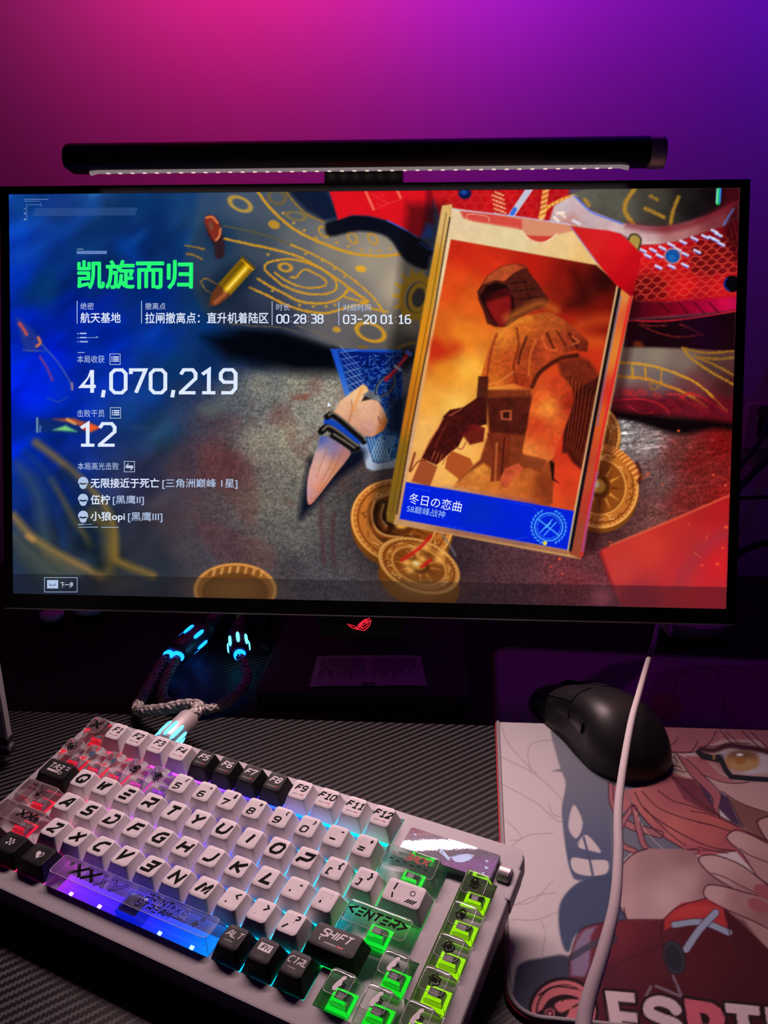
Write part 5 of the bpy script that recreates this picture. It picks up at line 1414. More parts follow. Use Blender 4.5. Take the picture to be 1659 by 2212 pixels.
def legend(parent, top, V2, F, mat, name='legend', lift=.00009):
    V3 = [(x, y, top(x, y) + lift) for x, y in V2]
    return obj(name, mesh(name, V3, F), parent, mat)

def put_text(parent, top, txt, cx_, cy_, h, mat, wd=.62, thick=.2, shear=.28, gap=.2, name='legend'):
    V, F, w_ = stroke_text(txt, h, wd, thick, shear, gap)
    xs = [v[0] for v in V]; ys = [v[1] for v in V]
    dx, dy = cx_ - (min(xs) + max(xs)) / 2, cy_ - (min(ys) + max(ys)) / 2
    return legend(parent, top, [(x + dx, y + dy) for x, y in V], F, mat, name)

def strip(parent, top, x0, y0, x1, y1, mat, name='legend_bar'):
    n = max(1, int((x1 - x0) / .0008))
    V = [(x0 + (x1 - x0) * i / n, y) for y in (y0, y1) for i in range(n + 1)]
    return legend(parent, top, V, [(i, i + 1, n + 2 + i, n + 1 + i) for i in range(n)], mat, name)

def rosette(parent, top, mat, cx_, cy_, r, seed, name='printed_motif'):
    rg = random.Random(seed)
    V, F = [], []
    for k in range(5):
        a = rg.uniform(0, 6.28)
        pts = [(cx_ + r * math.cos(a + t) * rg.uniform(.3, 1), cy_ + r * math.sin(a + t) * rg.uniform(.3, 1)) for t in np.linspace(0, 2.4, 5)]
        v, f = ribbon(pts, r * .16)
        o_ = len(V); V += [tuple(q) for q in v]; F += [tuple(i + o_ for i in q) for q in f]
    pts = [(cx_ + r * .45 * math.cos(t) * rg.uniform(.6, 1.1), cy_ + r * .45 * math.sin(t) * rg.uniform(.6, 1.1)) for t in np.linspace(0, 6.28, 9)[:-1]]
    o_ = len(V); V += pts; F.append(tuple(range(o_, o_ + 8)))
    return legend(parent, top, V, F, mat, name)

M_LED = None
LEDV, LEDF, LEDC = [], [], []
def glow_quad(x, y, hx, hy, z, col):
    o_ = len(LEDV)
    LEDV.extend([(x - hx, y - hy, z), (x + hx, y - hy, z), (x + hx, y + hy, z), (x - hx, y + hy, z)])
    LEDF.append((o_, o_ + 1, o_ + 2, o_ + 3))
    LEDC.extend([col] * 4)

def glow_box(x, y, z, hx, hy, hz, col):
    o_ = len(LEDV)
    for dz in (-hz, hz):
        LEDV.extend([(x - hx, y - hy, z + dz), (x + hx, y - hy, z + dz), (x + hx, y + hy, z + dz), (x - hx, y + hy, z + dz)])
    LEDF.extend([tuple(o_ + i for i in q) for q in ((4, 5, 6, 7), (0, 1, 5, 4), (1, 2, 6, 5), (2, 3, 7, 6), (3, 0, 4, 7))])
    LEDC.extend([col] * 8)

def led(c, r, kind, w_u):
    """emissive quads for LED light spread on the plate plus the small lamp itself; clear caps get emissive ribs for the diffused light"""
    x, y = kx(c), ky(r)
    col = rgb_at(c, r)
    if w_u > 3:
        glow_box(x, y - .0052, PLATE + .0010, .0010, .0009, .0006, col * 9 + .9)
        for k in range(8):
            xx = c + (k - 3.5) * 1.15 / 8
            glow_quad(kx(xx), y - .0006, .00137, .0058, PLATE + .0005, rgb_at(xx, r) * 1.3)
    elif kind == 'clear':
        glow_quad(x, y, .0064, .0064, PLATE + .0003, col * 1.1)
        for k in range(4):
            glow_box(x, y - .0022 - k * .0015, PLATE + .0050 - k * .0012, .0040 + k * .0006, .0006, .0006, col * (.95 if k % 2 == 0 else .5))
    else:
        glow_quad(x, y, .0062, .0062, PLATE + .0003, col * 6.0)

M_SW = bsdf('clear_switch', (0.20, 0.20, 0.21), 0.35)
M_SW.node_tree.nodes['Principled BSDF'].inputs['Transmission Weight'].default_value = 0.0
def switch_mesh():
    bm = bmesh.new()
    for z0, z1, a, b in ((PLATE, PLATE + .0030, .0046, .0040), (PLATE + .0030, PLATE + .0056, .0020, .0018)):
        vs_ = []
        for z, h in ((z0, a), (z1, b)):
            vs_.append([bm.verts.new((sx * h, sy * h, z)) for sx, sy in ((-1, -1), (1, -1), (1, 1), (-1, 1))])
        for k in range(4):
            bm.faces.new((vs_[0][k], vs_[0][(k + 1) % 4], vs_[1][(k + 1) % 4], vs_[1][k]))
        bm.faces.new(vs_[1])
    return bm_mesh('switch', bm)
SWM = switch_mesh()
SWM.materials.append(M_SW)
M_STEM = bsdf('cap_stem', (0.6, 0.6, 0.62), 0.3)

def key(c, row, w_u, kind, r_center=None):
    """c = left edge in key units"""
    r = ROWS[row] if r_center is None else r_center
    me, top, tw, td, off = cap_mesh(w_u, row, kind == 'clear')
    mat = {'white': M_KEYW, 'black': M_KEYB, 'clear': M_CLEAR}[kind]
    if not me.materials:
        me.materials.append(mat)
    o = obj('keycap', me, keyboard)
    o.material_slots[0].link = 'OBJECT'
    o.material_slots[0].material = mat
    o.location = (kx(c + w_u / 2), ky(r), 0)
    if kind == 'clear' and w_u < 3:
        sw = obj('switch_housing', SWM, o)
    n = 1 if w_u < 2.3 else 5
    for k in range(n):
        led(c + w_u / 2 + (k - (n - 1) / 2) * 1.15, r, kind, w_u)
    return o, top, tw, td, off

# function row
o, top, tw, td, off = key(0, 0, 1, 'clear')
o['label'] = 'clear escape keycap with black X'
put_text(o, top, 'X', 0, off + .0006, .0062, M_INK, 1.1, .27, .1)
for i in range(12):
    kind = 'black' if 4 <= i <= 7 else 'white'
    o, top, tw, td, off = key(1 + i, 0, 1, kind)
    put_text(o, top, f'F{i + 1}', 0, off + .0016, .0038, M_INK if kind == 'white' else M_INKW, .78, .23, .3, .24)
    strip(o, top, -.0040, off - .0034, .0008, off - .0029, M_INKG)
    strip(o, top, .0012, off - .0034, .0036, off - .0028, M_INKR)
# number row
for i in range(5):
    o, top, tw, td, off = key(i, 1, 1, 'clear')
    rosette(o, top, M_INK if i not in (1, 2) else bsdf('blue_print', (0.02, 0.10, 0.16), .5), 0, off, .0042 if i not in (1, 2) else .0030, 40 + i)
for i, (a, b) in enumerate(zip('567890-=', '%^&*()_+')):
    o, top, tw, td, off = key(5 + i, 1, 1, 'white')
    put_text(o, top, a, -.0012, off - .0020, .0040, M_INK, .95, .24, .25)
    put_text(o, top, b, .0030, off + .0036, .0026, M_INK, .7, .3, .2)
o, top, tw, td, off = key(13, 1, 2, 'clear')
o['label'] = 'wide clear backspace keycap reading BACK'
put_text(o, top, 'BACK', .0038, off + .0024, .0036, M_INKR, .8, .26, .35)
for k in range(6):
    strip(o, top, -.012 + k * .0042, off - .0018 - (k % 2) * .0006, -.0098 + k * .0042, off - .0012 - (k % 2) * .0006, M_INK)
for k in range(7):
    strip(o, top, -.0118 + k * .0013, off + .0004, -.0112 + k * .0013, off + .0028, M_INKG)
# tab row
o, top, tw, td, off = key(0, 2, 1.5, 'black')
put_text(o, top, 'TAB', -.0010, off + .0018, .0038, M_INKW, .8, .2, .25)
for a, b in ((.0065, .0012), (.0065, .0030), (.0082, .0012), (.0082, .0030)):
    strip(o, top, a, off + b, a + .0010, off + b + .0010, M_INKW)
strip(o, top, -.0066, off - .0026, .0028, off - .0010, M_INKW); strip(o, top, .0000, off - .0023, .0024, off - .0014, M_INKR)
strip(o, top, .0036, off - .0030, .0060, off - .0008, M_INKW); strip(o, top, .0040, off - .0026, .0056, off - .0012, M_INK, 'legend_inset').location.z = .00005
for i, ch in enumerate('QWERTYUIOP[]'):
    o, top, tw, td, off = key(1.5 + i, 2, 1, 'white')
    if ch in '[]':
        put_text(o, top, ch, -.0024, off - .0022, .0036, M_INK, .6, .24, .2); put_text(o, top, '{' if ch == '[' else '}', .0026, off + .0026, .0036, M_INK, .6, .26, .2)
    else:
        put_text(o, top, ch, .0004, off, .0064, M_INK, .98 if ch != 'I' else .3, .29, .36)
o, top, tw, td, off = key(13.5, 2, 1.5, 'white')
put_text(o, top, '|', -.0060, off + .0026, .0036, M_INK, .3, .24, .1); put_text(o, top, '\\', -.0058, off - .0028, .0030, M_INK, .3, .28, 0)
V, F = ribbon([(.0044 + .0014 * math.cos(t), off + .0016 + .0014 * math.sin(t)) for t in np.linspace(0, 6.283, 9)], .0004)
legend(o, top, V, F, M_INK, 'printed_motif')
for k in range(4):
    V, F = ribbon([(.0020 + k * .0014, off - .0044), (.0040 + k * .0014, off - .0020)], .0007)
    legend(o, top, V, F, M_INK, 'legend_bar')
# caps row
o, top, tw, td, off = key(0, 3, 1.75, 'clear')
o['label'] = 'clear caps lock keycap reading HANDLE WITH CARE'
put_text(o, top, 'HANDLE', -.0016, off + .0034, .0024, M_INK, .7, .17, .2); put_text(o, top, 'WITH CARE', .0000, off + .0000, .0024, M_INK, .66, .17, .2)
rosette(o, top, M_INK, .003, off - .0022, .0024, 61)
for i, ch in enumerate('ASDFGHJKL;\''):
    o, top, tw, td, off = key(1.75 + i, 3, 1, 'white')
    if ch in ";'":
        put_text(o, top, ",", -.0022, off - .0020, .0034, M_INK, .6, .28, .2); put_text(o, top, ':' if ch == "'" else '"', .0024, off + .0028, .0030, M_INK, .8, .3, .2)
        if ch == "'":
            put_text(o, top, ';', -.0022, off - .0004, .0028, M_INK, .8, .3, .2)
    else:
        put_text(o, top, ch, .0004, off, .0064, M_INK, .98, .29, .36)
    if ch in 'FJ':
        strip(o, top, -.0014, off - td + .0014, .0014, off - td + .0018, M_INKG, 'homing_bar')
o, top, tw, td, off = key(12.75, 3, 2.25, 'clear')
o['label'] = 'wide clear enter keycap reading ENTER'
put_text(o, top, '<ENTER>', 0, off + .0010, .0044, M_INK, .84, .28, .25, .26)
# shift row
o, top, tw, td, off = key(0, 4, 2.25, 'clear')
o['label'] = 'wide clear shift keycap with two X marks'
put_text(o, top, 'XX', .0060, off + .0008, .0056, M_INK, 1.05, .27, .2)
rosette(o, top, M_INK, .0145, off - .0006, .0036, 71); strip(o, top, .010, off + .0040, .016, off + .0044, M_INK)
for i, ch in enumerate('ZXCVBNM,./'):
    o, top, tw, td, off = key(2.25 + i, 4, 1, 'white')
    if ch in ',./':
        put_text(o, top, {',': ',', '.': '.', '/': '/'}[ch], -.0024, off - .0026, .0030, M_INK, .6, .3, .1); put_text(o, top, {',': '<', '.': '>', '/': '?'}[ch], .0022, off + .0026, .0036, M_INK, .62, .26, .2)
    else:
        put_text(o, top, ch, .0004, off, .0064, M_INK, .98, .29, .36)
o, top, tw, td, off = key(12.25, 4, 1.75, 'black')
o['label'] = 'wide black keycap reading SHIFT'
put_text(o, top, 'SHIFT', 0, off + .0022, .0042, M_INKW, .72, .2, .3); put_text(o, top, '<', -.0080, off - .0018, .0022, M_INKW, .5, .2, 0)
strip(o, top, -.0050, off - .0034, .0020, off - .0026, M_INKG); strip(o, top, .0024, off - .0034, .0060, off - .0024, M_INKR)
# bottom row
o, top, tw, td, off = key(0, 5, 1.25, 'black')
o, top, tw, td, off = key(1.25, 5, 1.25, 'black')
o['label'] = 'black keycap with white checker squares'
for a, b in ((-.0030, .0016), (-.0004, .0016), (-.0018, 0), (.0008, 0), (-.0030, -.0016), (-.0004, -.0016)):
    strip(o, top, a, off + b, a + .0013, off + b + .0013, M_INKW)
o, top, tw, td, off = key(2.5, 5, 1.25, 'black')
o['label'] = 'black keycap with a white heart'
legend(o, top, [(.0002, off - .0026), (.0002, off + .0014), (-.0006, off + .0024), (-.0018, off + .0024), (-.0026, off + .0014), (-.0024, off + .0002)], [(0, 1, 2, 3, 4, 5)], M_INKW)
V, F = ribbon([(.0004, off - .0024), (.0026, off + .0002), (.0028, off + .0014), (.0018, off + .0022), (.0006, off + .0014), (.0006, off - .0020)], .0005)
legend(o, top, V, F, M_INKW)
o, top, tw, td, off = key(3.75, 5, 6.25, 'clear')
o['label'] = 'long clear space bar printed PRINT STREAM over purple and blue glow'
legend(o, top, [(-.0490, off + .0034), (-.0472, off + .0044), (-.0456, off + .0030), (-.0474, off + .0008)], [(0, 1, 2, 3)], M_INK, 'printed_motif')
put_text(o, top, 'XX', -.0350, off + .0006, .0074, M_INK, 1.15, .27, .2, .12)
for q in ([(-.0250, off - .0034), (-.0170, off + .0036), (-.0158, off + .0030), (-.0240, off - .0040), (-.0250, off - .0034)], [(-.0230, off + .0040), (-.0214, off + .0040), (-.0180, off - .0034), (-.0196, off - .0036), (-.0230, off + .0040)],
          [(-.0150, off + .0040), (-.0136, off + .0040), (-.0112, off + .0004), (-.0060, off + .0040), (-.0050, off + .0032), (-.0130, off - .0036), (-.0140, off - .0030), (-.0122, off - .0008), (-.0150, off + .0040)]):
    V, F = ribbon(q, .0004); legend(o, top, V, F, M_INK, 'printed_outline')
put_text(o, top, 'PRINT', .0180, off + .0026, .0036, M_INK, .85, .19, .2, .26); put_text(o, top, 'STREAM', .0180, off - .0026, .0036, M_INK, .85, .19, .2, .26)
put_text(o, top, 'X O', .0340, off + .0018, .0026, M_INK, .9, .16, .2, .3); strip(o, top, .0300, off - .0030, .0400, off - .0026, M_INK); strip(o, top, .0340, off - .0022, .0380, off - .0018, M_INK)
rosette(o, top, M_INK, .0455, off - .0012, .0022, 91); rosette(o, top, M_INK, .0480, off + .0026, .0018, 92); rosette(o, top, M_INK, .0280, off + .0022, .0014, 93)
strip(o, top, .006, off + .0058, .050, off + .0060, M_INK)
stm = obj('stem_block', mesh('stem_block', *loft([[(x + .002, y - .001, z) for x, y in rrect(.0068 * s, .0066 * s, .0012, 4)] for z, s in ((PLATE + .0005, 1), (.0030, .9), (.0034, .7))]), smooth=False), o, bsdf('stem_blue_glow', (0.16, 0.20, 0.75), .25))  # the backlight's blue is put into the block's own colour
glow_box(kx(6.98), ky(ROWS[5]) - .0012, -.0018, .0072, .0070, .0046, np.array((.004, .012, .72)))  # emissive box around the stem block, added for its lit blue look
lathe('stem_socket', [(.0035, .0036), (.0037, .0054), (.0026, .0066), (.0008, .0069)], 20, o, M_CLEAR, loc=(.004, .0004, 0))
for c_, t_ in ((10, 'ALT'), (11, 'FN'), (12, 'CTRL')):
    o, top, tw, td, off = key(c_, 5, 1, 'black')
    if t_ == 'FN':
        strip(o, top, -.0038, off - .0004, .0036, off + .0038, M_INKW); put_text(o, top, t_, 0, off + .0018, .0024, M_INK, .8, .18, .25).location.z = .00006
    else:
        put_text(o, top, t_, 0, off + .0018, .0034, M_INKW, .72 if t_ == 'ALT' else .62, .15, .25)
        strip(o, top, -.0036, off - .0026, .0010, off - .0021, M_INKG)
# navigation column and arrows: clear caps with printed motifs
for i in range(4):
    o, top, tw, td, off = key(15.5, 1 + i, 1, 'clear')
    rosette(o, top, M_INK, 0, off, .0040, 100 + i)
for c_, row in ((14.35, 4), (13.3, 5), (14.35, 5), (15.45, 5)):
    o, top, tw, td, off = key(c_, row, 1, 'clear')
    q = [(-.0012, off - .0050), (.0006, off - .0046), (.0002, off - .0020), (.0016, off - .0006), (.0010, off + .0016), (.0022, off + .0030), (.0014, off + .0052), (.0004, off + .0050), (-.0004, off + .0022), (-.0016, off - .0004), (-.0022, off - .0030)]
    legend(o, top, q, [tuple(range(len(q)))], M_INKW, 'printed_motif')
    rosette(o, top, M_INK, .0020, off - .0008, .0020, 110 + row)

me = mesh('backlight', LEDV, LEDF)
at = me.color_attributes.new('Col', 'FLOAT_COLOR', 'POINT')
at.data.foreach_set('color', np.concatenate([np.array(LEDC), np.ones((len(LEDC), 1))], 1).astype(np.float32).reshape(-1))
bl = obj('backlight', me, plate, emit_attr('key_glow', 1.0))
bl['kind'] = 'stuff'

# mirror-like info plate at the upper right corner, with printed eye emblem and hearts
def holo():
    m = bsdf('holographic_plate', (0.34, 0.33, 0.38), 0.012, 1.0)
    nt = m.node_tree
    b = nt.nodes['Principled BSDF']
    b.inputs['Metallic'].default_value = .45
    tc = nt.nodes.new('ShaderNodeTexCoord')
    wv = nt.nodes.new('ShaderNodeTexWave'); wv.inputs['Scale'].default_value = 300; wv.inputs['Distortion'].default_value = 4; wv.inputs['Detail'].default_value = 3
    mp = nt.nodes.new('ShaderNodeMapping'); mp.inputs['Rotation'].default_value = (0, 0, .5)
    nt.links.new(tc.outputs['Object'], mp.inputs[0]); nt.links.new(mp.outputs[0], wv.inputs['Vector'])
    nz = nt.nodes.new('ShaderNodeTexNoise'); nz.inputs['Scale'].default_value = 900
    nt.links.new(tc.outputs['Object'], nz.inputs['Vector'])
    mx = nt.nodes.new('ShaderNodeMath'); mx.operation = 'ADD'
    nt.links.new(wv.outputs['Fac'], mx.inputs[0]); nt.links.new(nz.outputs['Fac'], mx.inputs[1])
    mc_ = nt.nodes.new('ShaderNodeMix'); mc_.data_type = 'RGBA'
    mc_.inputs[6].default_value = (.10, .10, .14, 1); mc_.inputs[7].default_value = (.62, .58, .70, 1)
    ml_ = nt.nodes.new('ShaderNodeMath'); ml_.operation = 'MULTIPLY'; ml_.use_clamp = True; ml_.inputs[1].default_value = .55
    nt.links.new(mx.outputs[0], ml_.inputs[0]); nt.links.new(ml_.outputs[0], mc_.inputs[0]); nt.links.new(mc_.outputs[2], b.inputs['Base Color'])
    bp = nt.nodes.new('ShaderNodeBump'); bp.inputs['Strength'].default_value = .012; bp.inputs['Distance'].default_value = .00012
    nt.links.new(mx.outputs[0], bp.inputs['Height']); nt.links.new(bp.outputs['Normal'], b.inputs['Normal'])
    return m
ip = slab('info_plate', .0277, .0098, BEZ - .0020, .0030, .0016, .0004, 4, keyboard, holo())
ip.location = (kx(14.85), ky(0.80), .0016)
ip.rotation_euler = (math.radians(-3.4), 0, 0)
ip['label'] = 'shiny silver plate with blue eye emblem and small hearts'
M_BLUEINK = bsdf('pale_blue_print', (0.16, 0.42, 0.80), .4)
e0 = (.0048, -.0012)
def ipart(pts, w_=None):
    pts = [(e0[0] + a, e0[1] + b) for a, b in pts]
    V, F = (pts, [tuple(range(len(pts)))]) if w_ is None else ribbon(pts, w_)
    return obj('printed_emblem', mesh('printed_emblem', [(x, y, .00306) for x, y in V], F), ip, M_BLUEINK)
ipart([(-.0030, -.0014), (.0010, .0020), (.0060, .0038), (.0090, .0036), (.0078, .0004), (.0046, -.0026), (.0010, -.0036)]); ipart([(-.0120, .0026), (-.0080, .0004), (-.0046, -.0018), (-.0026, -.0038)], .0012); ipart([(-.0096, -.0006), (-.0060, -.0020), (-.0030, -.0040)], .0008); ipart([(-.0034, -.0022), (.0008, .0016), (.0056, .0042), (.0092, .0044)], .0007)
for a, b, s in ((.0170, .0036, .0010), (.0182, -.0008, .0012), (.0178, -.0050, .0009), (-.0280, .0060, .0009)):
    ipart([(a, b - s), (a + s, b + .1 * s), (a + .6 * s, b + .9 * s), (a, b + .4 * s), (a - .6 * s, b + .9 * s), (a - s, b + .1 * s)])
# metal roller at the right edge
lathe('roller', [(.0044, -.0036), (.0050, -.0030), (.0050, .0030), (.0044, .0036)], 28, keyboard, M_STEEL, 'x', False, (kx(16.58), ky(0.78), .0002))
boxm('roller_cover', (kx(16.79), ky(1.55), -.010), (kx(16.98), ky(0.45), .0012), keyboard, M_CASE, .001)

# ------------------------------------------------------------------ mouse pad
PA = math.radians(-3.0)
PEX, PEY = np.array([math.cos(PA), math.sin(PA), 0]), np.array([-math.sin(PA), math.cos(PA), 0])
PTL = np.array([0.1222, 0.1178, 0.0])
PWD, PHT, PTH, PRAD = 0.48, 0.415, 0.0032, 0.016
pad = thing('mouse_pad', 'illustrated cloth mouse pad with pink haired figure and red stitched edge', 'mouse pad', PTL - PEY * PHT, rot=(0, 0, PA))

def paint_pad(PX, PY):
    p = Painter(PX, PY)
    K9, K10, K11 = crop(1040, 1340, 2.536), crop(1300, 1560, 4.621), crop(1120, 1880, 3.078)
    p.c[:] = (206, 168, 170)
    full = (slice(None), slice(None))
    INK = (62, 22, 34)
    # sketch lines on the pale ground
    for q in ([(105, 560), (150, 680), (300, 840)], [(110, 750), (290, 840), (420, 960), (520, 1090), (540, 1080)], [(270, 830), (255, 720), (290, 670), (400, 660), (560, 720)], [(120, 900), (300, 1000), (420, 1100), (520, 1100)], [(130, 1090), (200, 1160), (215, 1200), (150, 1205)], [(150, 1250), (250, 1180), (390, 1165)],
              [(160, 1560), (280, 1540), (390, 1430)], [(180, 1560), (300, 1510), (410, 1490)], [(170, 1640), (300, 1640), (440, 1590), (620, 1530)], [(330, 1650), (350, 1720), (330, 1840)], [(370, 1010), (390, 1060), (440, 1080)], [(520, 850), (600, 890), (720, 890)]):
        p.line(K9(q), 1.8, (160, 124, 132), .8, 1)
    # grey-blue shape with open loops, darker towards the bottom
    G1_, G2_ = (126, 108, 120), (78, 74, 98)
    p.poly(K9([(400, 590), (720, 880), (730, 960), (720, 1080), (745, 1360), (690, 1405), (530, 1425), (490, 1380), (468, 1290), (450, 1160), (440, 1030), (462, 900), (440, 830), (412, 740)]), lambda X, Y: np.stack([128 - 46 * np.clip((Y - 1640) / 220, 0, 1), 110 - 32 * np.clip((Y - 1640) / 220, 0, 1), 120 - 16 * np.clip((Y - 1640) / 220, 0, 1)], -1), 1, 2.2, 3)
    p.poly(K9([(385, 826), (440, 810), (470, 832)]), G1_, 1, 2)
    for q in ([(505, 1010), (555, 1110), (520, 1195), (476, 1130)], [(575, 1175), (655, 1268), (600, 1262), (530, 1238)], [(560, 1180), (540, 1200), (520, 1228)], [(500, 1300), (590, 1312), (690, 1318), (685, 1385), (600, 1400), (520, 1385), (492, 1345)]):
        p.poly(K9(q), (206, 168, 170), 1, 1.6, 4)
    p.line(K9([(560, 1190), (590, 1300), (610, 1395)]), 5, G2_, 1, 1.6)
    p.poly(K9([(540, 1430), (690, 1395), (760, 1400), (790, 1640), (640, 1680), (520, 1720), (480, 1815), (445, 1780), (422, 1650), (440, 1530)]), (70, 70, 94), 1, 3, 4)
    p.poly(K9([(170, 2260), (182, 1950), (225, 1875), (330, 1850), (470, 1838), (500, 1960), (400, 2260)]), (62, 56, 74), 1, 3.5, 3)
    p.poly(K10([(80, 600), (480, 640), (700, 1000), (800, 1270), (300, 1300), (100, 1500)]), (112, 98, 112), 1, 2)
    # far part of the print
    p.poly(K9([(470, 420), (560, 330), (720, 240), (900, 215), (860, 300), (760, 380), (640, 430)]), (96, 62, 84), .8, 6)
    p.poly(K9([(850, 480), (960, 290), (1150, 240), (1570, 250), (1700, 250), (1700, 620), (970, 600)]), (186, 120, 132), .9, 6)
    for q in ([(1050, 420), (1090, 300), (1200, 260), (1280, 280)], [(1150, 420), (1190, 330), (1290, 270)], [(1290, 275), (1330, 420), (1400, 540)], [(1200, 250), (1400, 260), (1560, 330)], [(1320, 420), (1330, 520), (1290, 600)], [(1310, 460), (1400, 560), (1480, 600)]):
        p.line(K9(q), 2.4, (120, 62, 84), .8, 1.2)
    x, y = K9(1010, 470); p.ell(x, y, 36, 28, 20, (176, 84, 88), .85, 3); p.ell(x - 6, y - 2, 24, 18, 20, (196, 104, 104), .7, 3)
    # fringe, face and ear
    H1, H2, H3 = (172, 92, 100), (200, 102, 92), (126, 54, 66)
    p.poly(K10([(480, 40), (1800, 60), (1800, 360), (1640, 300), (1500, 270), (1300, 200), (1130, 230), (950, 290), (830, 320), (640, 300)]), H1, 1, 2, tex=.05)
    p.poly(K10([(830, 360), (1000, 270), (1200, 170), (1800, 180), (1800, 980), (1650, 905), (1400, 820), (1180, 690), (1000, 520)]), (194, 138, 136), 1, 1.6)
    p.poly(K10([(1800, 40), (1500, 60), (1660, 310), (1800, 380)]), H1, 1, 2)
    for k in range(16):
        p.line(K10([(640 + k * 26, 300 - k * 3), (720 + k * 24, 180 - k * 2), (760 + k * 22, 90)]), 1, (146, 70, 80), .55, .8)
    p.poly(K10([(665, 310), (740, 350), (830, 430), (935, 572), (850, 560), (720, 500), (690, 400)]), (200, 146, 140), 1, 1.5)
    for q in ([(670, 320), (730, 360), (760, 410)], [(700, 430), (760, 440), (800, 465)], [(720, 470), (790, 490), (845, 498)], [(715, 300), (745, 390)]):
        p.line(K10(q), 2, INK, .8, .9)
    # hair sweeping down to the right
    p.wpoly(K10([(80, 600), (120, 900), (165, 930), (300, 840), (230, 680), (330, 660), (700, 500), (850, 560), (935, 575), (1100, 790), (1180, 940), (1400, 1060), (1659, 1180), (1800, 1260), (1800, 1700), (1560, 1545), (1340, 1290), (1000, 1340), (830, 1270), (600, 1140), (480, 1030), (300, 800), (240, 690)]),
            [(1380, 1720, (184, 94, 96)), (1400, 1760, (194, 98, 94)), (1450, 1790, (202, 100, 92)), (1520, 1810, (188, 86, 86)), (1460, 1720, (172, 84, 90)), (1580, 1820, (166, 76, 82)), (1640, 1860, (150, 72, 84)), (1500, 1840, (176, 80, 92)), (1420, 1800, (170, 84, 96)), (1330, 1720, (170, 92, 100)), (1560, 1760, (190, 86, 80))], 1, 1.8)
    p.poly(K10([(690, 540), (930, 572), (1095, 790), (1170, 930), (1020, 880), (820, 770)]), H3, 1, 2, tex=.1)
    for k in range(14):
        p.line(K10([(720 + k * 14, 545 + k * 2), (830 + k * 17, 680 + k * 6), (960 + k * 14, 830 + k * 6)]), 1, (92, 34, 48), .5, .8)
    p.poly(K10([(950, 585), (1000, 620), (1090, 740), (1110, 840), (1040, 760)]), (76, 44, 70), 1, 1.6)
    p.poly(K10([(1180, 700), (1255, 745), (1400, 1045), (1300, 1000), (1165, 860)]), (78, 44, 72), 1, 1.6)
    p.poly(K10([(1255, 745), (1400, 820), (1800, 960), (1800, 1280), (1659, 1215), (1410, 1050)]), (130, 76, 72), 1, 1.6)
    p.poly(K10([(735, 310), (820, 340), (900, 430), (1000, 515), (1190, 720), (1165, 860), (1182, 955), (1110, 850), (1098, 745), (960, 600), (880, 520)]), (172, 86, 94), 1, 1.5)
    p.poly(K10([(1000, 510), (1150, 580), (1320, 610), (1470, 598), (1330, 590), (1180, 520), (1000, 350)]), (176, 92, 98), .9, 1.6)
    p.poly(K10([(835, 330), (1000, 350), (1180, 520), (1000, 510), (900, 440)]), (176, 92, 98), 1, 1.6)
    for q, w_, c in (([(165, 945), (280, 1030), (420, 1075), (580, 1120)], 13, H1), ([(310, 850), (215, 990), (180, 1110), (210, 1230), (330, 1290)], 9, H1), ([(325, 860), (375, 1090), (430, 1240), (560, 1325), (720, 1310), (940, 1290)], 10, H1), ([(90, 620), (100, 800), (170, 940)], 8, H1)):
        p.line(K10(q), w_ + 4, INK, .95, 1.2); p.line(K10(q), w_, c, 1, 1.2)
    for q, w_ in (([(330, 700), (420, 860), (600, 1000), (860, 1150), (1100, 1250), (1330, 1285)], 2.4), ([(400, 690), (560, 850), (800, 950), (1100, 1030)], 2), ([(300, 820), (480, 1030), (640, 1160), (830, 1275)], 2.6), ([(430, 860), (540, 980), (700, 1130), (840, 1235)], 2), ([(560, 680), (700, 780), (870, 830), (1180, 940)], 2), ([(890, 885), (1100, 930), (1370, 1050)], 2),
                  ([(960, 1000), (1100, 1030), (1290, 1090)], 2), ([(960, 1245), (1100, 1280), (1260, 1310)], 2), ([(700, 540), (860, 700), (1060, 860), (1180, 940)], 2), ([(1180, 940), (1400, 1060), (1659, 1215), (1800, 1290)], 2.6), ([(740, 310), (880, 520), (960, 600), (1098, 745), (1110, 850), (1182, 955)], 2.4), ([(840, 360), (1000, 515), (1190, 720), (1165, 860), (1180, 940)], 2.2),
                  ([(1000, 520), (1180, 590), (1330, 612), (1470, 598)], 2), ([(640, 300), (830, 300), (960, 290), (1080, 200), (1140, 90)], 2.2), ([(640, 245), (720, 210), (765, 150)], 2), ([(880, 310), (930, 250), (955, 190)], 2), ([(1180, 80), (1300, 210), (1430, 275)], 2), ([(1240, 90), (1380, 230)], 1.6), ([(1400, 90), (1560, 240), (1700, 330)], 2.2), ([(1480, 90), (1660, 260)], 2),
                  ([(1190, 690), (1400, 815), (1659, 905), (1800, 960)], 2.4), ([(1255, 745), (1330, 880), (1410, 1050)], 2), ([(860, 1275), (1340, 1290)], 1.4)):
        p.line(K10(q), w_, INK, .85, 1)
    p.line(K10([(340, 900), (420, 1060), (560, 1220), (740, 1330), (960, 1390)]), 1.4, (226, 180, 170), .8, .8)
    # eye and glasses
    p.poly(K10([(1150, 300), (1300, 270), (1500, 300), (1659, 290), (1800, 330), (1800, 500), (1450, 520), (1300, 460), (1200, 330)]), (206, 176, 182), .9, 4)
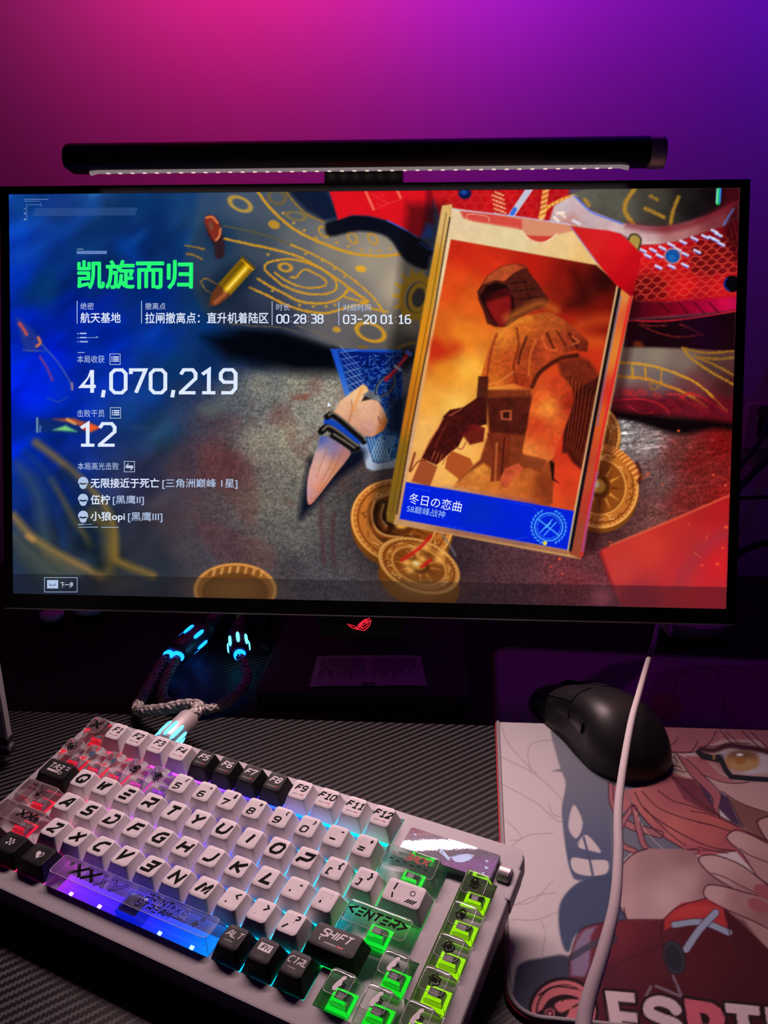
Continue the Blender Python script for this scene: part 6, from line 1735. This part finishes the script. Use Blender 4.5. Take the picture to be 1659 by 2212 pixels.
    x, y = K10(1400, 385); p.ell(x, y, 37, 22, 0, (178, 112, 70), 1, 2.4); p.ell(x + 4, y + 8, 30, 12, 0, (200, 142, 92), .8, 4); p.ell(x, y - 14, 32, 9, 0, (122, 76, 66), .8, 4); p.ell(x - 4, y - 1, 12, 9, 0, (168, 96, 52), .8, 3); p.ell(x - 5, y - 13, 7, 3, 0, (246, 232, 232), 1, 1.4)
    p.line(K10([(990, 270), (1120, 280), (1260, 235), (1420, 250), (1560, 270), (1700, 310)]), 11, (70, 26, 36), .95, 3); p.line(K10([(1020, 240), (1150, 240), (1300, 205), (1480, 215)]), 2, INK, .8, 1)
    p.line(K10([(1000, 370), (1120, 390), (1230, 480)]), 14, (150, 70, 78), .6, 6)
    for q in ([(965, 300), (1010, 345), (1110, 365), (1180, 380)], [(1180, 350), (1240, 480), (1290, 545), (1500, 565), (1800, 580)]):
        p.line(K10(q), 11, (38, 30, 40), 1, 1.4, 0)
    p.poly(K10([(960, 290), (1110, 330), (1180, 320), (1180, 390), (1060, 380), (990, 345)]), (38, 30, 40), 1, 1.2); p.poly(K10([(1108, 322), (1135, 326), (1130, 378), (1104, 372)]), (160, 116, 60), .9, 1.2); p.poly(K10([(1165, 310), (1215, 312), (1235, 370), (1185, 335)]), (120, 112, 122), .9, 1.2)
    # shoulder, hand
    p.wpoly(K9([(800, 1640), (755, 1560), (738, 1480), (745, 1400), (780, 1330), (840, 1275), (910, 1250), (1120, 1255), (1200, 1300), (1450, 1420), (1450, 1560), (1240, 1540), (1010, 1645)]), [(1350, 1880, (176, 122, 122)), (1400, 1860, (172, 116, 116)), (1440, 1940, (206, 150, 150)), (1380, 1960, (190, 134, 136)), (1480, 1900, (196, 140, 140)), (1480, 1850, (160, 104, 104)), (1540, 1920, (150, 96, 98))], 1, 1.6)
    p.line(K9([(800, 1640), (755, 1560), (738, 1480), (745, 1400), (780, 1330), (840, 1275), (910, 1250)]), 3, INK, .9, 1.2)
    p.poly(K11([(1230, 150), (1250, 190), (1380, 262), (1500, 350), (1659, 545), (1850, 700), (1850, 60), (1500, 60)]), (170, 114, 112), 1, 1.6)
    for q in ([(1245, 1150), (1300, 1090), (1400, 1090), (1800, 1290), (1800, 1760), (1659, 1640), (1550, 1540), (1400, 1310), (1290, 1210)], [(968, 1385), (1010, 1332), (1150, 1332), (1380, 1420), (1560, 1550), (1800, 1740), (1800, 1900), (1350, 1685), (1090, 1520)], [(1015, 1700), (1050, 1630), (1160, 1630), (1400, 1690), (1800, 1830), (1800, 2100), (1500, 1980), (1200, 1850), (1050, 1765)], [(1552, 1010), (1600, 960), (1800, 930), (1800, 1270), (1659, 1190)]):
        p.wpoly(K10(q), [(1580, 1820, (200, 142, 140)), (1540, 1860, (200, 142, 142)), (1640, 1880, (176, 118, 116)), (1540, 1930, (198, 140, 140)), (1600, 1940, (166, 108, 108)), (1650, 1980, (150, 92, 94)), (1650, 1790, (190, 132, 128))], 1, 1.4)
        p.line(K10(q), 2.6, INK, .9, 1, 5, True)
    for q in ([(1380, 1260), (1460, 1320), (1659, 1400)], [(1100, 1505), (1230, 1550), (1400, 1640), (1659, 1760)], [(1560, 1545), (1659, 1640)]):
        p.line(K10(q), 2, INK, .85, 1)
    for x, y in ((1620, 1690), (1560, 1830)):
        x, y = K10(x, y); p.ell(x, y, 24, 14, 25, (156, 74, 82), 1, 2)
    # jacket
    p.wpoly(K11([(335, 700), (345, 600), (375, 470), (420, 390), (520, 355), (710, 330), (960, 330), (1060, 240), (1250, 190), (1380, 260), (1659, 520), (1900, 640), (1900, 1200), (330, 1200)]), [(1240, 2050, (120, 46, 62)), (1340, 2010, (112, 34, 44)), (1400, 2080, (92, 26, 38)), (1500, 2100, (84, 20, 30)), (1600, 2130, (72, 16, 26)), (1300, 2120, (84, 24, 40)), (1560, 2020, (80, 18, 28)), (1450, 2160, (76, 18, 30)), (1640, 2200, (66, 14, 24))], 1, 2)
    p.poly(K11([(350, 700), (350, 600), (385, 470), (440, 395), (520, 370), (480, 440), (470, 640), (440, 710)]), (140, 112, 140), .85, 3)
    p.line(K11([(350, 580), (480, 500), (600, 450)]), 14, (70, 58, 72), .9, 2); x, y = K11(605, 455); p.ell(x, y, 17, 13, 0, (56, 44, 56), 1, 1.5)
    p.poly(K11([(970, 320), (1080, 220), (1250, 190), (1360, 260), (1395, 385), (1260, 345), (1050, 360), (970, 400)]), (176, 44, 48), 1, 2.4); p.poly(K11([(980, 310), (1120, 225), (1340, 240), (1360, 270), (1100, 320)]), (196, 60, 58), .7, 5)
    p.poly(K11([(1380, 270), (1500, 340), (1659, 540), (1659, 740), (1550, 640), (1430, 500)]), (70, 16, 26), .8, 4)
    for q, w_ in (([(1035, 362), (1220, 345), (1400, 415)], 13), ([(1310, 282), (1200, 400), (1115, 525)], 15)):
        p.line(K11(q), w_ + 3, INK, .9, 1.2); p.line(K11(q), w_, (150, 142, 164), 1, 1.4)
    for q in ([(1025, 700), (1085, 835)], [(915, 770), (1085, 840)], [(880, 775), (850, 830)]):
        p.line(K11(q), 6, (132, 104, 116), .9, 1.4)
    x, y = K11(1035, 580); p.ell(x, y, 24, 38, -14, (40, 34, 44), 1, 1.8); p.ell(x - 1, y, 19, 32, -14, (74, 62, 76), .9, 1.4, 2)
    for q in ([(335, 640), (345, 580), (375, 470), (420, 390), (520, 355), (710, 330), (960, 328)], [(960, 330), (950, 420), (990, 640), (1040, 760)], [(520, 760), (640, 640), (800, 560), (950, 495)], [(965, 330), (1060, 245), (1250, 185)], [(1380, 280), (1440, 520), (1659, 740)], [(700, 250), (715, 330)], [(590, 480), (575, 620), (600, 640)]):
        p.line(K11(q), 2.6, INK, .85, 1.2)
    # round emblem and the lettering
    ex_, ey_ = K11(300, 935)
    p.ell(ex_, ey_, 76, 73, 0, (34, 18, 24), 1, 1.6); p.ell(ex_, ey_, 69, 66, 0, (206, 96, 104), 1, 1.4); p.ell(ex_, ey_, 60, 57, 0, (34, 18, 24), 1, 1.2); p.ell(ex_ + 2, ey_, 58, 55, 0, (206, 96, 104), .97, 1.2)
    DKE = (34, 16, 22)
    p.poly([(ex_ - 46, ey_ - 4), (ex_ - 30, ey_ - 26), (ex_ + 4, ey_ - 36), (ex_ + 34, ey_ - 26), (ex_ - 2, ey_ - 24), (ex_ - 20, ey_ - 12), (ex_ - 6, ey_ + 4), (ex_ + 14, ey_ - 4), (ex_ - 2, ey_ + 26), (ex_ - 16, ey_ + 54), (ex_ - 46, ey_ + 40), (ex_ - 56, ey_ + 6)], DKE, 1, 1.4, 3)
    for cx_, cy_, r_ in ((-30, 6, 10), (-34, 36, 9), (-12, 44, 7)):
        p.ell(ex_ + cx_, ey_ + cy_, r_, r_, 0, (206, 96, 104), 1, 1.2, 3); p.ell(ex_ + cx_, ey_ + cy_, r_ * .4, r_ * .4, 0, (206, 96, 104), 1, 1)
    for q in ([(-54, -34), (-20, -52), (30, -48)], [(20, -8), (34, -14), (46, -4)], [(20, 40), (40, 30), (52, 36)], [(-4, -22), (10, -30), (30, -26)]):
        p.line([(ex_ + a, ey_ + b) for a, b in q], 4, DKE, .9, 1.2)
    WH, PK = (214, 164, 168), (206, 84, 100)
    LT = [([(575, 800), (770, 815), (778, 882), (664, 872), (674, 936), (788, 948), (794, 1014), (686, 1004), (702, 1104), (820, 1114), (832, 1190), (630, 1180)], WH), ([(1100, 850), (1285, 880), (1345, 920), (1374, 985), (1364, 1050), (1300, 1090), (1236, 1090), (1250, 1190), (1150, 1180)], PK),
          ([(1370, 880), (1600, 905), (1606, 968), (1526, 960), (1565, 1190), (1478, 1190), (1448, 953), (1380, 946)], WH), ([(1636, 908), (1726, 918), (1760, 1190), (1676, 1190)], WH)]
    SS_ = [(1050, 930), (1010, 890), (930, 868), (872, 890), (872, 945), (950, 985), (1040, 1020), (1080, 1080), (1040, 1140), (940, 1130)]
    p.line(K11(SS_), 34, DKE, 1, 1.4, 4)
    for q, c in LT:
        p.line(K11(q), 13, DKE, 1, 1.3, 0, True)
    p.line(K11(SS_), 23, WH, 1, 1.3, 4)
    for q, c in LT:
        p.poly(K11(q), c, 1, 1.3)
    p.poly(K11([(1205, 945), (1250, 955), (1272, 985), (1264, 1022), (1222, 1020)]), DKE, 1, 1.3)
    # the print goes on towards the right edge of the pad
    for r in range(p.X.shape[0]):
        k = int(np.searchsorted(p.X[r], 1672))
        n = p.X.shape[1] - k
        if n > 0:
            src = np.abs(k - 1 - np.arange(n))
            p.c[r, k:] = p.c[r, np.clip(src, 0, k - 1)] if p.Y[r, min(k, p.X.shape[1] - 1)] < 2090 else np.array((74, 17, 28))
    return p

def build_pad():
    st = 0.0008
    nx, ny = int(PWD / st) + 1, int(PHT / st) + 1
    xs, ys = np.linspace(0, PWD, nx), np.linspace(0, PHT, ny)
    G = np.zeros((ny, nx, 3)); G[..., 0], G[..., 1] = np.meshgrid(xs, ys); G[..., 2] = PTH
    Wp = (PTL - PEY * PHT) + G[..., :1] * PEX + G[..., 1:2] * PEY
    Wp[..., 2] = PTH
    PX, PY = photo_px(Wp)
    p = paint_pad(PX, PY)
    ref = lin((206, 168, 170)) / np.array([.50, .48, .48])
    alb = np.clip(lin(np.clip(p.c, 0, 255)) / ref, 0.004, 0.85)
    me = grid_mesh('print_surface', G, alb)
    # round the corners
    bm = bmesh.new(); bm.from_mesh(me)
    kill = []
    for v in bm.verts:
        dx = max(PRAD - v.co.x, v.co.x - (PWD - PRAD), 0); dy = max(PRAD - v.co.y, v.co.y - (PHT - PRAD), 0)
        if dx > 0 and dy > 0 and dx * dx + dy * dy > (PRAD - .0004) ** 2:
            kill.append(v)
    bmesh.ops.delete(bm, geom=kill, context='VERTS')
    bm.to_mesh(me); bm.free()
    m = bsdf('pad_print', (.7, .7, .7), .85, spec=.15, bump=(2600, .25, .0004))
    nt = m.node_tree
    a = nt.nodes.new('ShaderNodeVertexColor'); a.layer_name = 'Col'
    nt.links.new(a.outputs['Color'], nt.nodes['Principled BSDF'].inputs['Base Color'])
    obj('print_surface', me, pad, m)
build_pad()
slab('rubber_base', PWD / 2 - .0004, PHT / 2 - .0004, 0.0, PTH - .0004, PRAD, .0003, 8, pad, bsdf('red_rubber', (.42, .02, .03), .7), (PWD / 2, PHT / 2))
loop = [(x + PWD / 2, y + PHT / 2, PTH - .0002) for x, y in rrect(PWD / 2 - .0012, PHT / 2 - .0012, PRAD, 8)]
loop = [np.array(q) for q in loop]
def thick_loop(pts, r, seg=6):
    n = len(pts)
    rings = []
    for i in range(n):
        t = pts[(i + 1) % n] - pts[i - 1]; t /= np.linalg.norm(t)
        nn = np.array([-t[1], t[0], 0])
        rings.append([tuple(pts[i] + r * (math.cos(a) * nn + math.sin(a) * np.array([0, 0, 1]))) for a in np.linspace(0, 2 * math.pi, seg + 1)[:-1]])
    V, F = loft(rings + [rings[0]], False, False)
    return V, F
lp = []
for i in range(len(loop)):
    a, b = loop[i], loop[(i + 1) % len(loop)]
    k = max(1, int(np.linalg.norm(b - a) / .02))
    lp += [a + (b - a) * t / k for t in range(k)]
obj('stitched_edge', mesh('stitched_edge', *thick_loop(lp, .0016), smooth=True), pad, bsdf('edge_thread', (.30, .27, .28), .8, bump=(1800, .8, .0006)))
lp2 = [q + np.array([0, 0, -.0012]) + (q - np.array([PWD / 2, PHT / 2, PTH])) / np.linalg.norm(q - np.array([PWD / 2, PHT / 2, PTH])) * .0012 for q in lp]
obj('red_piping', mesh('red_piping', *thick_loop(lp2, .0013), smooth=True), pad, bsdf('red_thread', (.55, .03, .04), .75, bump=(1800, .6, .0005)))

# ------------------------------------------------------------------ mouse
MZ = PTH
mouse = thing('computer_mouse', 'black matte wireless mouse lying on the illustrated pad', 'mouse', (0.1960, -0.0390, MZ), rot=(0, 0, math.radians(26)))
ML = 0.126
M_MOUSE = bsdf('mouse_black', (.016, .0150, .0150), .42, spec=.45, bump=(3500, .05, .0002))
def interp(t, tab):
    xs, ys = zip(*tab)
    # smooth interpolation
    i = max(0, min(len(xs) - 2, sum(1 for x in xs if x <= t) - 1))
    u = (t - xs[i]) / (xs[i + 1] - xs[i])
    def m(k):
        if k == 0: return (ys[1] - ys[0]) / (xs[1] - xs[0])
        if k == len(xs) - 1: return (ys[-1] - ys[-2]) / (xs[-1] - xs[-2])
        return (ys[k + 1] - ys[k - 1]) / (xs[k + 1] - xs[k - 1])
    h = xs[i + 1] - xs[i]
    return (2 * u ** 3 - 3 * u ** 2 + 1) * ys[i] + (u ** 3 - 2 * u ** 2 + u) * h * m(i) + (-2 * u ** 3 + 3 * u ** 2) * ys[i + 1] + (u ** 3 - u ** 2) * h * m(i + 1)
WT = [(0, .0270), (.06, .0292), (.25, .0300), (.42, .0300), (.62, .0330), (.8, .0335), (.92, .0265), (.975, .0165), (1, .004)]
HTT = [(0, .0150), (.06, .0185), (.2, .0280), (.4, .0385), (.56, .0432), (.7, .0420), (.82, .0350), (.92, .0235), (.975, .0135), (1, .006)]
def mpt(s, th, off=0.0):
    """surface point; s 0 front .. 1 back, th 0 right base .. 180 left base"""
    w_, h_ = interp(s, WT) + off, interp(s, HTT) + off
    a = math.radians(th)
    c, q = math.cos(a), math.sin(a)
    x = w_ * math.copysign(abs(c) ** .62, c)
    z = h_ * (q ** .78 if q > 0 else 0)
    waist = math.sin(math.pi * min(max((s - .12) / .6, 0), 1)) * .0035
    x *= 1 - waist / w_ * math.sin(math.pi * min(z / h_ * 1.3, 1)) * (1 if c < 0 else .6)
    z += -.0025 * (x / w_) * (z / h_) * math.sin(math.pi * s)
    return (x, ML / 2 - s * ML, max(z, 0) + .0006)
SS = list(np.linspace(0, .9, 26)) + [.93, .955, .975, .99, 1.0]
TH = list(np.linspace(0, 180, 41))
rings = [[mpt(s, t) for t in TH] for s in SS]
rings.insert(0, [(x * .96, y - .0, z * .96) for x, y, z in rings[0]])
V, F = loft(rings, True, True)
sh = obj('shell', mesh('shell', V, F, smooth=True), mouse, M_MOUSE)
def shell_patch(name, s_list, th_list, off=.0007, mat=M_MOUSE, parent=mouse, side=-.0014):
    nS, nT = len(s_list), len(th_list)
    V = [mpt(s, t if not callable(t) else t(s), off) for s in s_list for t in th_list] + [mpt(s, t if not callable(t) else t(s), side) for s in s_list for t in th_list]
    F = []
    for i in range(nS - 1):
        for j in range(nT - 1):
            a = i * nT + j
            F.append((a, a + nT, a + nT + 1, a + 1))
    b = nS * nT
    per = [j for j in range(nT)] + [i * nT + nT - 1 for i in range(1, nS)] + [(nS - 1) * nT + j for j in range(nT - 2, -1, -1)] + [i * nT for i in range(nS - 2, 0, -1)]
    for k in range(len(per)):
        p0, p1 = per[k], per[(k + 1) % len(per)]
        F.append((p0, p1, p1 + b, p0 + b))
    o = obj(name, mesh(name, V, F, smooth=True), parent, mat)
    try:
        o.data.set_sharp_from_angle(angle=math.radians(40))
    except Exception:
        pass
    return o
M_SIDEB = bsdf('side_button_gloss', (.03, .028, .028), .22, spec=.6)
sl_ = list(np.linspace(-.012, .44, 16))
shell_patch('main_button', sl_, list(np.linspace(94, 134, 10)), .0008)
shell_patch('main_button', sl_, list(np.linspace(46, 86, 10)), .0008)
shell_patch('side_button', list(np.linspace(.30, .455, 8)), list(np.linspace(147, 160, 5)), .0021, M_SIDEB)
shell_patch('side_button', list(np.linspace(.47, .63, 8)), list(np.linspace(147, 160, 5)), .0021, M_SIDEB)
lathe('scroll_wheel', [(.0070, -.0034), (.0094, -.0030), (.0098, 0), (.0094, .0030), (.0070, .0034)], 24, mouse, M_RUBBER, 'x', True, (0, ML / 2 - .022, .0200))

# ------------------------------------------------------------------ white cloth cable that runs from behind the monitor towards the sitter
cpts = [(.335, .30, .006), (.315, .2, .010), (.288, .10, .030), (.2689, .0746, .0534), (.2516, .0288, .0544), (.2349, -.0157, .0593), (.2052, -.1023, .0780), (.1825, -.1702, .0936), (.1545, -.2623, .1101), (.1395, -.3239, .1249), (.1275, -.3676, .1406), (.1148, -.4052, .1569), (.0999, -.4475, .1767), (.0925, -.4850, .2000), (.0850, -.5250, .2350), (.0750, -.5600, .2800)]
cpath = catmull(cpts, 10)
m_cloth = bsdf('white_braid', (.62, .56, .55), 1.0, spec=.05)
def braid_bump(m, scale):
    nt = m.node_tree; b = nt.nodes['Principled BSDF']
    tc = nt.nodes.new('ShaderNodeTexCoord'); wv = nt.nodes.new('ShaderNodeTexWave'); wv.bands_direction = 'Y'
    wv.inputs['Scale'].default_value = scale; wv.inputs['Distortion'].default_value = 1.0
    nt.links.new(tc.outputs['Object'], wv.inputs['Vector'])
    bp = nt.nodes.new('ShaderNodeBump'); bp.inputs['Strength'].default_value = .35; bp.inputs['Distance'].default_value = .0004
    nt.links.new(wv.outputs['Fac'], bp.inputs['Height']); nt.links.new(bp.outputs['Normal'], b.inputs['Normal'])
braid_bump(m_cloth, 330)
cab = thing('charging_cable', 'white cloth covered cable hanging across the mouse pad', 'cable', cpts[0])
o = tube('cord', [np.array(q) - np.array(cpts[0]) for q in cpath], .0021, 14, cab, m_cloth)
e1, e2 = np.array(cpts[-1]) - np.array(cpts[0]), np.array((.0720, -.5720, .3020)) - np.array(cpts[0])
tube('plug_sleeve', [e1, e1 * .5 + e2 * .5, e2], [.0034, .0045, .0045], 16, cab, M_WHITE)

# ------------------------------------------------------------------ keyboard cord with glowing connectors
kc = thing('keyboard_cable', 'silver braided keyboard cord with glowing blue connectors behind the keys', 'cable', (-0.16, 0.0, 0))
def L_(q):
    return np.array(q, float) - np.array((-0.16, 0.0, 0))
M_BRAID = bsdf('silver_braid', (.42, .37, .34), .45, .35)
def braided(name, pts, R, mat, strands=10, turns=230.0, sr=.30):
    path = catmull([L_(q) for q in pts], 24)
    P, T, N, B = frames(path)
    d = np.concatenate([[0], np.cumsum(np.linalg.norm(np.diff(P, axis=0), axis=1))])
    parts = []
    for k in range(strands):
        ph = 2 * math.pi * (k // 2) / (strands / 2)
        sg = 1 if k % 2 else -1
        a = ph + sg * d * turns
        wob = 1 + .12 * np.sin(a * 2 + k)
        S = P + (R * (1 - sr) * wob * np.cos(a))[:, None] * N + (R * (1 - sr) * wob * np.sin(a))[:, None] * B
        parts.append(tube_vf(S, R * sr, 6))
    parts.append(tube_vf(P, R * .72, 10))
    return obj(name, mesh(name, *join_vf(parts), smooth=True), kc, mat)
p1 = [(-.1232, -.0800, .0360), (-.1213, -.0680, .0350), (-.1262, -.0570, .0320), (-.1390, -.0500, .0275), (-.1560, -.0465, .0215), (-.1740, -.0400, .0150), (-.1865, -.0285, .0095), (-.1905, -.0080, .0080), (-.1905, .0200, .0100), (-.1900, .0420, .0140), (-.1860, .0560, .0170)]
p2 = [(-.1770, .0560, .0170), (-.1790, .0380, .0130), (-.1780, .0100, .0080), (-.1690, -.0100, .0070), (-.1480, -.0205, .0070), (-.1250, -.0190, .0070), (-.1100, .0020, .0080), (-.1055, .0260, .0120), (-.1130, .0450, .0170), (-.1190, .0560, .0200)]
braided('braided_cord', p1, .0050, M_BRAID)
braided('braided_cord', p2, .0046, M_BRAID)
M_CYAN = emit('connector_glow', lin((70, 205, 255)), 5.0)
M_CYAN2 = emit('connector_glow_dim', lin((14, 110, 255)), 5.0)
def connector(name, a, b, r, mat, glow, slits, s0, s1, ph0=0.0):
    a, b = L_(a), L_(b)
    ax = (b - a); Ln = np.linalg.norm(ax); ax /= Ln
    t = [0, .05, .12, .5, .9, .96, 1.0]; rr = [r * .7, r * .92, r, r, r, r * .92, r * .7]
    o = tube(name, [a + ax * Ln * k for k in t], rr, 24, kc, mat)
    P, T, N, B = frames([a, (a + b) / 2, b])
    for k in range(slits):
        an = ph0 + 2 * math.pi * k / slits
        d = math.cos(an) * N[0] + math.sin(an) * B[0]
        c0, c1 = a + ax * Ln * s0 + d * r, a + ax * Ln * s1 + d * r
        tube('light_slit', [c0, c0 * .85 + c1 * .15, c0 * .5 + c1 * .5, c0 * .15 + c1 * .85, c1], [r * .05, r * .15, r * .17, r * .15, r * .05], 8, o, glow)
    return o
connector('plug_housing', (-.1335, -.1165, .0350), (-.1236, -.0815, .0360), .0082, bsdf('pale_metal', (.50, .44, .44), .4, .3), M_CYAN, 9, .02, .5)
M_DMET = bsdf('dark_metal', (.12, .09, .12), .4, .4)
connector('coupling', (-.1815, .0560, .0170), (-.1660, .1010, .0220), .0115, M_DMET, M_CYAN2, 6, .45, .78, .3)
connector('coupling', (-.1190, .0560, .0200), (-.1280, .0860, .0260), .0095, M_DMET, M_CYAN, 7, .2, .7, .2)
tube('plug_tail', [L_((-.1660, .1010, .0220)), L_((-.1590, .1230, .0250)), L_((-.1520, .1500, .0290))], [.0105, .0075, .0060], 16, kc, M_DMET)
tube('plug_tail', [L_((-.1280, .0860, .0260)), L_((-.1310, .1050, .0280)), L_((-.1340, .1350, .0300))], [.0085, .0062, .0050], 16, kc, M_DMET)
for q in ((-.1862, .0545, .0170), (-.1772, .0545, .0170), (-.1185, .0545, .0200)):
    lathe('glow_collar', [(.0020, -.0040), (.0050, -.0030), (.0058, 0), (.0050, .0030), (.0020, .0040)], 16, kc, M_CYAN2, 'y', True, tuple(L_(q)))

# small hub box behind the connectors with a green pilot light
hub = thing('usb_hub', 'small black hub box with a green pilot light behind the cord', 'hub', (-.142, .168, 0))
boxm('hub_body', (-.032, -.020, 0), (.032, .030, .052), hub, M_BLACK, .003)
lathe('pilot_light', [(.0008, -.0004), (.0014, 0), (.0008, .0004)], 12, hub, emit('green_led', lin((190, 255, 90)), 3.0), 'y', True, (-.005, -.0204, .040))

# ------------------------------------------------------------------ folded leaflet on the monitor's foot
leaf = thing('paper_leaflet', 'creased printed paper leaflet lying on the monitor stand base', 'paper', (.003, .0440, .0121), rot=(0, 0, math.radians(4)))
nx, ny = 25, 7
V = [((i / (nx - 1) - .5) * (.098 + .006 * (1 - j / (ny - 1))), (j / (ny - 1) - .5) * .058, .0006 + .0010 * abs(math.sin(i / (nx - 1) * math.pi * 2)) + .0008 * (abs(i / (nx - 1) - .5) < .05)) for j in range(ny) for i in range(nx)]
F = [(j * nx + i, j * nx + i + 1, (j + 1) * nx + i + 1, (j + 1) * nx + i) for j in range(ny - 1) for i in range(nx - 1)]
sheet = obj('sheet', mesh('sheet', V, F, smooth=True), leaf, bsdf('paper', (.55, .52, .54), .8))
rg = random.Random(4)
V, F = [], []
for blk in (-.0445, .0030):
    for k in range(22):
        x = blk + k * .0019
        y1 = .024 - rg.random() * .002
        y0 = -.020 + rg.random() * .026
        for a, b in ((y0, y0 + (y1 - y0) * .45), (y0 + (y1 - y0) * .52, y1)):
            o_ = len(V)
            V += [(x, a, .0021), (x + .0008, a, .0021), (x + .0008, b, .0021), (x, b, .0021)]; F.append((o_, o_ + 1, o_ + 2, o_ + 3))
o_ = len(V); V += [(-.005, -.0280, .0022), (.006, -.0280, .0022), (.006, -.0240, .0022), (-.005, -.0240, .0022)]; F.append((o_, o_ + 1, o_ + 2, o_ + 3))
pr = obj('printed_lines', mesh('printed_lines', V, F), sheet, bsdf('leaflet_ink', (.10, .09, .10), .8))
pr['kind'] = 'stuff'

# ------------------------------------------------------------------ pale slab standing left of the keyboard
st = thing('upright_stand', 'pale grey upright stand with two dark bands left of keyboard', 'stand', (-.3045, -.094, 0))
def slab_y(name, pts, y0, y1, mat, bev=.001):
    cx_ = sum(p[0] for p in pts) / len(pts); cz_ = sum(p[1] for p in pts) / len(pts)
    def sc(k):
        return [((x - cx_) * k + cx_, (z - cz_) * k + cz_) for x, z in pts]
    rr = [[(x, y, z) for x, z in sc(k)] for y, k in ((y0, .97), (y0 + bev, 1), (y1 - bev, 1), (y1, .97))]
    return obj(name, mesh(name, *loft(rr)), st, mat)
body = [(.0430, .155), (.0443, .018)] + [(.0443 - .014 + .014 * math.cos(a), .0165 - .0160 * math.sin(a)) for a in np.linspace(0, math.pi / 2, 7)[1:]] + [(-.0443 + .014 - .014 * math.sin(a), .0165 - .0160 * math.cos(a)) for a in np.linspace(0, math.pi / 2, 7)] + [(-.0430, .155)]
slab_y('stand_body', body, -.006, .002, bsdf('pale_grey_metal', (.46, .42, .42), .45, .2, noise=(50, .04)))
for z0, z1 in ((.0185, .0245), (.0095, .0150)):
    boxm('dark_band', (-.0449, -.0068, z0), (.0449, .0028, z1), st, bsdf('band_rubber', (.02, .012, .012), .6), .0015)

# ------------------------------------------------------------------ things at the wall, right of the monitor
sk = thing('wall_socket', 'wall power socket on the back wall right of monitor', 'socket', (.470, WALL_Y, .185))
slab('face_plate', .040, .028, 0, .008, .004, .0012, 4, sk, bsdf('socket_plastic', (.5, .48, .5), .5)).rotation_euler = (math.pi / 2, 0, 0)
for x in (-.018, .012):
    boxm('outlet_slot', (x - .008, -.0088, -.011), (x + .008, -.0078, .011), sk, M_BLACK, 0)
def plug(label, pts, r, top_r=.006):
    o = thing('plug_cord', label, 'cable', pts[0], 'black cords by the wall socket')
    b0 = np.array(pts[0])
    path = [q - b0 for q in catmull(pts, 8)]
    tube('plug_grip', [path[0] + np.array((0, .024, .004)), path[0] + np.array((0, .012, .004)), path[0], path[2]], [top_r, top_r, top_r * .9, r], 14, o, M_RUBBER)
    tube('cord', path, r, 10, o, M_RUBBER)
plug('thinner left black plug and cord hanging from wall socket', [(.448, .334, .200), (.432, .31, .176), (.410, .30, .148), (.385, .29, .10), (.34, .27, .03), (.30, .26, .006)], .0028)
plug('second black plug and cord from wall socket nearer the corner', [(.474, .334, .194), (.455, .31, .168), (.425, .30, .140), (.395, .285, .105), (.36, .25, .03), (.33, .235, .006)], .0036)
o = tube('data_cord', catmull([(.345, .318, .006), (.375, .316, .06), (.400, .312, .102), (.46, .316, .109), (.54, .33, .115), (.60, .34, .06), (.64, .335, .004)], 8), .0022, 10, None, M_RUBBER)
tag(o, 'thin black cord running level behind the monitor', 'cable')
o = tube('power_cord', catmull([(.36, .29, .006), (.40, .295, .030), (.423, .30, .045), (.455, .30, .058), (.53, .30, .07), (.60, .30, .006)], 8), .0040, 10, None, M_RUBBER)
tag(o, 'thick black cord rising right of the monitor foot', 'cable')
kn = thing('round_wall_mount', 'round black knob mounted on the wall above the socket', 'hook', (.462, WALL_Y, .283))
lathe('knob_stem', [(.008, 0), (.008, -.03)], 16, kn, M_BLACK, 'y')
lathe('knob_head', [(.006, -.028), (.019, -.032), (.023, -.040), (.020, -.050), (.006, -.054)], 28, kn, M_BLACK, 'y')
o = boxm('knob_bracket', (-.006, -.014, -.09), (.010, 0, 0), kn, M_BLACK, .002)

# round white dish behind the monitor foot, two small pots at the left
dish = thing('round_dish', 'small round pale dish on the desk behind the monitor', 'dish', (.331, .176, 0))
lathe('bowl', [(.020, 0), (.030, .002), (.038, .012), (.040, .020), (.0385, .020), (.036, .012), (.028, .004), (.004, .003)], 36, dish, bsdf('glazed_white', (.55, .5, .55), .35))
for x, y, r, h, lb in ((-.345, .150, .0125, .016, 'smaller dark jar with pale lid, left end behind the monitor'), (-.311, .168, .0165, .018, 'larger dark jar with pale lid behind monitor, nearer the cord')):
    j = thing('small_jar', lb, 'jar', (x, y, 0), 'small jars behind the monitor')
    lathe('jar_body', [(r * .8, 0), (r * .95, .001), (r * .95, h * .6), (r * .9, h * .7)], 24, j, M_BLACK)
    lathe('jar_lid', [(r * .6, h * .6), (r, h * .62), (r, h * .95), (r * .9, h), (r * .05, h * 1.02)], 24, j, bsdf('lid_plastic', (.8, .74, .8), .4))
o = tube('display_cord', catmull([(-.06, .30, .0045), (-.064, .2, .0045), (-.075, .135, .0045), (-.098, .105, .0045), (-.1, .100, .0045), (-.108, .105, .0045), (-.12, .135, .0045)], 8), .0034, 10, None, M_RUBBER)
tag(o, 'black display cord looping on the desk behind the stand', 'cable')
